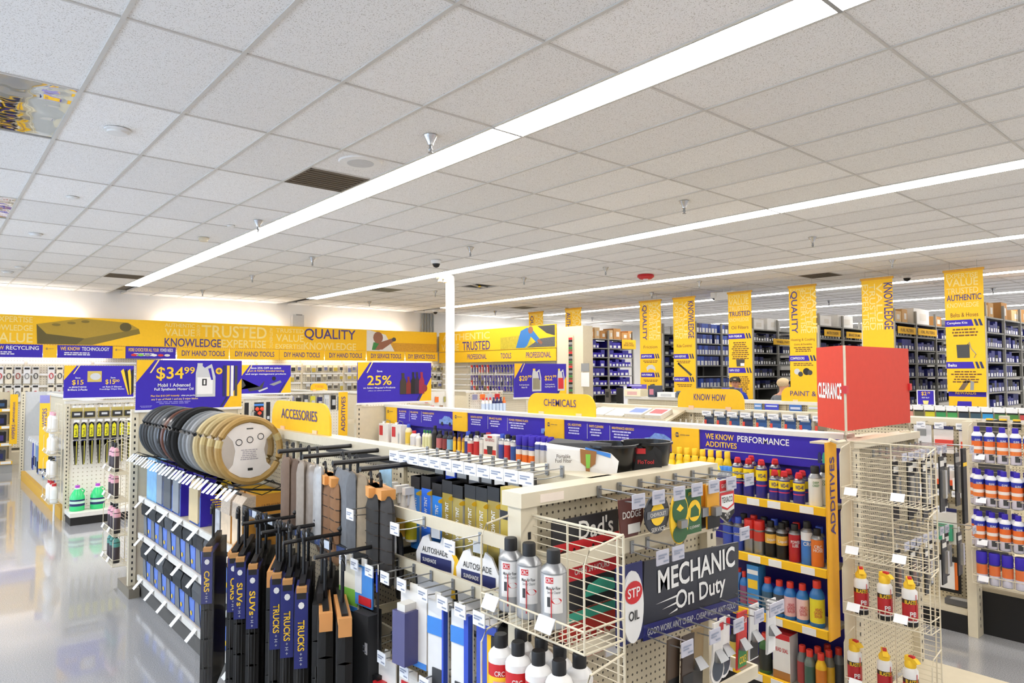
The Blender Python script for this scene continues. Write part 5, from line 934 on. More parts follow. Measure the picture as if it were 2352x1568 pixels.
for k, (x, y) in enumerate(RC):
    t = can('spray_can', 'red and white spray can with black cap, %s from the post, %s row' % (nth(k % 4), ('front', 'back')[k // 4]), 'spray can', (x, y, .862), CR, .24, [(.12, YELP), (.72, RED), (1, RED)], BLACK, .036, .019, dome=.024, dm=SWH)
    ob('shoulder_band', cm('rcsh', lambda b: b.lathe([((CR + .0004), .165, SWH), ((CR + .0004), .184, SWH)], 16, caps=False)), t); wrap(t, 'CRC', CR + .0008, .14, .03, .014, WHITE, AF); ob('label_panel', cm('rcp', lambda b: b.raw([((CR + .0007) * math.sin(a), -(CR + .0007) * math.cos(a), z) for z in (.05, .118) for a in [AF - .55 + i * .1 for i in range(12)]], [(i, i + 1, i + 13, i + 12) for i in range(11)], mt('#d99a9e', .45))), t); wrap(t, '5-56', CR + .0015, .09, .034, .022, RED, AF)
for k, y in enumerate((1.5, 1.38, 1.27)): can('spray_can', 'black capped spray can on the lowest basket, %s from the post' % nth(k), 'spray can', (1.33, y, .553), CR, .23, [(.5, SWH), (1, RED)], BLACK, .036, .017, dome=.02)
# ================================================================ GONDOLA TWO: chemicals and additives (x 3.6 to 4.5)
GX2 = 3.88
DBLUE = mt('#26209a', .5)
g = T('gondola', 'cream chemicals and additives gondola with blue header boards', 'shelf unit', (0, 0, 0))
for y in (1.62, 2.84, 4.06, 5.28, 6.46): post(g, GX2 - .01, y, 0, 1.5)
ob('back_panel', MB().box(GX2 - .03, 1.62, .16, GX2 - .015, 6.46, 1.48, DBLUE), g); ob('top_rail', MB().box(GX2 - .08, 1.66, 1.488, GX2 + .06, 6.5, 1.515, OFFW), g)
for i in range(4): pegpanel(g, 1.16, 1.3, (GX2 + .03, 2.23 + 1.22 * i, .16), math.pi / 2)
ob('base_deck', MB().box(3.64, 1.66, 0, 4.4, 6.5, .14, CREAMD), g); ob('kick_plate', MB().box(3.632, 1.7, 0, 3.64, 6.5, .13, BLACK), g)
SZ = (.165, .5, .815, 1.135)
for q, z in enumerate(SZ):
    s_ = T('shelf', 'chemicals shelf with yellow price rail and white tags, %s from the floor' % nth(q), 'shelf', (0, 0, z)); ob('deck', MB().box(3.625, 1.68, -.02, GX2 - .03, 6.44, 0, CREAM), s_); ob('price_rail', MB().box(3.605, 1.68, -.035, 3.625, 6.44, .008, YEL), s_)
    for k in range(12): y = 1.74 + k * .155 + .03 * (k % 2); ob('price_tag', MB().box(3.602, y, -.033, 3.606, y + .075, .004, WHITE), s_)
# header boards
def hboard(y0, y1, label):
    b_ = T('header_board', label, 'sign', (3.81, (y0 + y1) / 2, 1.32), WEST); ob('board', MB().box(-(y1 - y0) / 2, -.005, 0, (y1 - y0) / 2, .005, .172, BLUE), b_); return b_, (y1 - y0)
def car_print(t, x, z, s):
    flat(t, 'printed_car', [(x - s, z - s * .35), (x + s, z - s * .35), (x + s, z + s * .05), (x + s * .5, z + s * .3), (x - s * .2, z + s * .35), (x - s * .6, z + s * .05), (x - s, z)], mt('#6f8fd0', .4, var=.5, scale=60), -.008)
    for d in (-.55, .6): flat(t, 'printed_tyre', disc(x + s * d, z - s * .33, s * .17, s * .17, 12), BLACK, -.0085)
HB = [(5.25, 6.25, (('OIL ADDITIVES', 'FUEL ADDITIVES', 'TRANSMISSION ADDITIVES')), 'far blue header board on fuel and oil additives'), (3.82, 5.03, ('RADIATOR ADDITIVES', 'BRAKE FLUIDS', 'POWER STEERING FLUIDS'), 'middle blue header board on radiator additives and brake fluids'), (2.78, 3.79, ('OIL ADDITIVES', 'PARTS CLEANERS', 'MAINTENANCE AEROSOLS'), 'near blue header board on parts cleaners and aerosols')]
for y0, y1, ws, lb in HB:
    b_, L_ = hboard(y0, y1, lb)
    for k, wds in enumerate(ws):
        x = -L_ / 2 + L_ * (.04 + .22 * k); wl_ = L_ * (.14, .14, .2)[k]; letter(b_, wds, x + wl_ / 2, .135, wl_, .018, YELP, -.008); small_print(b_, x + wl_ * .45, .105, wl_ * .9, 3, .02, mt('#c9c8f0', .5), -.007, seed=k)
        if k: ob('divider_line', MB().face([(x - .022, -.007, .04), (x - .018, -.007, .04), (x - .018, -.007, .15), (x - .022, -.007, .15)], LGREY), b_)
    car_print(b_, L_ / 2 - .12, .085, .11)
for q, (y0, y1) in enumerate([(6.25, 6.46), (5.03, 5.25), (3.79, 4.0), (2.57, 2.78)]):
    b_ = T('header_board', 'yellow know how badge board, %s from the far end of the chemicals gondola' % nth(q), 'sign', (3.8, (y0 + y1) / 2, 1.315), WEST); ob('board', MB().box(-(y1 - y0) / 2, -.005, 0, (y1 - y0) / 2, .005, .175, YEL), b_); logo(b_, -.06, .13, .017, -.007)
b_, L_ = hboard(1.66, 2.57, 'blue header board reading we know performance additives'); letter(b_, 'WE KNOW', -.31, .13, .2, .036, YELP, -.008); letter(b_, 'PERFORMANCE', -.02, .128, .33, .038, WHITE, -.008); letter(b_, 'ADDITIVES', -.3, .082, .22, .034, YELP, -.008); ob('rule_line', MB().face([(-.42, -.007, .045), (.36, -.007, .045), (.36, -.007, .05), (-.42, -.007, .05)], LGREY), b_)
for k, c in enumerate((NAVY, TEAL, SKY, mt('#9ab0e0', .5))): flat(b_, 'printed_bottle', [(.31 + k * .025, .03), (.33 + k * .025, .03), (.33 + k * .025, .07), (.324 + k * .025, .09), (.316 + k * .025, .09), (.31 + k * .025, .07)], c, -.008)
topper('CHEMICALS', (GX2 + .02, 3.93, 1.515), WEST, .76, .17, 'arched yellow section sign reading chemicals', lw=.48)
# far end panel and the 25 percent sign
p_ = T('gondola_end_panel', 'cream end panel with slotted post at the far end of the chemicals gondola', 'panel', (0, 6.53, 0)); ob('panel', MB().box(3.5, -.01, .02, 4.4, .02, 1.5, CREAM), p_); post(p_, 3.5, 0, 0, 1.52, '-y', .055, .05)
s_ = promo((3.935, 6.5, 1.54), 0, .92, .425, 'blue promotion sign reading save 25 percent with car care bottles', [('Save', -.22, .78, .07, .05, WHITE), ('25%', -.22, .55, .32, .24, YELP), ("on Select Meguiar's Products", -.22, .36, .42, .055, WHITE), ('offers on select products', -.22, .29, .3, .025, WHITE)])
for k, (x, w_, h_, c) in enumerate([(.09, .08, .23, mt('#3a3028', .4)), (.16, .06, .19, mt('#7a2420', .4)), (.22, .06, .24, BLACK), (.27, .06, .24, mt('#2a1a30', .4)), (.33, .07, .24, mt('#9a2040', .4))]): flat(s_, 'printed_bottle', [(x - w_ / 2, .08), (x + w_ / 2, .08), (x + w_ / 2, .08 + h_ * .6), (x + w_ * .2, .08 + h_ * .8), (x + w_ * .2, .08 + h_), (x - w_ * .3, .08 + h_), (x - w_ * .2, .08 + h_ * .75), (x - w_ / 2, .08 + h_ * .6)], c, -.009 - k * .0004)
flat(s_, 'printed_wax_tin', disc(.37, .14, .035, .04), mt('#8a2a3a', .4), -.0115)
flag('section_flag', 'ADDITIVES', (3.34, 6.55, 1.43), .1, .45, 0, 'yellow vertical additives flag at the far end of the chemicals gondola', frac=.8); ob('bracket', MB().box(.04, .0, -.1, .14, .008, -.06, CREAM), bpy.data.objects[[o.name for o in COL.objects if o.name.startswith('section_flag')][-1]])
# goods on the top shelf of the chemicals gondola
W1 = mt('#e9e8e4', .35)
def bottle(name, label, loc, r, h, body, capm, lab=None, neck=.4, cat='bottle', group=None, n=12, rz=0, sq=False):
    t = T(name, label, cat, loc, rz, group=group); hn = h * .84
    def fn(b):
        if sq: b.box(-r, -r * .6, 0, r, r * .6, hn * .88, body, {'-x': lab or body, '-y': lab or body}); b.lathe([(r * .5, hn * .88, body), (r * neck, hn, body)], n, caps=False)
        else: b.lathe([(r * .92, 0, body), (r, .006, body), (r, h * .1, lab or body), (r, h * .62, body), (r, h * .68, body), (r * .88, h * .74, body), (r * neck, hn, body), (r * neck, hn + .004, body)], n)
    ob('body', cm(('btl', name, r, h, body.name, (lab or body).name, neck, sq), fn), t); ob('cap', cm(('btc', r, h, capm.name, neck), lambda b: b.lathe([(r * neck * 1.12, hn, capm), (r * neck * 1.12, h - .003, capm), (r * neck, h, capm)], n)), t); return t
zt = 1.136
for k, y in enumerate((6.3, 6.05)):
    t = T('fluid_can', 'white and red rectangular fluid can with wire handle, %s from the far panel' % nth(k), 'can', (3.72, y, zt)); ob('body', MB().box(-.05, -.09, 0, .05, .09, .19, W1), t); ob('red_label', MB().face([(-.051, .08, .07), (-.051, .01, .07), (-.051, .01, .17), (-.051, .08, .17)], RED), t); ob('handle', MB().tube([(0, -.05, .19), (0, -.05, .22), (0, .02, .23), (0, .05, .19)], .004, STEEL, 5), t); ob('cap', MB().lathe([(.018, .19, W1), (.018, .21, W1)], 10, (0, .07, 0)), t)
CHB = [(6.12, '#e8e4e2', 'white', .03, .15, '#d8404a'), (6.0, '#c8cacc', 'black', .034, .17, '#aab0b4'), (5.86, '#e4d9b0', 'blue', .034, .21, '#e6c84a'), (5.76, '#e9e6e2', 'red', .04, .15, '#d0d4e0'), (5.68, '#eeeeec', 'white', .028, .13, '#e0e0e0'), (5.58, '#e6e4c8', 'green', .022, .17, '#d9dcb0'), (5.53, '#e6e4c8', 'green', .022, .17, '#d9dcb0'), (5.48, '#e6e4c8', 'green', .022, .17, '#d9dcb0'), (5.4, '#1c1d1f', 'black', .03, .22, '#2a2c2e'), (5.32, '#22242a', 'black', .034, .18, '#b86a70'), (5.22, '#1e2024', 'black', .034, .18, '#8a3a40'), (5.15, '#1f2a3a', 'black', .034, .18, '#7ab0d8')]
CN = {'white': WHITE, 'black': BLACK, 'blue': ROYAL, 'red': RED, 'green': GREEN}
for k, (y, c, cp, r, h, lb) in enumerate(CHB): bottle('additive_bottle', '%s capped additive bottle, %s from the far panel on the top chemicals shelf' % (cp, nth(k)), (3.7, y, zt), r, h, mt(c, .35), CN[cp], mt(lb, .4), .45)
for k in range(6): bottle('additive_vial', 'small amber additive bottle with black cap, %s from the dark bottles' % nth(k), (3.68 + .03 * (k % 2), 5.06 - k * .034, zt), .016, .17, mt('#b88a3a', .3), BLACK, YELP, .5)
SCB = [(5.0 - .13, 'blue', '#dcdfe6', '#2f3f90', .2), (4.83, 'black', '#e9e7e4', '#d04048', .18), (4.74, 'black', '#eceae8', '#c03038', .21), (4.66, 'black', '#e6e6e4', '#d8d8da', .2), (4.4, 'blue', '#dfe2ea', '#3a48a0', .21), (4.33, 'black', '#efedea', '#c83038', .21), (4.25, 'black', '#e9ebf0', '#2f55a8', .205)]
for k, (y, cp, c, lb, h) in enumerate(SCB): can('spray_can', '%s capped white cleaner can, %s from the amber bottles on the top chemicals shelf' % (cp, nth(k)), 'spray can', (3.69, y, zt), .033, h, [(.3, mt(lb, .4)), (.8, mt(c, .35)), (1, mt(c, .35))], CN[cp], .035, .02)
t = T('service_kit_box', 'white service kit box with red and black engine picture', 'box', (3.66, 4.53, zt)); ob('carton', MB().box(0, -.085, 0, .12, .085, .19, W1), t); ob('lettering', text_mesh('GDI SERVICE', .12, .022, mt('#b04048', .5), .01), t, (-.002, 0, .15), rz=WEST); ob('red_panel', MB().face([(-.001, .08, .03), (-.001, -.08, .03), (-.001, -.08, .07), (-.001, .08, .07)], RED), t); ob('engine_print', MB().face([(-.0015, .03, .03), (-.0015, -.03, .03), (-.0015, -.04, .1), (-.0015, .04, .1)], DGREY), t); ob('badge', MB().face([(-.0015, .03, .168), (-.0015, -.03, .168), (-.0015, -.03, .185), (-.0015, .03, .185)], RED), t)
bottle('red_jug', 'red jug behind the white service kit box', (3.75, 4.66, zt), .05, .2, RED, mt('#a01c20', .4), WHITE, .4, 'jug')
BCC = [(.35, mt('#e0702a', .4)), (.5, mt('#e9e4e0', .4)), (.8, mt('#2c3aa8', .4)), (1, mt('#2c3aa8', .4))]
for k in range(6): can('brake_cleaner_can', 'blue and orange cleaner can near the kit box, %s along, %s row' % (nth(k // 2), ('front', 'back')[k % 2]), 'spray can', (3.68 + .08 * (k % 2), 4.17 - .075 * (k // 2) - .02 * (k % 2), zt), .033, .215, BCC, BLUE, .075, .033, dome=.008)
for k in range(7): can('brake_cleaner_can', 'white and navy cleaner can with blue cap, %s from the orange cans' % nth(k), 'spray can', (3.68 + (.08 if k > 4 else 0), 3.95 - .062 * (k % 5), zt), .031, .215, [(.55, mt('#cfd2d8', .35)), (.75, mt('#4a55a8', .4)), (1, mt('#e6e8ee', .35))], BLUE, .035, .02, dm=mt('#e6e8ee', .35))
for k in range(2): can('spray_can', 'white and green spray can with black cap next to the leaflet, %s of two' % ('front', 'back')[k], 'spray can', (3.68 + .07 * k, 3.63 - .06 * k, zt), .033, .215, [(.3, GREEN), (.75, mt('#e4e6e0', .4)), (1, mt('#e4e6e0', .4))], BLACK, .035, .02)
for k in range(10): can('spray_can', 'grey spray can with dark cap behind the funnels, %s along' % nth(k), 'spray can', (3.7, 3.5 - k * .085, zt), .032, .205, [(.5, mt('#8b8f98', .4)), (1, NAVY)], BLACK, .035, .02)
for k in range(14):
    r_, q_ = divmod(k, 7); bottle('yellow_bottle', 'yellow additive bottle with yellow cap, %s from the badge board in the %s row' % (nth(q_), ('front', 'back')[r_]), (3.66 + .08 * r_, 2.68 - q_ * .058, zt), .026, .2 if r_ == 0 else .235, mt('#f0cf1a', .35), YELP, mt('#e8c41a', .35) if q_ % 2 else OFFW, .6)
for k in range(3): can('spray_can', 'blue and white spray can between the yellow bottles and the lubricant cans, %s of three' % nth(k), 'spray can', (3.66, 2.32 - k * .03, zt), .03, .16, [(.6, mt('#26408c', .4)), (1, SWH)], SKY, .035, .02)
# lubricant cans with red nozzle caps
WB = mt('#2a2a86', .35)
for k, (y, x, h) in enumerate([(2.215, 3.66, .22), (2.145, 3.66, .22), (2.065, 3.66, .22), (2.18, 3.75, .225), (2.03, 3.75, .22), (1.985, 3.66, .17), (1.93, 3.66, .17), (1.845, 3.66, .17), (1.95, 3.75, .17), (1.87, 3.75, .17)]):
    rr = .031; z2 = h - .05
    t = T('lubricant_can', 'blue and yellow lubricant can with red nozzle, %s %s' % (nth(k), 'along the additives shelf front' if x < 3.7 else 'counting those behind on the additives shelf'), 'spray can', (x, y, zt))
    ob('body', cm(('wd', h), lambda b: b.lathe([(rr * .95, 0, WB), (rr, .005, WB), (rr, z2 * .42, mt('#c9385a', .4)), (rr, z2 * .47, WB), (rr, z2 * .6, mt('#f4d41c', .4)), (rr, z2 * .95, WB), (rr, z2, STEEL), (rr * .75, z2 + .015, STEEL), (rr * .5, z2 + .02, STEEL)], 16)), t)
    ob('nozzle_cap', cm(('wdn', h), lambda b: b.lathe([(.019, z2 + .012, RED), (.02, z2 + .03, RED), (.014, z2 + .05, RED)], 10).box(-.042, -.012, z2 + .028, .012, .012, z2 + .048, RED)), t, rz=.6)
    if x < 3.7: wrap(t, 'WD-40', rr + .001, z2 * .77, .046, .022, mt('#20267a', .4), -1.0, .02)
for k, (y, x) in enumerate([(1.755, 3.66), (1.74, 3.74)]):
    t = can('spray_can', 'tall white cleaner can with black cap beside the additives flag, %s of two' % ('front', 'back')[k], 'spray can', (x, y, zt), .034, .215, [(1, mt('#e4e6e2', .35))], BLACK, .04, .022, dome=.024); wrap(t, 'DEEP', .035, .13, .03, .012, GREEN, -1.0); wrap(t, 'CREEP', .035, .114, .034, .012, GREEN, -1.0)
# second shelf
z2_ = .816
R2 = [(2.29, .19, [(.4, mt('#3a52b8', .4)), (1, mt('#dfe4ee', .35))], ROYAL, 'blue capped white', None), (2.222, .19, [(.4, mt('#3a52b8', .4)), (1, mt('#dfe4ee', .35))], ROYAL, 'blue capped white', 'MC8'), (2.15, .19, [(.25, STEEL), (.65, mt('#c0342c', .4)), (1, mt('#b8b4b2', .35, .5))], mt('#d42820', .4), 'grey and red', None), (2.09, .19, [(.25, STEEL), (.6, mt('#c03a30', .4)), (1, mt('#b8b6b4', .35, .5))], mt('#d42820', .4), 'grey with red label and tall red', None),
      (2.02, .2, [(.2, BLACK), (.55, mt('#e0b048', .4)), (.9, mt('#23221f', .4)), (1, YELP)], BLACK, 'black and amber', 'Liquid'), (1.953, .2, [(.2, BLACK), (.55, mt('#e0b048', .4)), (.9, mt('#23221f', .4)), (1, YELP)], BLACK, 'black and gold', 'Liquid'), (1.88, .205, [(1, mt('#b3202a', .4))], BLACK, 'red', 'POWER\nLUBE'), (1.81, .23, [(.3, mt('#3a78c8', .4)), (.75, mt('#e2e6ea', .4)), (1, mt('#4a6fc0', .4))], BLACK, 'blue and white', 'CRC'), (1.755, .2, [(1, mt('#e0782c', .4))], BLACK, 'orange', 'CRC\nHOSE')]
for k, (y, h, bd, cp, nm, tx) in enumerate(R2):
    big = cp not in (BLACK, ROYAL)
    t = can('spray_can', '%s can, %s along the second additives shelf' % (nm, nth(k)), 'spray can', (3.67, y, z2_), .032, h, bd, cp, .05 if big else .035, .031 if big else .019, dome=.01 if big else .02)
    if tx: wrap(t, tx, .033, h * .5, .05, .02 if '\n' not in tx else .036, WHITE, -1.0)
for k in range(8): can('spray_can', 'dark capped can behind the front row on the second additives shelf, %s along' % nth(k), 'spray can', (3.76, 2.24 - k * .065, z2_), .03, .195, [(.5, [NAVY, RED, BLACK, ROYAL][k % 4]), (1, LGREY)], [BLACK, mt('#d42820', .4), BLACK, ROYAL][k % 4], .035, .02)
# third shelf: blue bottles with red caps
z3 = .501; BB, RCAP = mt('#2f78c0', .35), mt('#d83a2c', .4)
for k, y in enumerate((2.3, 2.24)):
    t = T('jug', 'blue handled jug, %s of two on the third additives shelf' % nth(k), 'jug', (3.68, y, z3)); ob('body', MB().prism([(-.03, 0), (.07, 0), (.07, .15), (.03, .18), (-.0, .18), (-.03, .13)], -.025, .025, BB, 'xz'), t); ob('handle', MB().tube([(-.03, 0, .06), (-.05, 0, .1), (-.03, 0, .15), (.0, 0, .175)], .01, BB, 6), t); ob('cap', MB().lathe([(.016, .18, RCAP), (.016, .2, RCAP)], 10, (.015, 0, 0)), t)
bottle('sealer_bottle', 'blue long necked bottle with red label beside the tall blue box', (3.66, 2.185, z3), .026, .2, BB, RCAP, mt('#8a4a70', .4), .4)
t = T('sealer_box', 'tall blue carton with yellow print on the third additives shelf', 'box', (3.64, 2.12, z3)); ob('carton', MB().box(0, -.036, 0, .08, .036, .25, mt('#3a86c8', .4)), t); ob('white_band', MB().face([(-.001, .033, .2), (-.001, -.033, .2), (-.001, -.033, .225), (-.001, .033, .225)], WHITE), t); ob('yellow_print', MB().face([(-.001, .03, .12), (-.001, -.03, .12), (-.001, -.03, .17), (-.001, .03, .17)], YELP), t); ob('red_print', MB().face([(-.001, .03, .03), (-.001, -.03, .03), (-.001, -.03, .06), (-.001, .03, .06)], mt('#c04a5a', .4)), t)
for k, (y, lb, h) in enumerate([(2.045, '#3a5e78', .195), (1.975, '#4a4f56', .195), (1.912, '#e0b8bc', .2), (1.842, '#e6c4c4', .205), (1.762, '#e4d830', .24)]):
    t = bottle('sealer_bottle', 'blue bottle with red cap and %s label, %s from the tall box' % (('dark blue', 'grey', 'pink', 'pale red', 'large yellow')[k], nth(k)), (3.67, y, z3), .038 if k == 4 else .033, h, BB, RCAP, mt(lb, .45), .5)
    wrap(t, 'HEAD\nGASKET\nSEALER' if k > 1 else 'BLOCK\nSEAL', (.038 if k == 4 else .033) + .001, h * .33, .045, .05, mt('#c03a40', .4) if k > 1 else OFFW, -1.0)
# bottom shelf
z4 = .166
bottle('coolant_bottle', 'green bottle with red cap at the far side of the bottom additives shelf', (3.66, 2.06, z4), .035, .22, mt('#3b6a3a', .35), RCAP, mt('#2a2f2a', .4), .5)
bottle('coolant_bottle', 'green bottle with red cap behind the head seal box', (3.74, 2.02, z4), .035, .23, mt('#3b6a3a', .35), RCAP, BLACK, .5)
t = T('sealer_box', 'white and red head seal carton on the bottom additives shelf', 'box', (3.63, 1.95, z4)); ob('carton', MB().box(0, -.05, 0, .09, .05, .25, W1, {'+z': RED}), t); ob('red_top', MB().face([(-.001, .049, .22), (-.001, -.049, .22), (-.001, -.049, .25), (-.001, .049, .25)], RED), t); ob('lettering', text_mesh('HEAD SEAL', .08, .022, RED, .01), t, (-.002, 0, .165), rz=WEST); ob('brown_base', MB().face([(-.001, .049, 0), (-.001, -.049, 0), (-.001, -.049, .05), (-.001, .049, .05)], mt('#a8743a', .5)), t)
for k, (x, y, c, l) in enumerate([(3.66, 1.845, '#7a7e80', '#a03a3a'), (3.63, 1.79, '#6d7a74', '#3a5a4a'), (3.63, 1.73, '#e8b82a', '#c8741c'), (3.7, 1.78, '#6a6e70', '#4a4f52'), (3.7, 1.72, '#7a7a70', '#e0b030'), (3.77, 1.76, '#66696c', '#903030'), (3.77, 1.7, '#7c8084', '#505458')]): bottle('treatment_bottle', 'grey treatment bottle with red cap, %s from the head seal carton' % nth(k) if k != 2 else 'yellow treatment bottle with red cap near the additives flag', (x, y, z4), .028, .215, mt(c, .3, .3), RCAP, mt(l, .4), .55)
for k in range(3): bottle('treatment_bottle', 'dark treatment bottle at the far side of the bottom shelf, %s along' % nth(k), (3.68, 2.34 - k * .07, z4), .03, .18, mt('#2c3038', .4), BLACK, mt('#c8b04a', .4), .5)
f = flag('section_flag', 'ADDITIVES', (3.51, 1.6, 1.01), .115, .98, 0, 'yellow vertical additives flag beside the lubricant cans', frac=.4, cz=.22, mtl=mt('#e3a51e', .5))
# end cap two and its wire wing
t = T('end_cap', 'cream end cap with black packaged tools behind the wire wing', 'shelf unit', (0, 0, 0)); post(t, 3.665, 1.57, 0, 1.461, '-y', .088, .06); post(t, 4.5, 1.57, 0, 1.461, '-y', .058, .06); pegpanel(t, .78, 1.3, (4.09, 1.575, .16), 0); ob('top_rail', MB().box(3.62, 1.53, 1.46, 4.53, 1.62, 1.5, CREAM), t); ob('top_plate', MB().box(3.66, 1.6, 1.47, 4.5, 1.78, 1.48, CREAMD), t); ob('base', MB().box(3.7, .98, .0, 4.55, 1.55, .16, CREAM), t); ob('base_edge', MB().box(3.7, .955, .03, 4.58, .98, .17, BLACK), t)
for r_, z in enumerate((1.43, .98)):
    for k in range(9):
        x = 3.84 + k * .085; hook((x, 1.525, z), 0, .15 if k < 8 else .26, 'wire hook with clear tag, %s along the %s row of the second end cap' % (nth(k), ('upper', 'lower')[r_]), 'hooks on the second end cap', .06, clear=True)
        t = carded('socket_pack', 'black carded chrome tool, %s along the %s row of the second end cap' % (nth(k), ('upper', 'lower')[r_]), (x, 1.42 - .04 * (k % 3), z - .04), 0, .07, .3 if r_ == 0 else .24, mt('#1a1a1c', .4, var=.3, scale=40), [('chrome_tool', -.2, .25, .2, .75, CHROME, .02), ('white_band', -.4, .82, .4, .92, OFFW, .002)])
t = T('long_tool_card', 'long black carded bar hanging at the near corner of the second end cap', 'pack', (4.5, 1.3, 1.42)); ob('card', MB().box(-.03, -.006, -.42, .03, .006, 0, BLACK), t); ob('yellow_mark', MB().box(-.03, -.008, -.1, .03, -.006, -.08, YELP), t)
wing('wide cream wire wing with penetrating oil cans on the second end cap', 3.62, 1.16, 1.55, .2, 1.5, .12, (1.225, .94, .665, .3))
PB = [(1.485, .668), (1.375, .668), (1.265, .668), (1.525, .303), (1.385, .303), (1.27, .303)]
for k, (y, z) in enumerate(PB):
    h = .225; t = T('penetrating_oil_can', 'white and red penetrating oil can with yellow nozzle, %s on the %s basket' % (nth(k % 3), ('upper', 'lower')[k // 3]), 'spray can', (3.555, y, z)); rr = .033
    ob('body', cm('pbbody', lambda b: b.lathe([(rr * .95, 0, BLACK), (rr, .004, BLACK), (rr, .022, SWH), (rr, .03, mt('#b3242a', .4)), (rr, .105, mt('#2a1d18', .4)), (rr, .125, SWH), (rr, .16, SWH), (rr * .7, .172, SWH), (rr * .6, .176, SWH)], 16)), t)
    ob('nozzle', cm('pbnoz', lambda b: b.lathe([(.024, .172, YELP), (.026, .19, YELP), (.016, .205, YELP)], 12).prism([(-.045, .2), (-.03, .215), (.02, .222), (.022, .198), (-.02, .195)], -.012, .012, YELP, 'xz')), t, rz=.5 + .8 * (k % 2)); ob('trigger', cm('pbtr', lambda b: b.box(-.02, -.008, .205, .004, .008, .226, RED)), t, rz=.5 + .8 * (k % 2))
    wrap(t, 'BLASTER', rr + .001, .114, .06, .018, YELP, -1.0, .02); wrap(t, 'PB', rr + .001, .06, .03, .022, WHITE, -.8, .02); ob('straw', cm('pbst', lambda b: b.tube([(rr * 1.06 * math.sin(-.4), -rr * 1.06 * math.cos(-.4), .03), (rr * 1.06 * math.sin(-.4), -rr * 1.06 * math.cos(-.4), .15)], .0015, RED, 5)), t)
# red clearance topper
t = T('clearance_topper', 'red three-sided clearance display topper on the second end cap', 'sign', (3.57, 1.55, 1.555)); ob('front_panel', MB().box(0, -.004, 0, .86, .004, .435, CLR), t)
pl = ob('side_panel', MB().box(-.34, -.004, 0, 0, .004, .435, CLR), t, rz=math.radians(-133.5)); letter(pl, 'CLEARANCE', -.17, .2, .3, .085, WHITE, -.006, bold=.03); ob('side_panel', MB().box(0, -.004, 0, .34, .004, .435, CLR), t, (.86, 0, 0), rz=math.radians(133.5))
ob('corner_edge', MB().box(-.006, -.008, -.02, .006, .0, .435, CREAM), t)
for x in (.0, .85): ob('red_clip', MB().box(x - .015, -.016, .19, x + .015, .004, .23, RED), t)
ob('hook_leg', MB().tube([(0, 0, 0), (0, 0, -.05), (-.05, .02, -.055), (-.09, .04, -.04)], .01, CREAM, 8), t); ob('hook_leg', MB().tube([(.85, 0, 0), (.85, .0, -.05), (.8, .03, -.055)], .01, CREAM, 8), t)
# ================================================================ GONDOLA THREE: know how (x 5.66 to 6.55)
GX3 = 5.9
g = T('gondola', 'cream pegboard gondola with carded repair parts and the know how sign', 'shelf unit', (0, 0, 0))
for y in (1.62, 2.84, 4.06, 5.28, 6.46): post(g, GX3 - .01, y, 0, 1.5)
for i in range(4): pegpanel(g, 1.16, 1.3, (GX3 - .012, 2.23 + 1.22 * i, .16), WEST)
ob('top_rail', MB().box(GX3 - .06, 1.6, 1.45, GX3 + .08, 6.5, 1.5, CREAM), g); ob('base_deck', MB().box(5.66, 1.64, 0, 6.5, 6.5, .16, CREAM), g); ob('kick_plate', MB().box(5.655, 1.64, 0, 5.66, 6.5, .13, BLACK), g)
for z in (.85, 1.16): ob('cross_bar', MB().box(GX3 - .05, 1.64, z - .02, GX3 - .02, 4.0, z + .02, CREAM), g)
p_ = T('end_cap', 'cream end cap post with black base at the brake cleaner rack', 'shelf unit', (0, 0, 0)); post(p_, 5.69, 1.6, 0, 1.5, '-y', .12, .06); post(p_, 6.55, 1.6, 0, 1.5, '-y', .06, .06); ob('base', MB().box(5.76, 1.0, 0, 6.6, 1.58, .3, BLACK), p_); ob('base_deck', MB().box(5.76, .98, .3, 6.6, 1.58, .33, CREAMD), p_); ob('back', MB().box(5.76, 1.59, .33, 6.5, 1.6, 1.48, mt('#2b2926', .8)), p_)
topper('KNOW HOW', (GX3 - .05, 3.83, 1.5), WEST, .74, .19, 'arched yellow section sign reading know how', lw=.48)
s_ = promo((6.1, 6.5, 1.54), 0, .92, .425, 'blue promotion sign reading 20.99 and 22.99 with two oil jugs', [('$20', -.34, .55, .15, .17, YELP), ('99', -.22, .61, .07, .08, YELP), ('Full Synthetic', -.32, .36, .18, .05, WHITE), ('Motor Oil', -.32, .29, .1, .05, WHITE), ('$22', .14, .55, .15, .17, YELP), ('99', .26, .61, .07, .08, YELP), ('Full Synthetic', .17, .36, .18, .05, WHITE), ('High Mileage Motor Oil', .17, .29, .2, .05, WHITE)])
jug_print(s_, -.08, .07, .16, .29, LGREY, mt('#8a8470', .4), YELP); jug_print(s_, .36, .07, .13, .29, LGREY, RED, YELP)
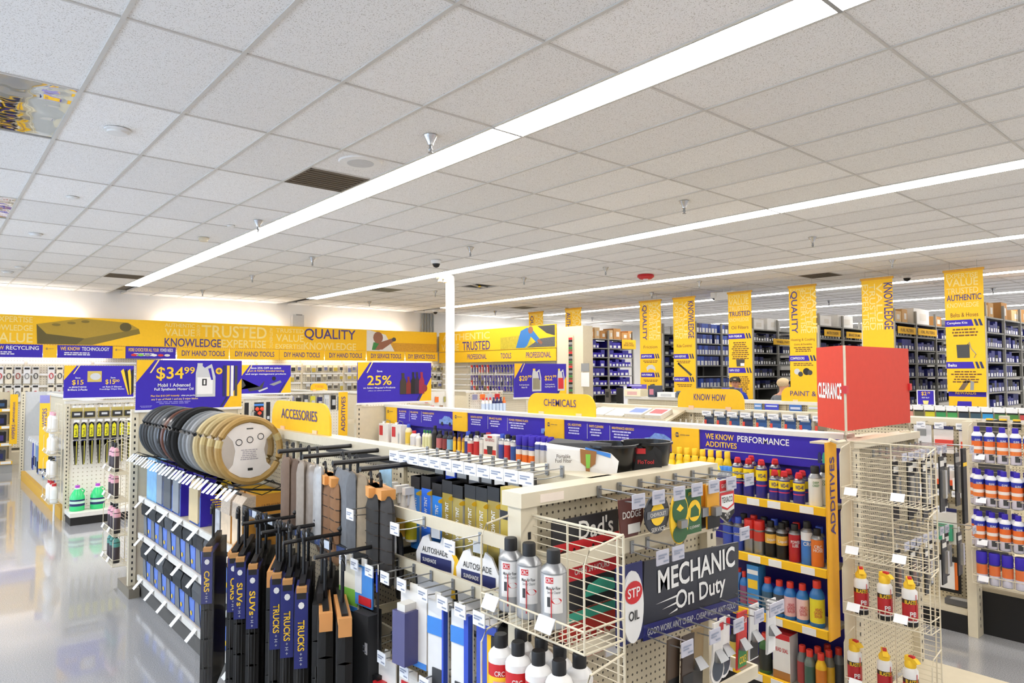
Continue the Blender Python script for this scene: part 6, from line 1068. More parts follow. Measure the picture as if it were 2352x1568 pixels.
# catalogue slope with stacks of flyers
t = T('flyer_shelf', 'sloping cream shelf with flyers and books beside the know how sign', 'shelf', (0, 0, 0)); ob('slope', MB().raw([(5.5, 4.1, 1.37), (5.5, 5.2, 1.37), (5.92, 5.2, 1.5), (5.92, 4.1, 1.5), (5.5, 4.1, 1.35), (5.5, 5.2, 1.35), (5.92, 5.2, 1.48), (5.92, 4.1, 1.48)], [(0, 3, 2, 1), (4, 5, 6, 7), (0, 1, 5, 4), (2, 3, 7, 6), (1, 2, 6, 5), (3, 0, 4, 7)], CREAM), t); ob('lip', MB().box(5.49, 4.1, 1.35, 5.5, 5.2, 1.395, CREAM), t)
tilt = (0, -.3, 0)
for k, (y, w_, h_, c, nm) in enumerate([(4.27, .2, .045, '#c8474c', 'stack of magazines with red cover'), (4.52, .22, .045, '#6a84c8', 'stack of magazines with blue cover'), (4.78, .24, .02, '#e9e7e2', 'white flyer pile next to the magazines'), (5.04, .24, .02, '#e6e4de', 'white flyer pile at the far side of the sloping shelf')]):
    q = T('magazine_stack', nm, 'magazines', (5.53, y, 1.383), rot=tilt); ob('pages', MB().box(0, -w_ / 2, 0, .2, w_ / 2, h_, mt('#dfdcd2', .7, var=.2, scale=80)), q); ob('cover', MB().box(.0, -w_ / 2, h_, .2, w_ / 2, h_ + .002, mt('#ece9e4', .5)), q); ob('cover_print', MB().box(.05, -w_ * .4, h_ + .002, .17, w_ * .4, h_ + .003, mt(c, .5)), q)
# hanging belt packs
KC = ['#2a3c5a', '#2d4a70', '#2a4f86', '#24345e', '#2c5590', '#2f5a94', '#2a4f8a', '#2b5596', '#8a7a68']
for k in range(9):
    y = 3.78 - k * .135; hook((GX3 - .062, y, 1.475), WEST, .12, 'wire hook with white tag, %s under the know how sign' % nth(k), 'hooks under the know how sign', .1)
    t = carded('repair_pack', 'clear pack with navy and red card, %s from the sloping shelf' % nth(k), (5.76, y, 1.45), WEST, .1, .135, mt(KC[k], .4), [('red_corner', -.5, .0, -.28, .6, mt('#e0483a', .4), .002), ('dark_part', -.15, .05, .25, .35, [BLACK, GREY, GREY, DGREY, WHITE, LGREY, GREY, WHITE, DGREY][k], .02), ('pale_band', -.4, .8, .4, .95, mt('#b8c4d4', .4), .001)])
for k in range(5): carded('belt_pack', 'black carded part near the sloping shelf, %s along' % nth(k), (5.72, 4.08 - k * .065, 1.36), WEST, .05, .08, mt('#20242e', .4), [('white_mark', -.3, .1, .3, .4, LGREY, .002)])
# near side of gondola three
for k, (y, z) in enumerate([(1.92, 1.47), (1.8, 1.47), (1.66, 1.47), (1.84, 1.17), (1.72, 1.17), (1.66, 1.16), (1.8, .98), (1.7, .98), (1.8, .86), (1.78, .53)]): hook((GX3 - .05, y, z), WEST, .14, 'wire hook with white tag on the side pegboard of the third gondola, %s' % nth(k), 'hooks on the third gondola side', .06)
carded('tool_card', 'white and red carded tool at the top of the side pegboard', (5.77, 1.79, 1.45), WEST, .13, .2, mt('#e6e2de', .45), [('navy_header', -.5, .88, .5, 1, NAVY, .002), ('red_tool', -.4, .3, .5, .5, mt('#d8453a', .4), .02)])
carded('tool_card', 'white card with orange red tool by the end cap post', (5.77, 1.65, 1.44), WEST, .08, .24, mt('#e8e4e0', .45), [('navy_header', -.5, .92, .5, 1, NAVY, .002), ('red_tool', -.3, .0, .5, .6, mt('#e0502e', .4), .02)])
carded('tool_card', 'clear pack beside the clearance topper', (5.77, 1.93, 1.45), WEST, .12, .2, mt('#d9dade', .3), [('dark_print', -.3, .6, .2, .85, GREY, .002)])
for k in range(3): carded('tool_card', 'orange and black carded tool, %s along the second row of the side pegboard' % nth(k), (5.77, 1.85 - k * .085, 1.14), WEST, .075, .15, mt('#e4e0da', .45), [('orange_tool', -.4, .1, .5, .45, mt('#e2582a', .4), .02), ('black_tip', -.2, .0, .4, .2, BLACK, .025)])
for k, (y, z) in enumerate([(1.67, 1.0), (1.9, .93)]): T('small_white_box', 'small white box %s on the side pegboard' % ('beside the post' if k == 0 else 'beside the wire wing'), 'box', (5.7, y, z), me=MB().box(0, -.05, 0, .1, .05, .08, mt('#ecebe8', .5)).mesh('small_white_box'))
carded('tool_card', 'white card with green handled cutter', (5.77, 1.8, .85), WEST, .16, .26, mt('#e6e4e0', .45), [('navy_header', -.5, .9, .5, 1, NAVY, .002), ('green_tool', -.3, .1, .35, .55, mt('#3f9c78', .4), .025), ('dark_part', -.5, .2, -.1, .45, BLACK, .02)])
carded('tool_card', 'black framed card with white notebook and orange edge', (5.77, 1.78, .5), WEST, .15, .26, BLACK, [('white_pad', -.38, .1, .25, .85, WHITE, .01), ('orange_edge', .25, .1, .38, .85, ORANGE, .008)])
t = T('tool_tray', 'grey wrapped tool lying on the gondola deck', 'tool', (5.72, 1.72, .165)); ob('body', MB().box(0, -.08, 0, .08, .08, .04, mt('#5a5a5c', .35)), t); ob('label', MB().box(.01, -.07, .04, .07, .05, .042, mt('#b8b8b6', .4)), t)
# brake cleaner rack on wing three
wing('cream wire rack full of brake cleaner cans', 5.66, .95, 1.57, .35, 1.5, .11, (1.225, .93, .645, .4), .035)
BC3 = [(.2, mt('#c9c4d0', .4)), (.35, mt('#e07a3a', .4)), (.5, mt('#e8e0da', .4)), (.62, mt('#e06a2a', .4)), (.82, mt('#2b38a6', .4)), (1, mt('#e9eaee', .35))]
for r_, z in enumerate((1.228, .933, .648)):
    for k in range(7):
        for d in range(1 if r_ == 0 else 2):
            t = can('brake_cleaner_can', 'brake cleaner can, %s from the post, %s basket%s' % (nth(k), ('top', 'second', 'third')[r_], ', back row' if d else ''), 'spray can', (5.583 + .05 * d - .01, 1.525 - k * .074 + .03 * d, z), .0325, .245, BC3, BLUE, .035, .018, dome=.03, dm=mt('#e9eaee', .35), group='brake cleaner cans at the rack')
            if not d: wrap(t, 'GUNK', .0335, .155, .036, .014, WHITE, -1.15); ob('dark_print', cm('bcdp', lambda b: b.raw([(.0333 * math.sin(-1.1 + d_), -.0333 * math.cos(-1.1 + d_), z_) for z_ in (.02, .06) for d_ in (-.4, -.1, .2, .5)], [(0, 1, 5, 4), (1, 2, 6, 5), (2, 3, 7, 6)], DGREY)), t)
for k in range(7): can('brake_cleaner_can', 'blue capped brake cleaner can, %s from the post, lowest basket' % nth(k), 'spray can', (5.58, 1.52 - k * .074, .403), .0325, .215, [(.25, mt('#c8c6d4', .4)), (.5, mt('#d9703a', .4)), (1, mt('#2c34a8', .4))], BLUE, .075, .033, dome=.008, group='brake cleaner cans at the rack')
for k in range(5): bottle('funnel_cap_bottle', 'yellow capped bottle on top of the brake cleaner rack, %s along' % nth(k), (5.78, 1.5 - k * .08, 1.45), .026, .07, BLACK, YEL, BLACK, .8)
# ================================================================ SECOND ROW OF GONDOLAS (y from 10.3)
def row_gondola(x0, x1, y0, y1, label, peg=None):
    g = T('gondola', label, 'shelf unit', (0, 0, 0)); xc = (x0 + x1) / 2
    post(g, x0 + .03, y0 + .03, 0, 1.5, '-y', .05, .05); post(g, x1 - .03, y0 + .03, 0, 1.5, '-y', .05, .05); pegpanel(g, x1 - x0 - .1, 1.3, (xc, y0 + .03, .16), 0, peg); ob('top_rail', MB().box(x0, y0, 1.47, x1, y0 + .07, 1.5, OFFW), g)
    ob('base_deck', MB().box(x0 + .02, y0 - .4, .1, x1 - .02, y0 + .02, .15, OFFW), g); ob('kick_plate', MB().box(x0 + .03, y0 - .38, 0, x1 - .03, y0, .1, BLACK), g); ob('spine', MB().box(xc - .02, y0 + .06, .1, xc + .02, y1, 1.48, CREAM), g); ob('side_deck', MB().box(x0 + .05, y0 + .06, 0, x1 - .05, y1, .14, OFFW), g); ob('cap_rail', MB().box(xc - .05, y0 + .06, 1.47, xc + .05, y1, 1.5, OFFW), g); return g
PEGL = mat_dots('#ece6d8', '#b9ae98', .0254 * 2, .15)
g = row_gondola(1.42, 2.2, 10.3, 14.9, 'cream wiper blade gondola with black base across the aisle', PEGL)
s_ = promo((1.79, 10.28, 1.545), 0, .79, .41, 'blue promotion sign reading save 15 dollars on headlights and wiper blades', [('Save', -.31, .62, .07, .05, WHITE), ('$15', -.31, .47, .16, .17, YELP), ('on BRIGHTVISION', -.31, .33, .24, .05, WHITE), ('Brilliant 2-Packs', -.31, .25, .27, .06, WHITE), ('Save', .19, .62, .07, .05, WHITE), ('$15', .15, .48, .14, .17, YELP), ('00', .25, .52, .07, .08, YELP), ('on Rain-X Silicone', .18, .33, .28, .05, WHITE), ('FrontEdge Wiper Blades', .18, .25, .36, .05, WHITE)], False)
flat(s_, 'printed_bulb_pack', rect(-.14, .2, .02, .34), mt('#c9b25a', .4), -.009); flat(s_, 'printed_bulb', disc(-.05, .27, .06, .045), LGREY, -.0095)
for q in range(4): flat(s_, 'printed_wiper', [(.24 + q * .04, .34), (.27 + q * .04, .37), (.36 + q * .012, .06), (.33 + q * .012, .02)], [YELP, BLACK, YELP, BLACK][q], -.009 - q * .0004)
for k, x in enumerate((1.53, 1.67, 1.83, 1.98, 2.12)):
    hook((x, 10.3, 1.44), 0, .1, 'hook with white tag over the headlight packs, %s along' % nth(k), 'hooks over the headlight packs', .09, False)
    carded('headlight_pack', 'gold and black headlight bulb pack, %s from the left' % nth(k), (x, 10.19, 1.42), 0, .13, .13, mt('#b8a65a', .45), [('bulb_window', -.42, .1, .42, .65, mt('#2c2d30', .3), .03), ('lamp_glow', -.25, .3, .25, .5, LGREY, .035)])
for k in range(8):
    x = 1.53 + k * .085; t = T('windscreen_wiper', 'black and yellow carded wiper blade, %s from the left' % nth(k), 'wiper blade', (x, 10.22, 1.24)); ob('card', MB().prism([(-.03, -.22), (.03, -.22), (.03, -.02), (0, 0), (-.03, -.02)], -.004, .004, BLACK), t); flat(t, 'yellow_panel', [(-.022, -.19), (.022, -.19), (.022, -.05), (0, -.02), (-.022, -.05)], mt('#e8e01c', .4), -.006); letter(t, 'Rain-X', 0, -.125, .1, .028, BLACK, -.0075, rot=-math.pi / 2); flat(t, 'navy_panel', rect(-.022, -.3, .022, -.23), NAVY, -.006); ob('sleeve', MB().prism([(-.03, -.24), (.03, -.24), (.02, -.52), (-.005, -.54)], -.006, .012, mt('#2a2a28', .35)), t); ob('blade', MB().box(.004, -.012, -.54, .014, -.006, -.24, mt('#a8a03a', .4)), t)
    ob('hang_tag', MB().box(-.03, -.05, 0, .03, -.045, .03, WHITE), t)
for k, x in enumerate((1.545, 1.765)):
    t = T('washer_fluid_jug', 'green washer fluid jug with purple cap, %s on the gondola base' % ('left', 'right')[k], 'jug', (x, 10.1, .151)); gm = mt('#35c878', .25); ob('body', MB().lathe([(.078, 0, gm), (.082, .01, gm), (.082, .17, gm), (.06, .22, gm), (.03, .265, mt('#d8f0dc', .3)), (.024, .28, mt('#d8f0dc', .3))], 18), t); ob('cap', MB().lathe([(.026, .28, mt('#b04ac0', .4)), (.026, .31, mt('#b04ac0', .4))], 12), t)
    ob('label', MB().lathe([(.0828, .06, NAVY), (.0828, .09, mt('#bfe8cc', .4)), (.0828, .12, NAVY), (.0828, .14, NAVY)], 18, caps=False), t); ob('handle', MB().tube([(.06, 0, .2), (.075, 0, .24), (.045, 0, .265), (.03, 0, .25)], .01, gm, 6), t)
def bigcan(label, loc, c, capm, r=.04, h=.24, cat='bottle', name='cleaner_bottle'): return bottle(name, label, loc, r, h, c, capm, None, .5, cat)
wing('white wire wing with wipes and cleaners on the wiper gondola', 1.4, 10.35, 10.95, .25, 1.46, .12, (1.1, .82, .52, .22), .05)
for r_, z in enumerate((1.1, .82, .52, .22)):
    for k in range(2 if r_ < 3 else 3):
        m_ = mt('#f0f0ee', .35) if r_ < 3 else WHITE
        bigcan('white cleaner container with %s cap, %s on the %s basket of the wiper gondola wing' % (('pink', 'white', 'black', 'red')[r_], nth(k), nth(r_)), (1.34, 10.8 - k * .19, z + .003), m_, [mt('#e8a8b8', .4), WHITE, BLACK, RED][r_], .045, .25)
ob('pole', MB().tube([(1.34, 10.4, 0), (1.34, 10.4, .25)], .012, WHITE), g)
f = flag('section_flag', 'WIPERS', (1.36, 11.6, 1.04), .14, 1.02, -.7, 'yellow vertical wipers flag on the side of the wiper gondola', frac=.25, cz=.2); flat(f, 'header_patch', rect(-.07, .4, .07, .51), mt('#8a84b8', .5), -.006)
t = T('shelf', 'grey sloped shelf with price tags on the side of the wiper gondola', 'shelf', (0, 0, 0)); ob('deck', MB().box(1.44, 11.6, .78, 1.785, 14.2, .8, LGREY), t)
for k in range(7): ob('price_tag', MB().box(1.425, 12.4 + k * .26, .74, 1.44, 12.5 + k * .26, .78, WHITE), t)
ob('yellow_kick', MB().box(1.41, 10.4, .0, 1.465, 14.8, .15, mt('#d8a83c', .5)), t)
p_ = T('gondola_end_panel', 'cream end panel with slotted post at the far end of the wiper gondola', 'panel', (0, 14.9, 0)); ob('panel', MB().box(1.42, -.01, 0, 2.2, .02, 1.53, LGREY), p_); post(p_, 1.42, 0, 0, 1.53, '-y', .06, .05)
for k in range(12): carded('blade_pack', 'blue carded wiper part on the gondola side, %s from the far panel' % nth(k), (1.5, 14.1 - k * .22, .74), WEST, .12, .42 if k % 3 else .5, [ROYAL, mt('#c8ccd8', .4), mt('#7aa8d8', .4), mt('#5a7ac0', .4)][k % 4], [('dark_blade', -.2, .05, .2, .4, BLACK if k % 2 else NAVY, .01)])
for k in range(8): carded('blade_box', 'small violet blue box standing on the wiper gondola shelf, %s along' % nth(k), (1.56, 13.5 - k * .16, 1.0), WEST, .1, .19, [mt('#5a5a9a', .4), mt('#8a8ab8', .4), BLUE][k % 3], cat='box')
# bottles on the wing behind the first end panel
wing('cream wire wing with dark bottles behind the accessories end panel', 1.4, 6.58, 7.0, .2, 1.45, .13, (1.0, .77, .49, .24), .03)
for r_, (z, n_) in enumerate(((1.0, 2), (.77, 2), (.49, 3), (.24, 3))):
    for k in range(n_):
        t = bottle('black_bottle', 'slim black bottle with %s collar, %s on the %s basket by the accessories end panel' % ('pink' if r_ < 3 else 'teal', nth(k), nth(r_)), (1.32, 6.92 - k * .1, z + .002), .031, .25, BLACK, BLACK, mt('#3a3034', .4), .35)
        cc = mt('#d8a0ac', .4) if r_ < 3 else mt('#4a8a80', .4); ob('collar', cm(('bcol', r_ < 3), lambda b: b.lathe([(.0316, .135, cc), (.0316, .165, cc), (.028, .185, cc), (.014, .208, cc)], 12, caps=False)), t)
# towing end cap
GRIDM = mat_dots('#e8e2d2', '#c9c0a8', .05, .1)
g = row_gondola(3.6, 4.4, 10.3, 14.9, 'cream grid end cap with towing parts beyond the accessories sign', GRIDM)
s_ = promo((3.97, 10.28, 1.55), 0, .77, .42, 'blue promotion sign on towing and cargo products with a ball hitch', [('Save 25% OFF on select', .0, .9, .6, .07, WHITE), ('Curt & NAPA branded towing', .0, .79, .72, .08, YELP), ('and cargo management products', .0, .68, .8, .075, WHITE)])
flat(s_, 'printed_bracket', [(-.38, .06), (-.3, .12), (-.1, .1), (-.02, .19), (-.06, .06), (-.25, .03), (-.36, .22), (-.38, .22)], DGREY, -.009); flat(s_, 'printed_ball_mount', [(.05, .13), (.22, .19), (.24, .16), (.12, .11)], GREY, -.009); flat(s_, 'printed_ball', disc(.12, .22, .03, .03), BLACK, -.0095); flat(s_, 'printed_pin', [(-.12, .04), (.02, .09), (.03, .07), (-.1, .02)], LGREY, -.0095)
for k, (x, c) in enumerate([(3.66, BLACK), (3.84, mt('#22262a', .4)), (3.98, BLACK), (4.14, BLACK), (4.3, BLACK)]):
    t = carded('towing_pack', 'black carded towing part, %s from the left on the grid end cap' % nth(k) if k != 1 else 'wide black card with orange hitch ball covers', (x, 10.2, 1.42), 0, .06 if k != 1 else .14, .3 if k != 1 else .24, c, [('pale_print', -.3, .15, .3, .3, LGREY, .003)] if k != 1 else [('blue_band', -.5, .78, .5, .9, SKY, .003)])
    if k == 1:
        for dx, dz in ((-.035, -.1), (.035, -.1), (0, -.16)): ob('orange_ball', MB().lathe([(.004, -.032, mt('#e8482a', .4)), (.03, -.01, mt('#e8482a', .4)), (.03, .01, mt('#e8482a', .4)), (.004, .032, mt('#e8482a', .4))], 10, (dx, -.03, dz)), t)
ob('hitch_pin', MB().tube([(3.72, 10.2, 1.1), (3.72, 10.2, 1.25), (3.75, 10.2, 1.3), (3.79, 10.2, 1.28)], .008, CHROME, 6), g)
row_gondola(5.66, 6.55, 10.3, 14.9, 'cream end cap partly hidden behind the 25 percent sign', PEGL); g4_ = row_gondola(7.8, 8.65, 10.3, 14.9, 'cream end cap with cleaning bottles right of the white column', PEGL)
for k in range(9):
    carded('tool_pouch', 'dark carded tool bag, %s along the far gondola behind the accessories sign' % nth(k), (4.55 + k * .13, 11.0 + .01 * k, 1.48 - .02 * (k % 3)), 0, .09, .24, [BLACK, mt('#8d8fb0', .4), BLACK, DGREY, mt('#d8d23a', .4), NAVY, mt('#e0e4e8', .4), BLACK, mt('#6a7a8a', .4)][k], [('pale_mark', -.3, .3, .3, .7, LGREY, .02)])
t = T('display_panel', 'white pegboard panel carrying the tool bags behind the accessories sign', 'display wall', (0, 0, 0)); pegpanel(t, 1.25, 1.35, (5.1, 11.085, .15), 0, PEGL); ob('top_rail', MB().box(4.47, 11.0, 1.5, 5.73, 11.1, 1.53, OFFW), t); ob('foot', MB().box(4.5, 10.9, 0, 5.7, 11.2, .15, OFFW), t)
s_ = topper('TOOLS', (6.1, 13.0, 1.5), 0, .36, .14, 'small arched yellow tools sign far across the shop', mt('#e07a3a', .5), .5)
ob('sign_leg', MB().box(-.02, -.01, -1.5, .02, .01, 0, OFFW), s_)
for k in range(7):
    c = [RED, RED, RED, NAVY, NAVY, NAVY, ORANGE][k]; bottle('detergent_bottle', '%s detergent bottle, %s right of the white column' % (('red capped white', 'red capped white', 'red capped white', 'navy', 'navy', 'navy', 'orange')[k], nth(k)), (8.0 + k * .085, 10.1, 1.08), .036, .3, WHITE if k < 3 else c, c, mt('#c8d8f0', .4), .45)
t = T('shelf', 'white shelf under the detergent bottles right of the column', 'shelf', (0, 0, 0)); ob('deck', MB().box(7.82, 9.95, 1.05, 8.63, 10.3, 1.08, OFFW), t); ob('bracket', MB().box(7.82, 10.1, .9, 7.85, 10.3, 1.05, OFFW), t)
for k in range(4): carded('orange_bucket_pack', 'colourful carded pack above the detergent bottles, %s along' % nth(k), (7.9 + k * .18, 10.22, 1.44), 0, .12, .1, [mt('#8a8aa8', .4), ORANGE, mt('#c8c8d0', .4), RED][k])
for k in range(5): carded('snack_pack', 'small yellow and red pack left of the white column, %s along' % nth(k), (7.1 + k * .1, 10.6, 1.4 - .16 * (k % 2)), 0, .08, .1, [YEL, RED, ORANGE, mt('#8a6a4a', .5), mt('#a8a05a', .5)][k])
t = T('panel_shelf', 'white panel shelf behind the packs left of the column', 'shelf', (0, 0, 0)); ob('panel', MB().box(6.9, 10.62, .2, 7.5, 10.64, 1.5, OFFW), t); ob('ledge', MB().box(6.9, 10.4, 1.1, 7.5, 10.62, 1.12, OFFW), t)
carded('red_strap_strip', 'long red strip of carded straps beside the 25 percent sign', (7.0, 10.5, 2.0), 0, .06, .7, mt('#c83a34', .5), [('black_part', -.3, .1, .3, .3, BLACK, .01)])
# ================================================================ GONDOLA FOUR: paint and body (x 7.9)
GX4 = 7.95
g = T('gondola', 'cream pegboard gondola with the paint and body sign', 'shelf unit', (0, 0, 0))
for i in range(4): pegpanel(g, 1.2, 1.3, (GX4 - .012, 2.3 + 1.22 * i, .16), WEST)
ob('top_rail', MB().box(GX4 - .06, 1.0, 1.46, GX4 + .08, 6.6, 1.5, OFFW), g); ob('base_deck', MB().box(7.6, 1.0, 0, 8.3, 6.6, .16, CREAM), g); ob('spine', MB().box(GX4, 1.0, .1, GX4 + .03, 6.6, 1.48, CREAM), g); ob('lower_rail', MB().box(7.7, 1.0, 1.36, 7.72, 2.9, 1.4, OFFW), g)
for y in (1.0, 2.9): ob('rail_arm', MB().box(7.7, y, 1.36, GX4, y + .02, 1.4, OFFW), g)
topper('PAINT & BODY', (GX4 - .04, 3.78, 1.5), WEST, .8, .17, 'arched yellow section sign reading paint and body behind the clearance topper', lw=.72)
for k, (y, c, w_, h_) in enumerate([(4.3, '#3a44c8', .18, .07), (4.0, '#3a6ab8', .15, .11), (3.78, '#c8c8a0', .14, .08), (4.48, '#5a8ac8', .1, .08)]): carded('body_filler_pack', ('long blue sandpaper pack', 'blue carded mask pack', 'pale pack with yellow label', 'light blue pack')[k] + ' under the paint and body sign', (GX4 - .06, y, 1.46), WEST, w_, h_, mt(c, .4), [('pale_print', -.4, .5, .4, .75, mt('#c8d0e8', .4), .002)])
RCOL = ['#e09a8a', '#6a6a4a', '#d8d02a', '#3a9a5a', '#4aa85a', '#2a3a4a', '#3a5a6a', '#2fa0e0', '#4a8a4a', '#4f8a3f', '#c84a4a', '#d8544c', '#e0706a', '#c85a5a']
for k, c in enumerate(RCOL):
    y = 2.74 - k * .1; hook((GX4 - .065, y, 1.495), WEST, .1, 'wire hook with white tag, %s along the far rail beyond the clearance topper' % nth(k), 'hooks along the far rail', .09, False)
    carded('colour_pack', 'small bright pack on the far rail, %s beyond the clearance topper' % nth(k), (GX4 - .14, y, 1.47), WEST, .085, .075, mt(c, .4), [('black_top', -.5, .65, .5, 1, BLACK, .003)])
t = T('price_sign', 'small blue price sign reading 2.79 in a white frame', 'sign', (GX4, 2.62, 1.5), WEST); ob('frame', MB().box(-.085, -.004, 0, .085, .004, .16, WHITE), t); flat(t, 'blue_sheet', rect(-.075, .01, .075, .152), BLUE, -.006); letter(t, '$2', -.015, .12, .05, .045, YELP, -.0075); letter(t, '79', .03, .13, .025, .022, YELP, -.0075); flat(t, 'printed_mug', [(-.02, .012), (.02, .012), (.028, .05), (-.028, .05)], PALEY, -.0075); letter(t, 'BEST BUY', 0, .08, .07, .014, WHITE, -.0075)
# goods on top of gondola four towards the counter
for k, (y, w_, h_, m_, nm) in enumerate([(6.45, .3, .1, mt('#e6dcbc', .5), 'cream display box with oval emblem'), (6.1, .12, .16, mt('#3a3f52', .4), 'dark can with pink base'), (5.85, .3, .07, WHITE, 'white paper rolls in a row'), (5.6, .16, .09, mt('#4a5668', .4), 'dark mixed cups')]):
    t = T('counter_display', nm + ' on top of the paint gondola', 'display', (GX4, y, 1.5), WEST); ob('body', MB().box(-w_ / 2, -.08, 0, w_ / 2, .1, h_, m_), t); ob('front_print', MB().face([(-w_ * .3, -.081, h_ * .2), (w_ * .3, -.081, h_ * .2), (w_ * .3, -.081, h_ * .7), (-w_ * .3, -.081, h_ * .7)], [mt('#d8a8a0', .5), mt('#c87a8a', .5), LGREY, BLACK][k]), t)
for k, (y, c, h_) in enumerate([(5.08, '#3c4a48', .1), (4.95, '#b8b8b8', .07), (4.86, '#2c2c30', .1), (4.78, '#26262a', .08)]): bottle('paint_can', '%s paint container between the know how and paint signs' % ('dark tub', 'grey cap', 'black tin', 'small black tin')[k], (GX4 - .02, y, 1.5), .07 if k == 0 else .035, h_ + .06, mt(c, .4), mt('#4a4a4a', .4), None, .8)
# ================================================================ PARTS COUNTER and the people at it
t = T('parts_counter', 'long parts counter in front of the stock racks', 'counter', (0, 0, 0)); ob('top', MB().box(11.4, 2.6, 1.02, 12.1, 10.6, 1.06, mt('#c9c2b4', .4)), t)
for i in range(8): ob('front_panel', MB().box(11.45, 2.62 + i, 0, 11.47, 3.6 + i, 1.02, mt('#b9b2a4', .5)), t)
ob('end', MB().box(11.47, 2.62, 0, 12.05, 2.64, 1.02, OFFW), t)
def monitor(y, w_, h_, lb, z=1.06):
    m_ = T('monitor', lb, 'monitor', (11.75, y, z), math.pi / 2); ob('screen', MB().box(-w_ / 2, -.02, .1, w_ / 2, .02, .1 + h_, BLACK), m_); ob('stand', MB().box(-.03, -.02, 0, .03, .03, .12, BLACK), m_); ob('foot', MB().box(-.12, -.09, 0, .12, .09, .015, BLACK), m_)
monitor(9.85, .42, .34, 'black counter monitor seen from behind beside the white poster'); monitor(9.0, .4, .32, 'black counter monitor beside the yellow box'); monitor(7.25, .5, .28, 'black counter monitor in front of the clerk')
for k, (y, w_, h_, z, c, lb) in enumerate([(9.53, .22, .48, 1.06, '#eceef2', 'white poster standing on the parts counter'), (9.26, .24, .42, 1.06, '#f0c84a', 'yellow and white counter display'), (9.3, .5, .09, 1.5, '#6a5ac8', 'violet blue sign strip above the counter displays'), (7.13, .56, .2, 1.35, '#4b4fc0', 'blue and yellow counter sign in front of the clerk'), (10.1, .14, .42, 1.06, '#55504a', 'grey card machine on the counter')]):
    q = T('counter_card', lb, 'sign', (11.5, y, z), WEST); ob('card', MB().box(-w_ / 2, -.02, 0, w_ / 2, .02, h_, mt(c, .5)), q); ob('print', MB().face([(-w_ * .35, -.021, h_ * .55), (w_ * .3, -.021, h_ * .55), (w_ * .3, -.021, h_ * .85), (-w_ * .35, -.021, h_ * .85)], [LGREY, BLUE, mt('#c8c4f0', .5), YELP, BLACK][k]), q)
    if z > 1.1: ob('riser', MB().box(-.02, .0, 1.06 - z, .02, .02, 0, GREY), q)
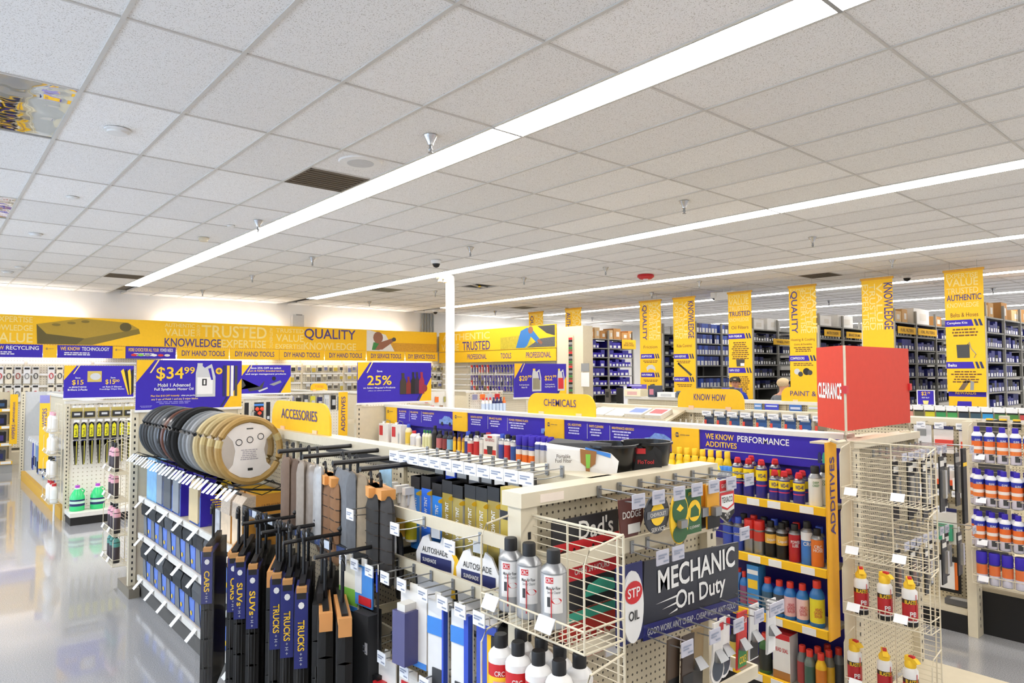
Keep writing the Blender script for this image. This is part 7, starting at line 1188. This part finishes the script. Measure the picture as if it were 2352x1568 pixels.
def person(label, loc, rz, shirt, pants, hair_m, height=1.76, cap=None, hands_fwd=True):
    """standing figure grown from a joint skeleton with the skin modifier; local -Y is forward"""
    s = height / 1.76; V, E_, Rr = [], [], []
    def v(x, y, z, r, par=None):
        V.append((x * s, y * s, z * s)); Rr.append(r * s)
        if par is not None: E_.append((par, len(V) - 1))
        return len(V) - 1
    pel = v(0, 0, .96, .13); w1 = v(0, 0, 1.1, .135, pel); ch = v(0, .01, 1.3, .15, w1); up = v(0, .02, 1.43, .1, ch); nk = v(0, .015, 1.52, .055, up); h1 = v(0, -.005, 1.6, .075, nk); h2 = v(0, -.01, 1.68, .088, h1); h3 = v(0, .0, 1.735, .06, h2)
    for sx in (-1, 1):
        hp = v(sx * .1, 0, .88, .095, pel); kn = v(sx * .11, -.01, .5, .06, hp); an = v(sx * .115, .02, .1, .042, kn); toe = v(sx * .125, -.13, .04, .04, an)
        sh = v(sx * .18, .02, 1.42, .065, up); el = v(sx * .25, .05, 1.14, .045, sh)
        wr = v(sx * (.2 if hands_fwd else .26), -.2 if hands_fwd else .0, 1.1 if hands_fwd else .9, .03, el); pm = v(sx * (.18 if hands_fwd else .265), -.27 if hands_fwd else -.01, 1.09 if hands_fwd else .83, .03, wr)
        for q, (dx, ln) in enumerate(((-.03, .07), (-.01, .085), (.01, .08), (.03, .065))):
            if hands_fwd: a = v(sx * .18 + dx, -.27 - ln * .6, 1.085, .009, pm); v(sx * .18 + dx, -.27 - ln, 1.07, .008, a)
            else: a = v(sx * .265, -.01 + dx, .83 - ln * .6, .009, pm); v(sx * .265, -.012 + dx, .83 - ln, .008, a)
        tb = v(sx * (.14 if hands_fwd else .25), -.26 if hands_fwd else -.05, 1.085 if hands_fwd else .83, .011, pm); v(sx * (.125 if hands_fwd else .25), -.3 if hands_fwd else -.06, 1.075 if hands_fwd else .79, .009, tb)
    me = bpy.data.meshes.new('person'); me.from_pydata(V, E_, []); o = bpy.data.objects.new('person_rig', me); COL.objects.link(o)
    md = o.modifiers.new('skin', 'SKIN'); sb = o.modifiers.new('sub', 'SUBSURF'); sb.levels = 2
    if not me.skin_vertices: 
        bm_ = None
    for i, sv in enumerate(me.skin_vertices[0].data): sv.radius = (Rr[i], Rr[i]); sv.use_root = (i == 0)
    dg = bpy.context.evaluated_depsgraph_get(); bm = bpy.data.meshes.new_from_object(o.evaluated_get(dg)); bpy.data.objects.remove(o)
    skin = mt('#c98f72', .5); bm.materials.clear()
    for m_ in (shirt, pants, skin, BLACK): bm.materials.append(m_)
    for p in bm.polygons:
        c = p.center / s; hand = hands_fwd and c.y < -.16 and .9 < c.z < 1.2 and abs(c.x) > .08 or (not hands_fwd and abs(c.x) > .2 and c.z < .9 and c.z > .6)
        p.material_index = 3 if c.z < .12 else 2 if (c.z > 1.475 or hand) else 1 if c.z < 1.0 and abs(c.x) < .24 else 0; p.use_smooth = True
    t = T('person', label, 'person', loc, rz, me=bm)
    hz = 1.665 * s
    for sx in (-1, 1): ob('ear', MB().lathe([(.005, -.028, skin), (.014, 0, skin), (.005, .028, skin)], 8, (sx * .09 * s, .0, hz - .02)), t); ob('eye', MB().lathe([(.003, -.006, BLACK), (.011, 0, BLACK), (.003, .006, BLACK)], 8, (sx * .032 * s, -.088 * s, hz)), t)
    ob('nose', MB().raw([(-.014, -.085 * s, hz - .04), (.014, -.085 * s, hz - .04), (0, -.085 * s, hz + .005), (0, -.115 * s, hz - .035)], [(0, 1, 3), (1, 2, 3), (2, 0, 3), (0, 2, 1)], skin), t); ob('mouth', MB().box(-.024, -.09 * s, hz - .066, .024, -.08 * s, hz - .058, mt('#9a5048', .5)), t)
    b = MB(); b.sm = True; n = 16; R_ = .105 * s; base = len(b.v); rows_ = 7; mi = b.mi(hair_m)
    for j in range(rows_):
        ph = math.pi / 2 * (1 - j / (rows_ - 1) * 1.5) if not cap else math.pi / 2 * (1 - j / (rows_ - 1) * 1.15)
        for i in range(n):
            a = 2 * math.pi * i / n; fr = math.sin(a) < -.35 and j > 3; k_ = .86 if fr else 1
            zz = hz + .018 + (.085 * s * math.sin(ph) if not fr else max(.085 * s * math.sin(ph), .05)); b.v.append((R_ * math.cos(ph) * math.cos(a) * k_, .006 + R_ * math.cos(ph) * math.sin(a) * k_ * 1.05, zz))
    for j in range(rows_ - 1):
        for i in range(n): b.f.append((base + j * n + i, base + (j + 1) * n + i, base + (j + 1) * n + (i + 1) % n, base + j * n + (i + 1) % n)); b.m.append(mi)
    ob('hair', b, t)
    if cap:
        c_ = ob('cap', MB().lathe([(.112 * s, hz + .03, cap), (.112 * s, hz + .06, cap), (.095 * s, hz + .1, cap), (.05 * s, hz + .122, cap), (.01, hz + .126, cap)], 18), t); ob('visor', MB().prism([(-.08, -.08), (-.06, -.15), (0, -.175), (.06, -.15), (.08, -.08)], hz + .03, hz + .04, cap, 'xy'), c_); ob('cap_badge', MB().box(-.025, -.115 * s, hz + .06, .025, -.108 * s, hz + .085, mt('#b8a878', .5)), c_)
    return t
person('counter clerk in a dark cap and bright blue shirt behind the counter sign', (12.55, 7.62, 0), -math.pi / 2 + .5, mt('#2440b0', .7), mt('#3a3a40', .8), mt('#5a4a3e', .8), 1.72, cap=mt('#2a2724', .7))
person('customer with pale blond hair and grey jacket facing the counter', (10.95, 5.75, 0), math.pi / 2 - .2, mt('#6a6e74', .8), mt('#2f3646', .8), mt('#c9b08a', .85, var=.15, scale=60), 1.74)
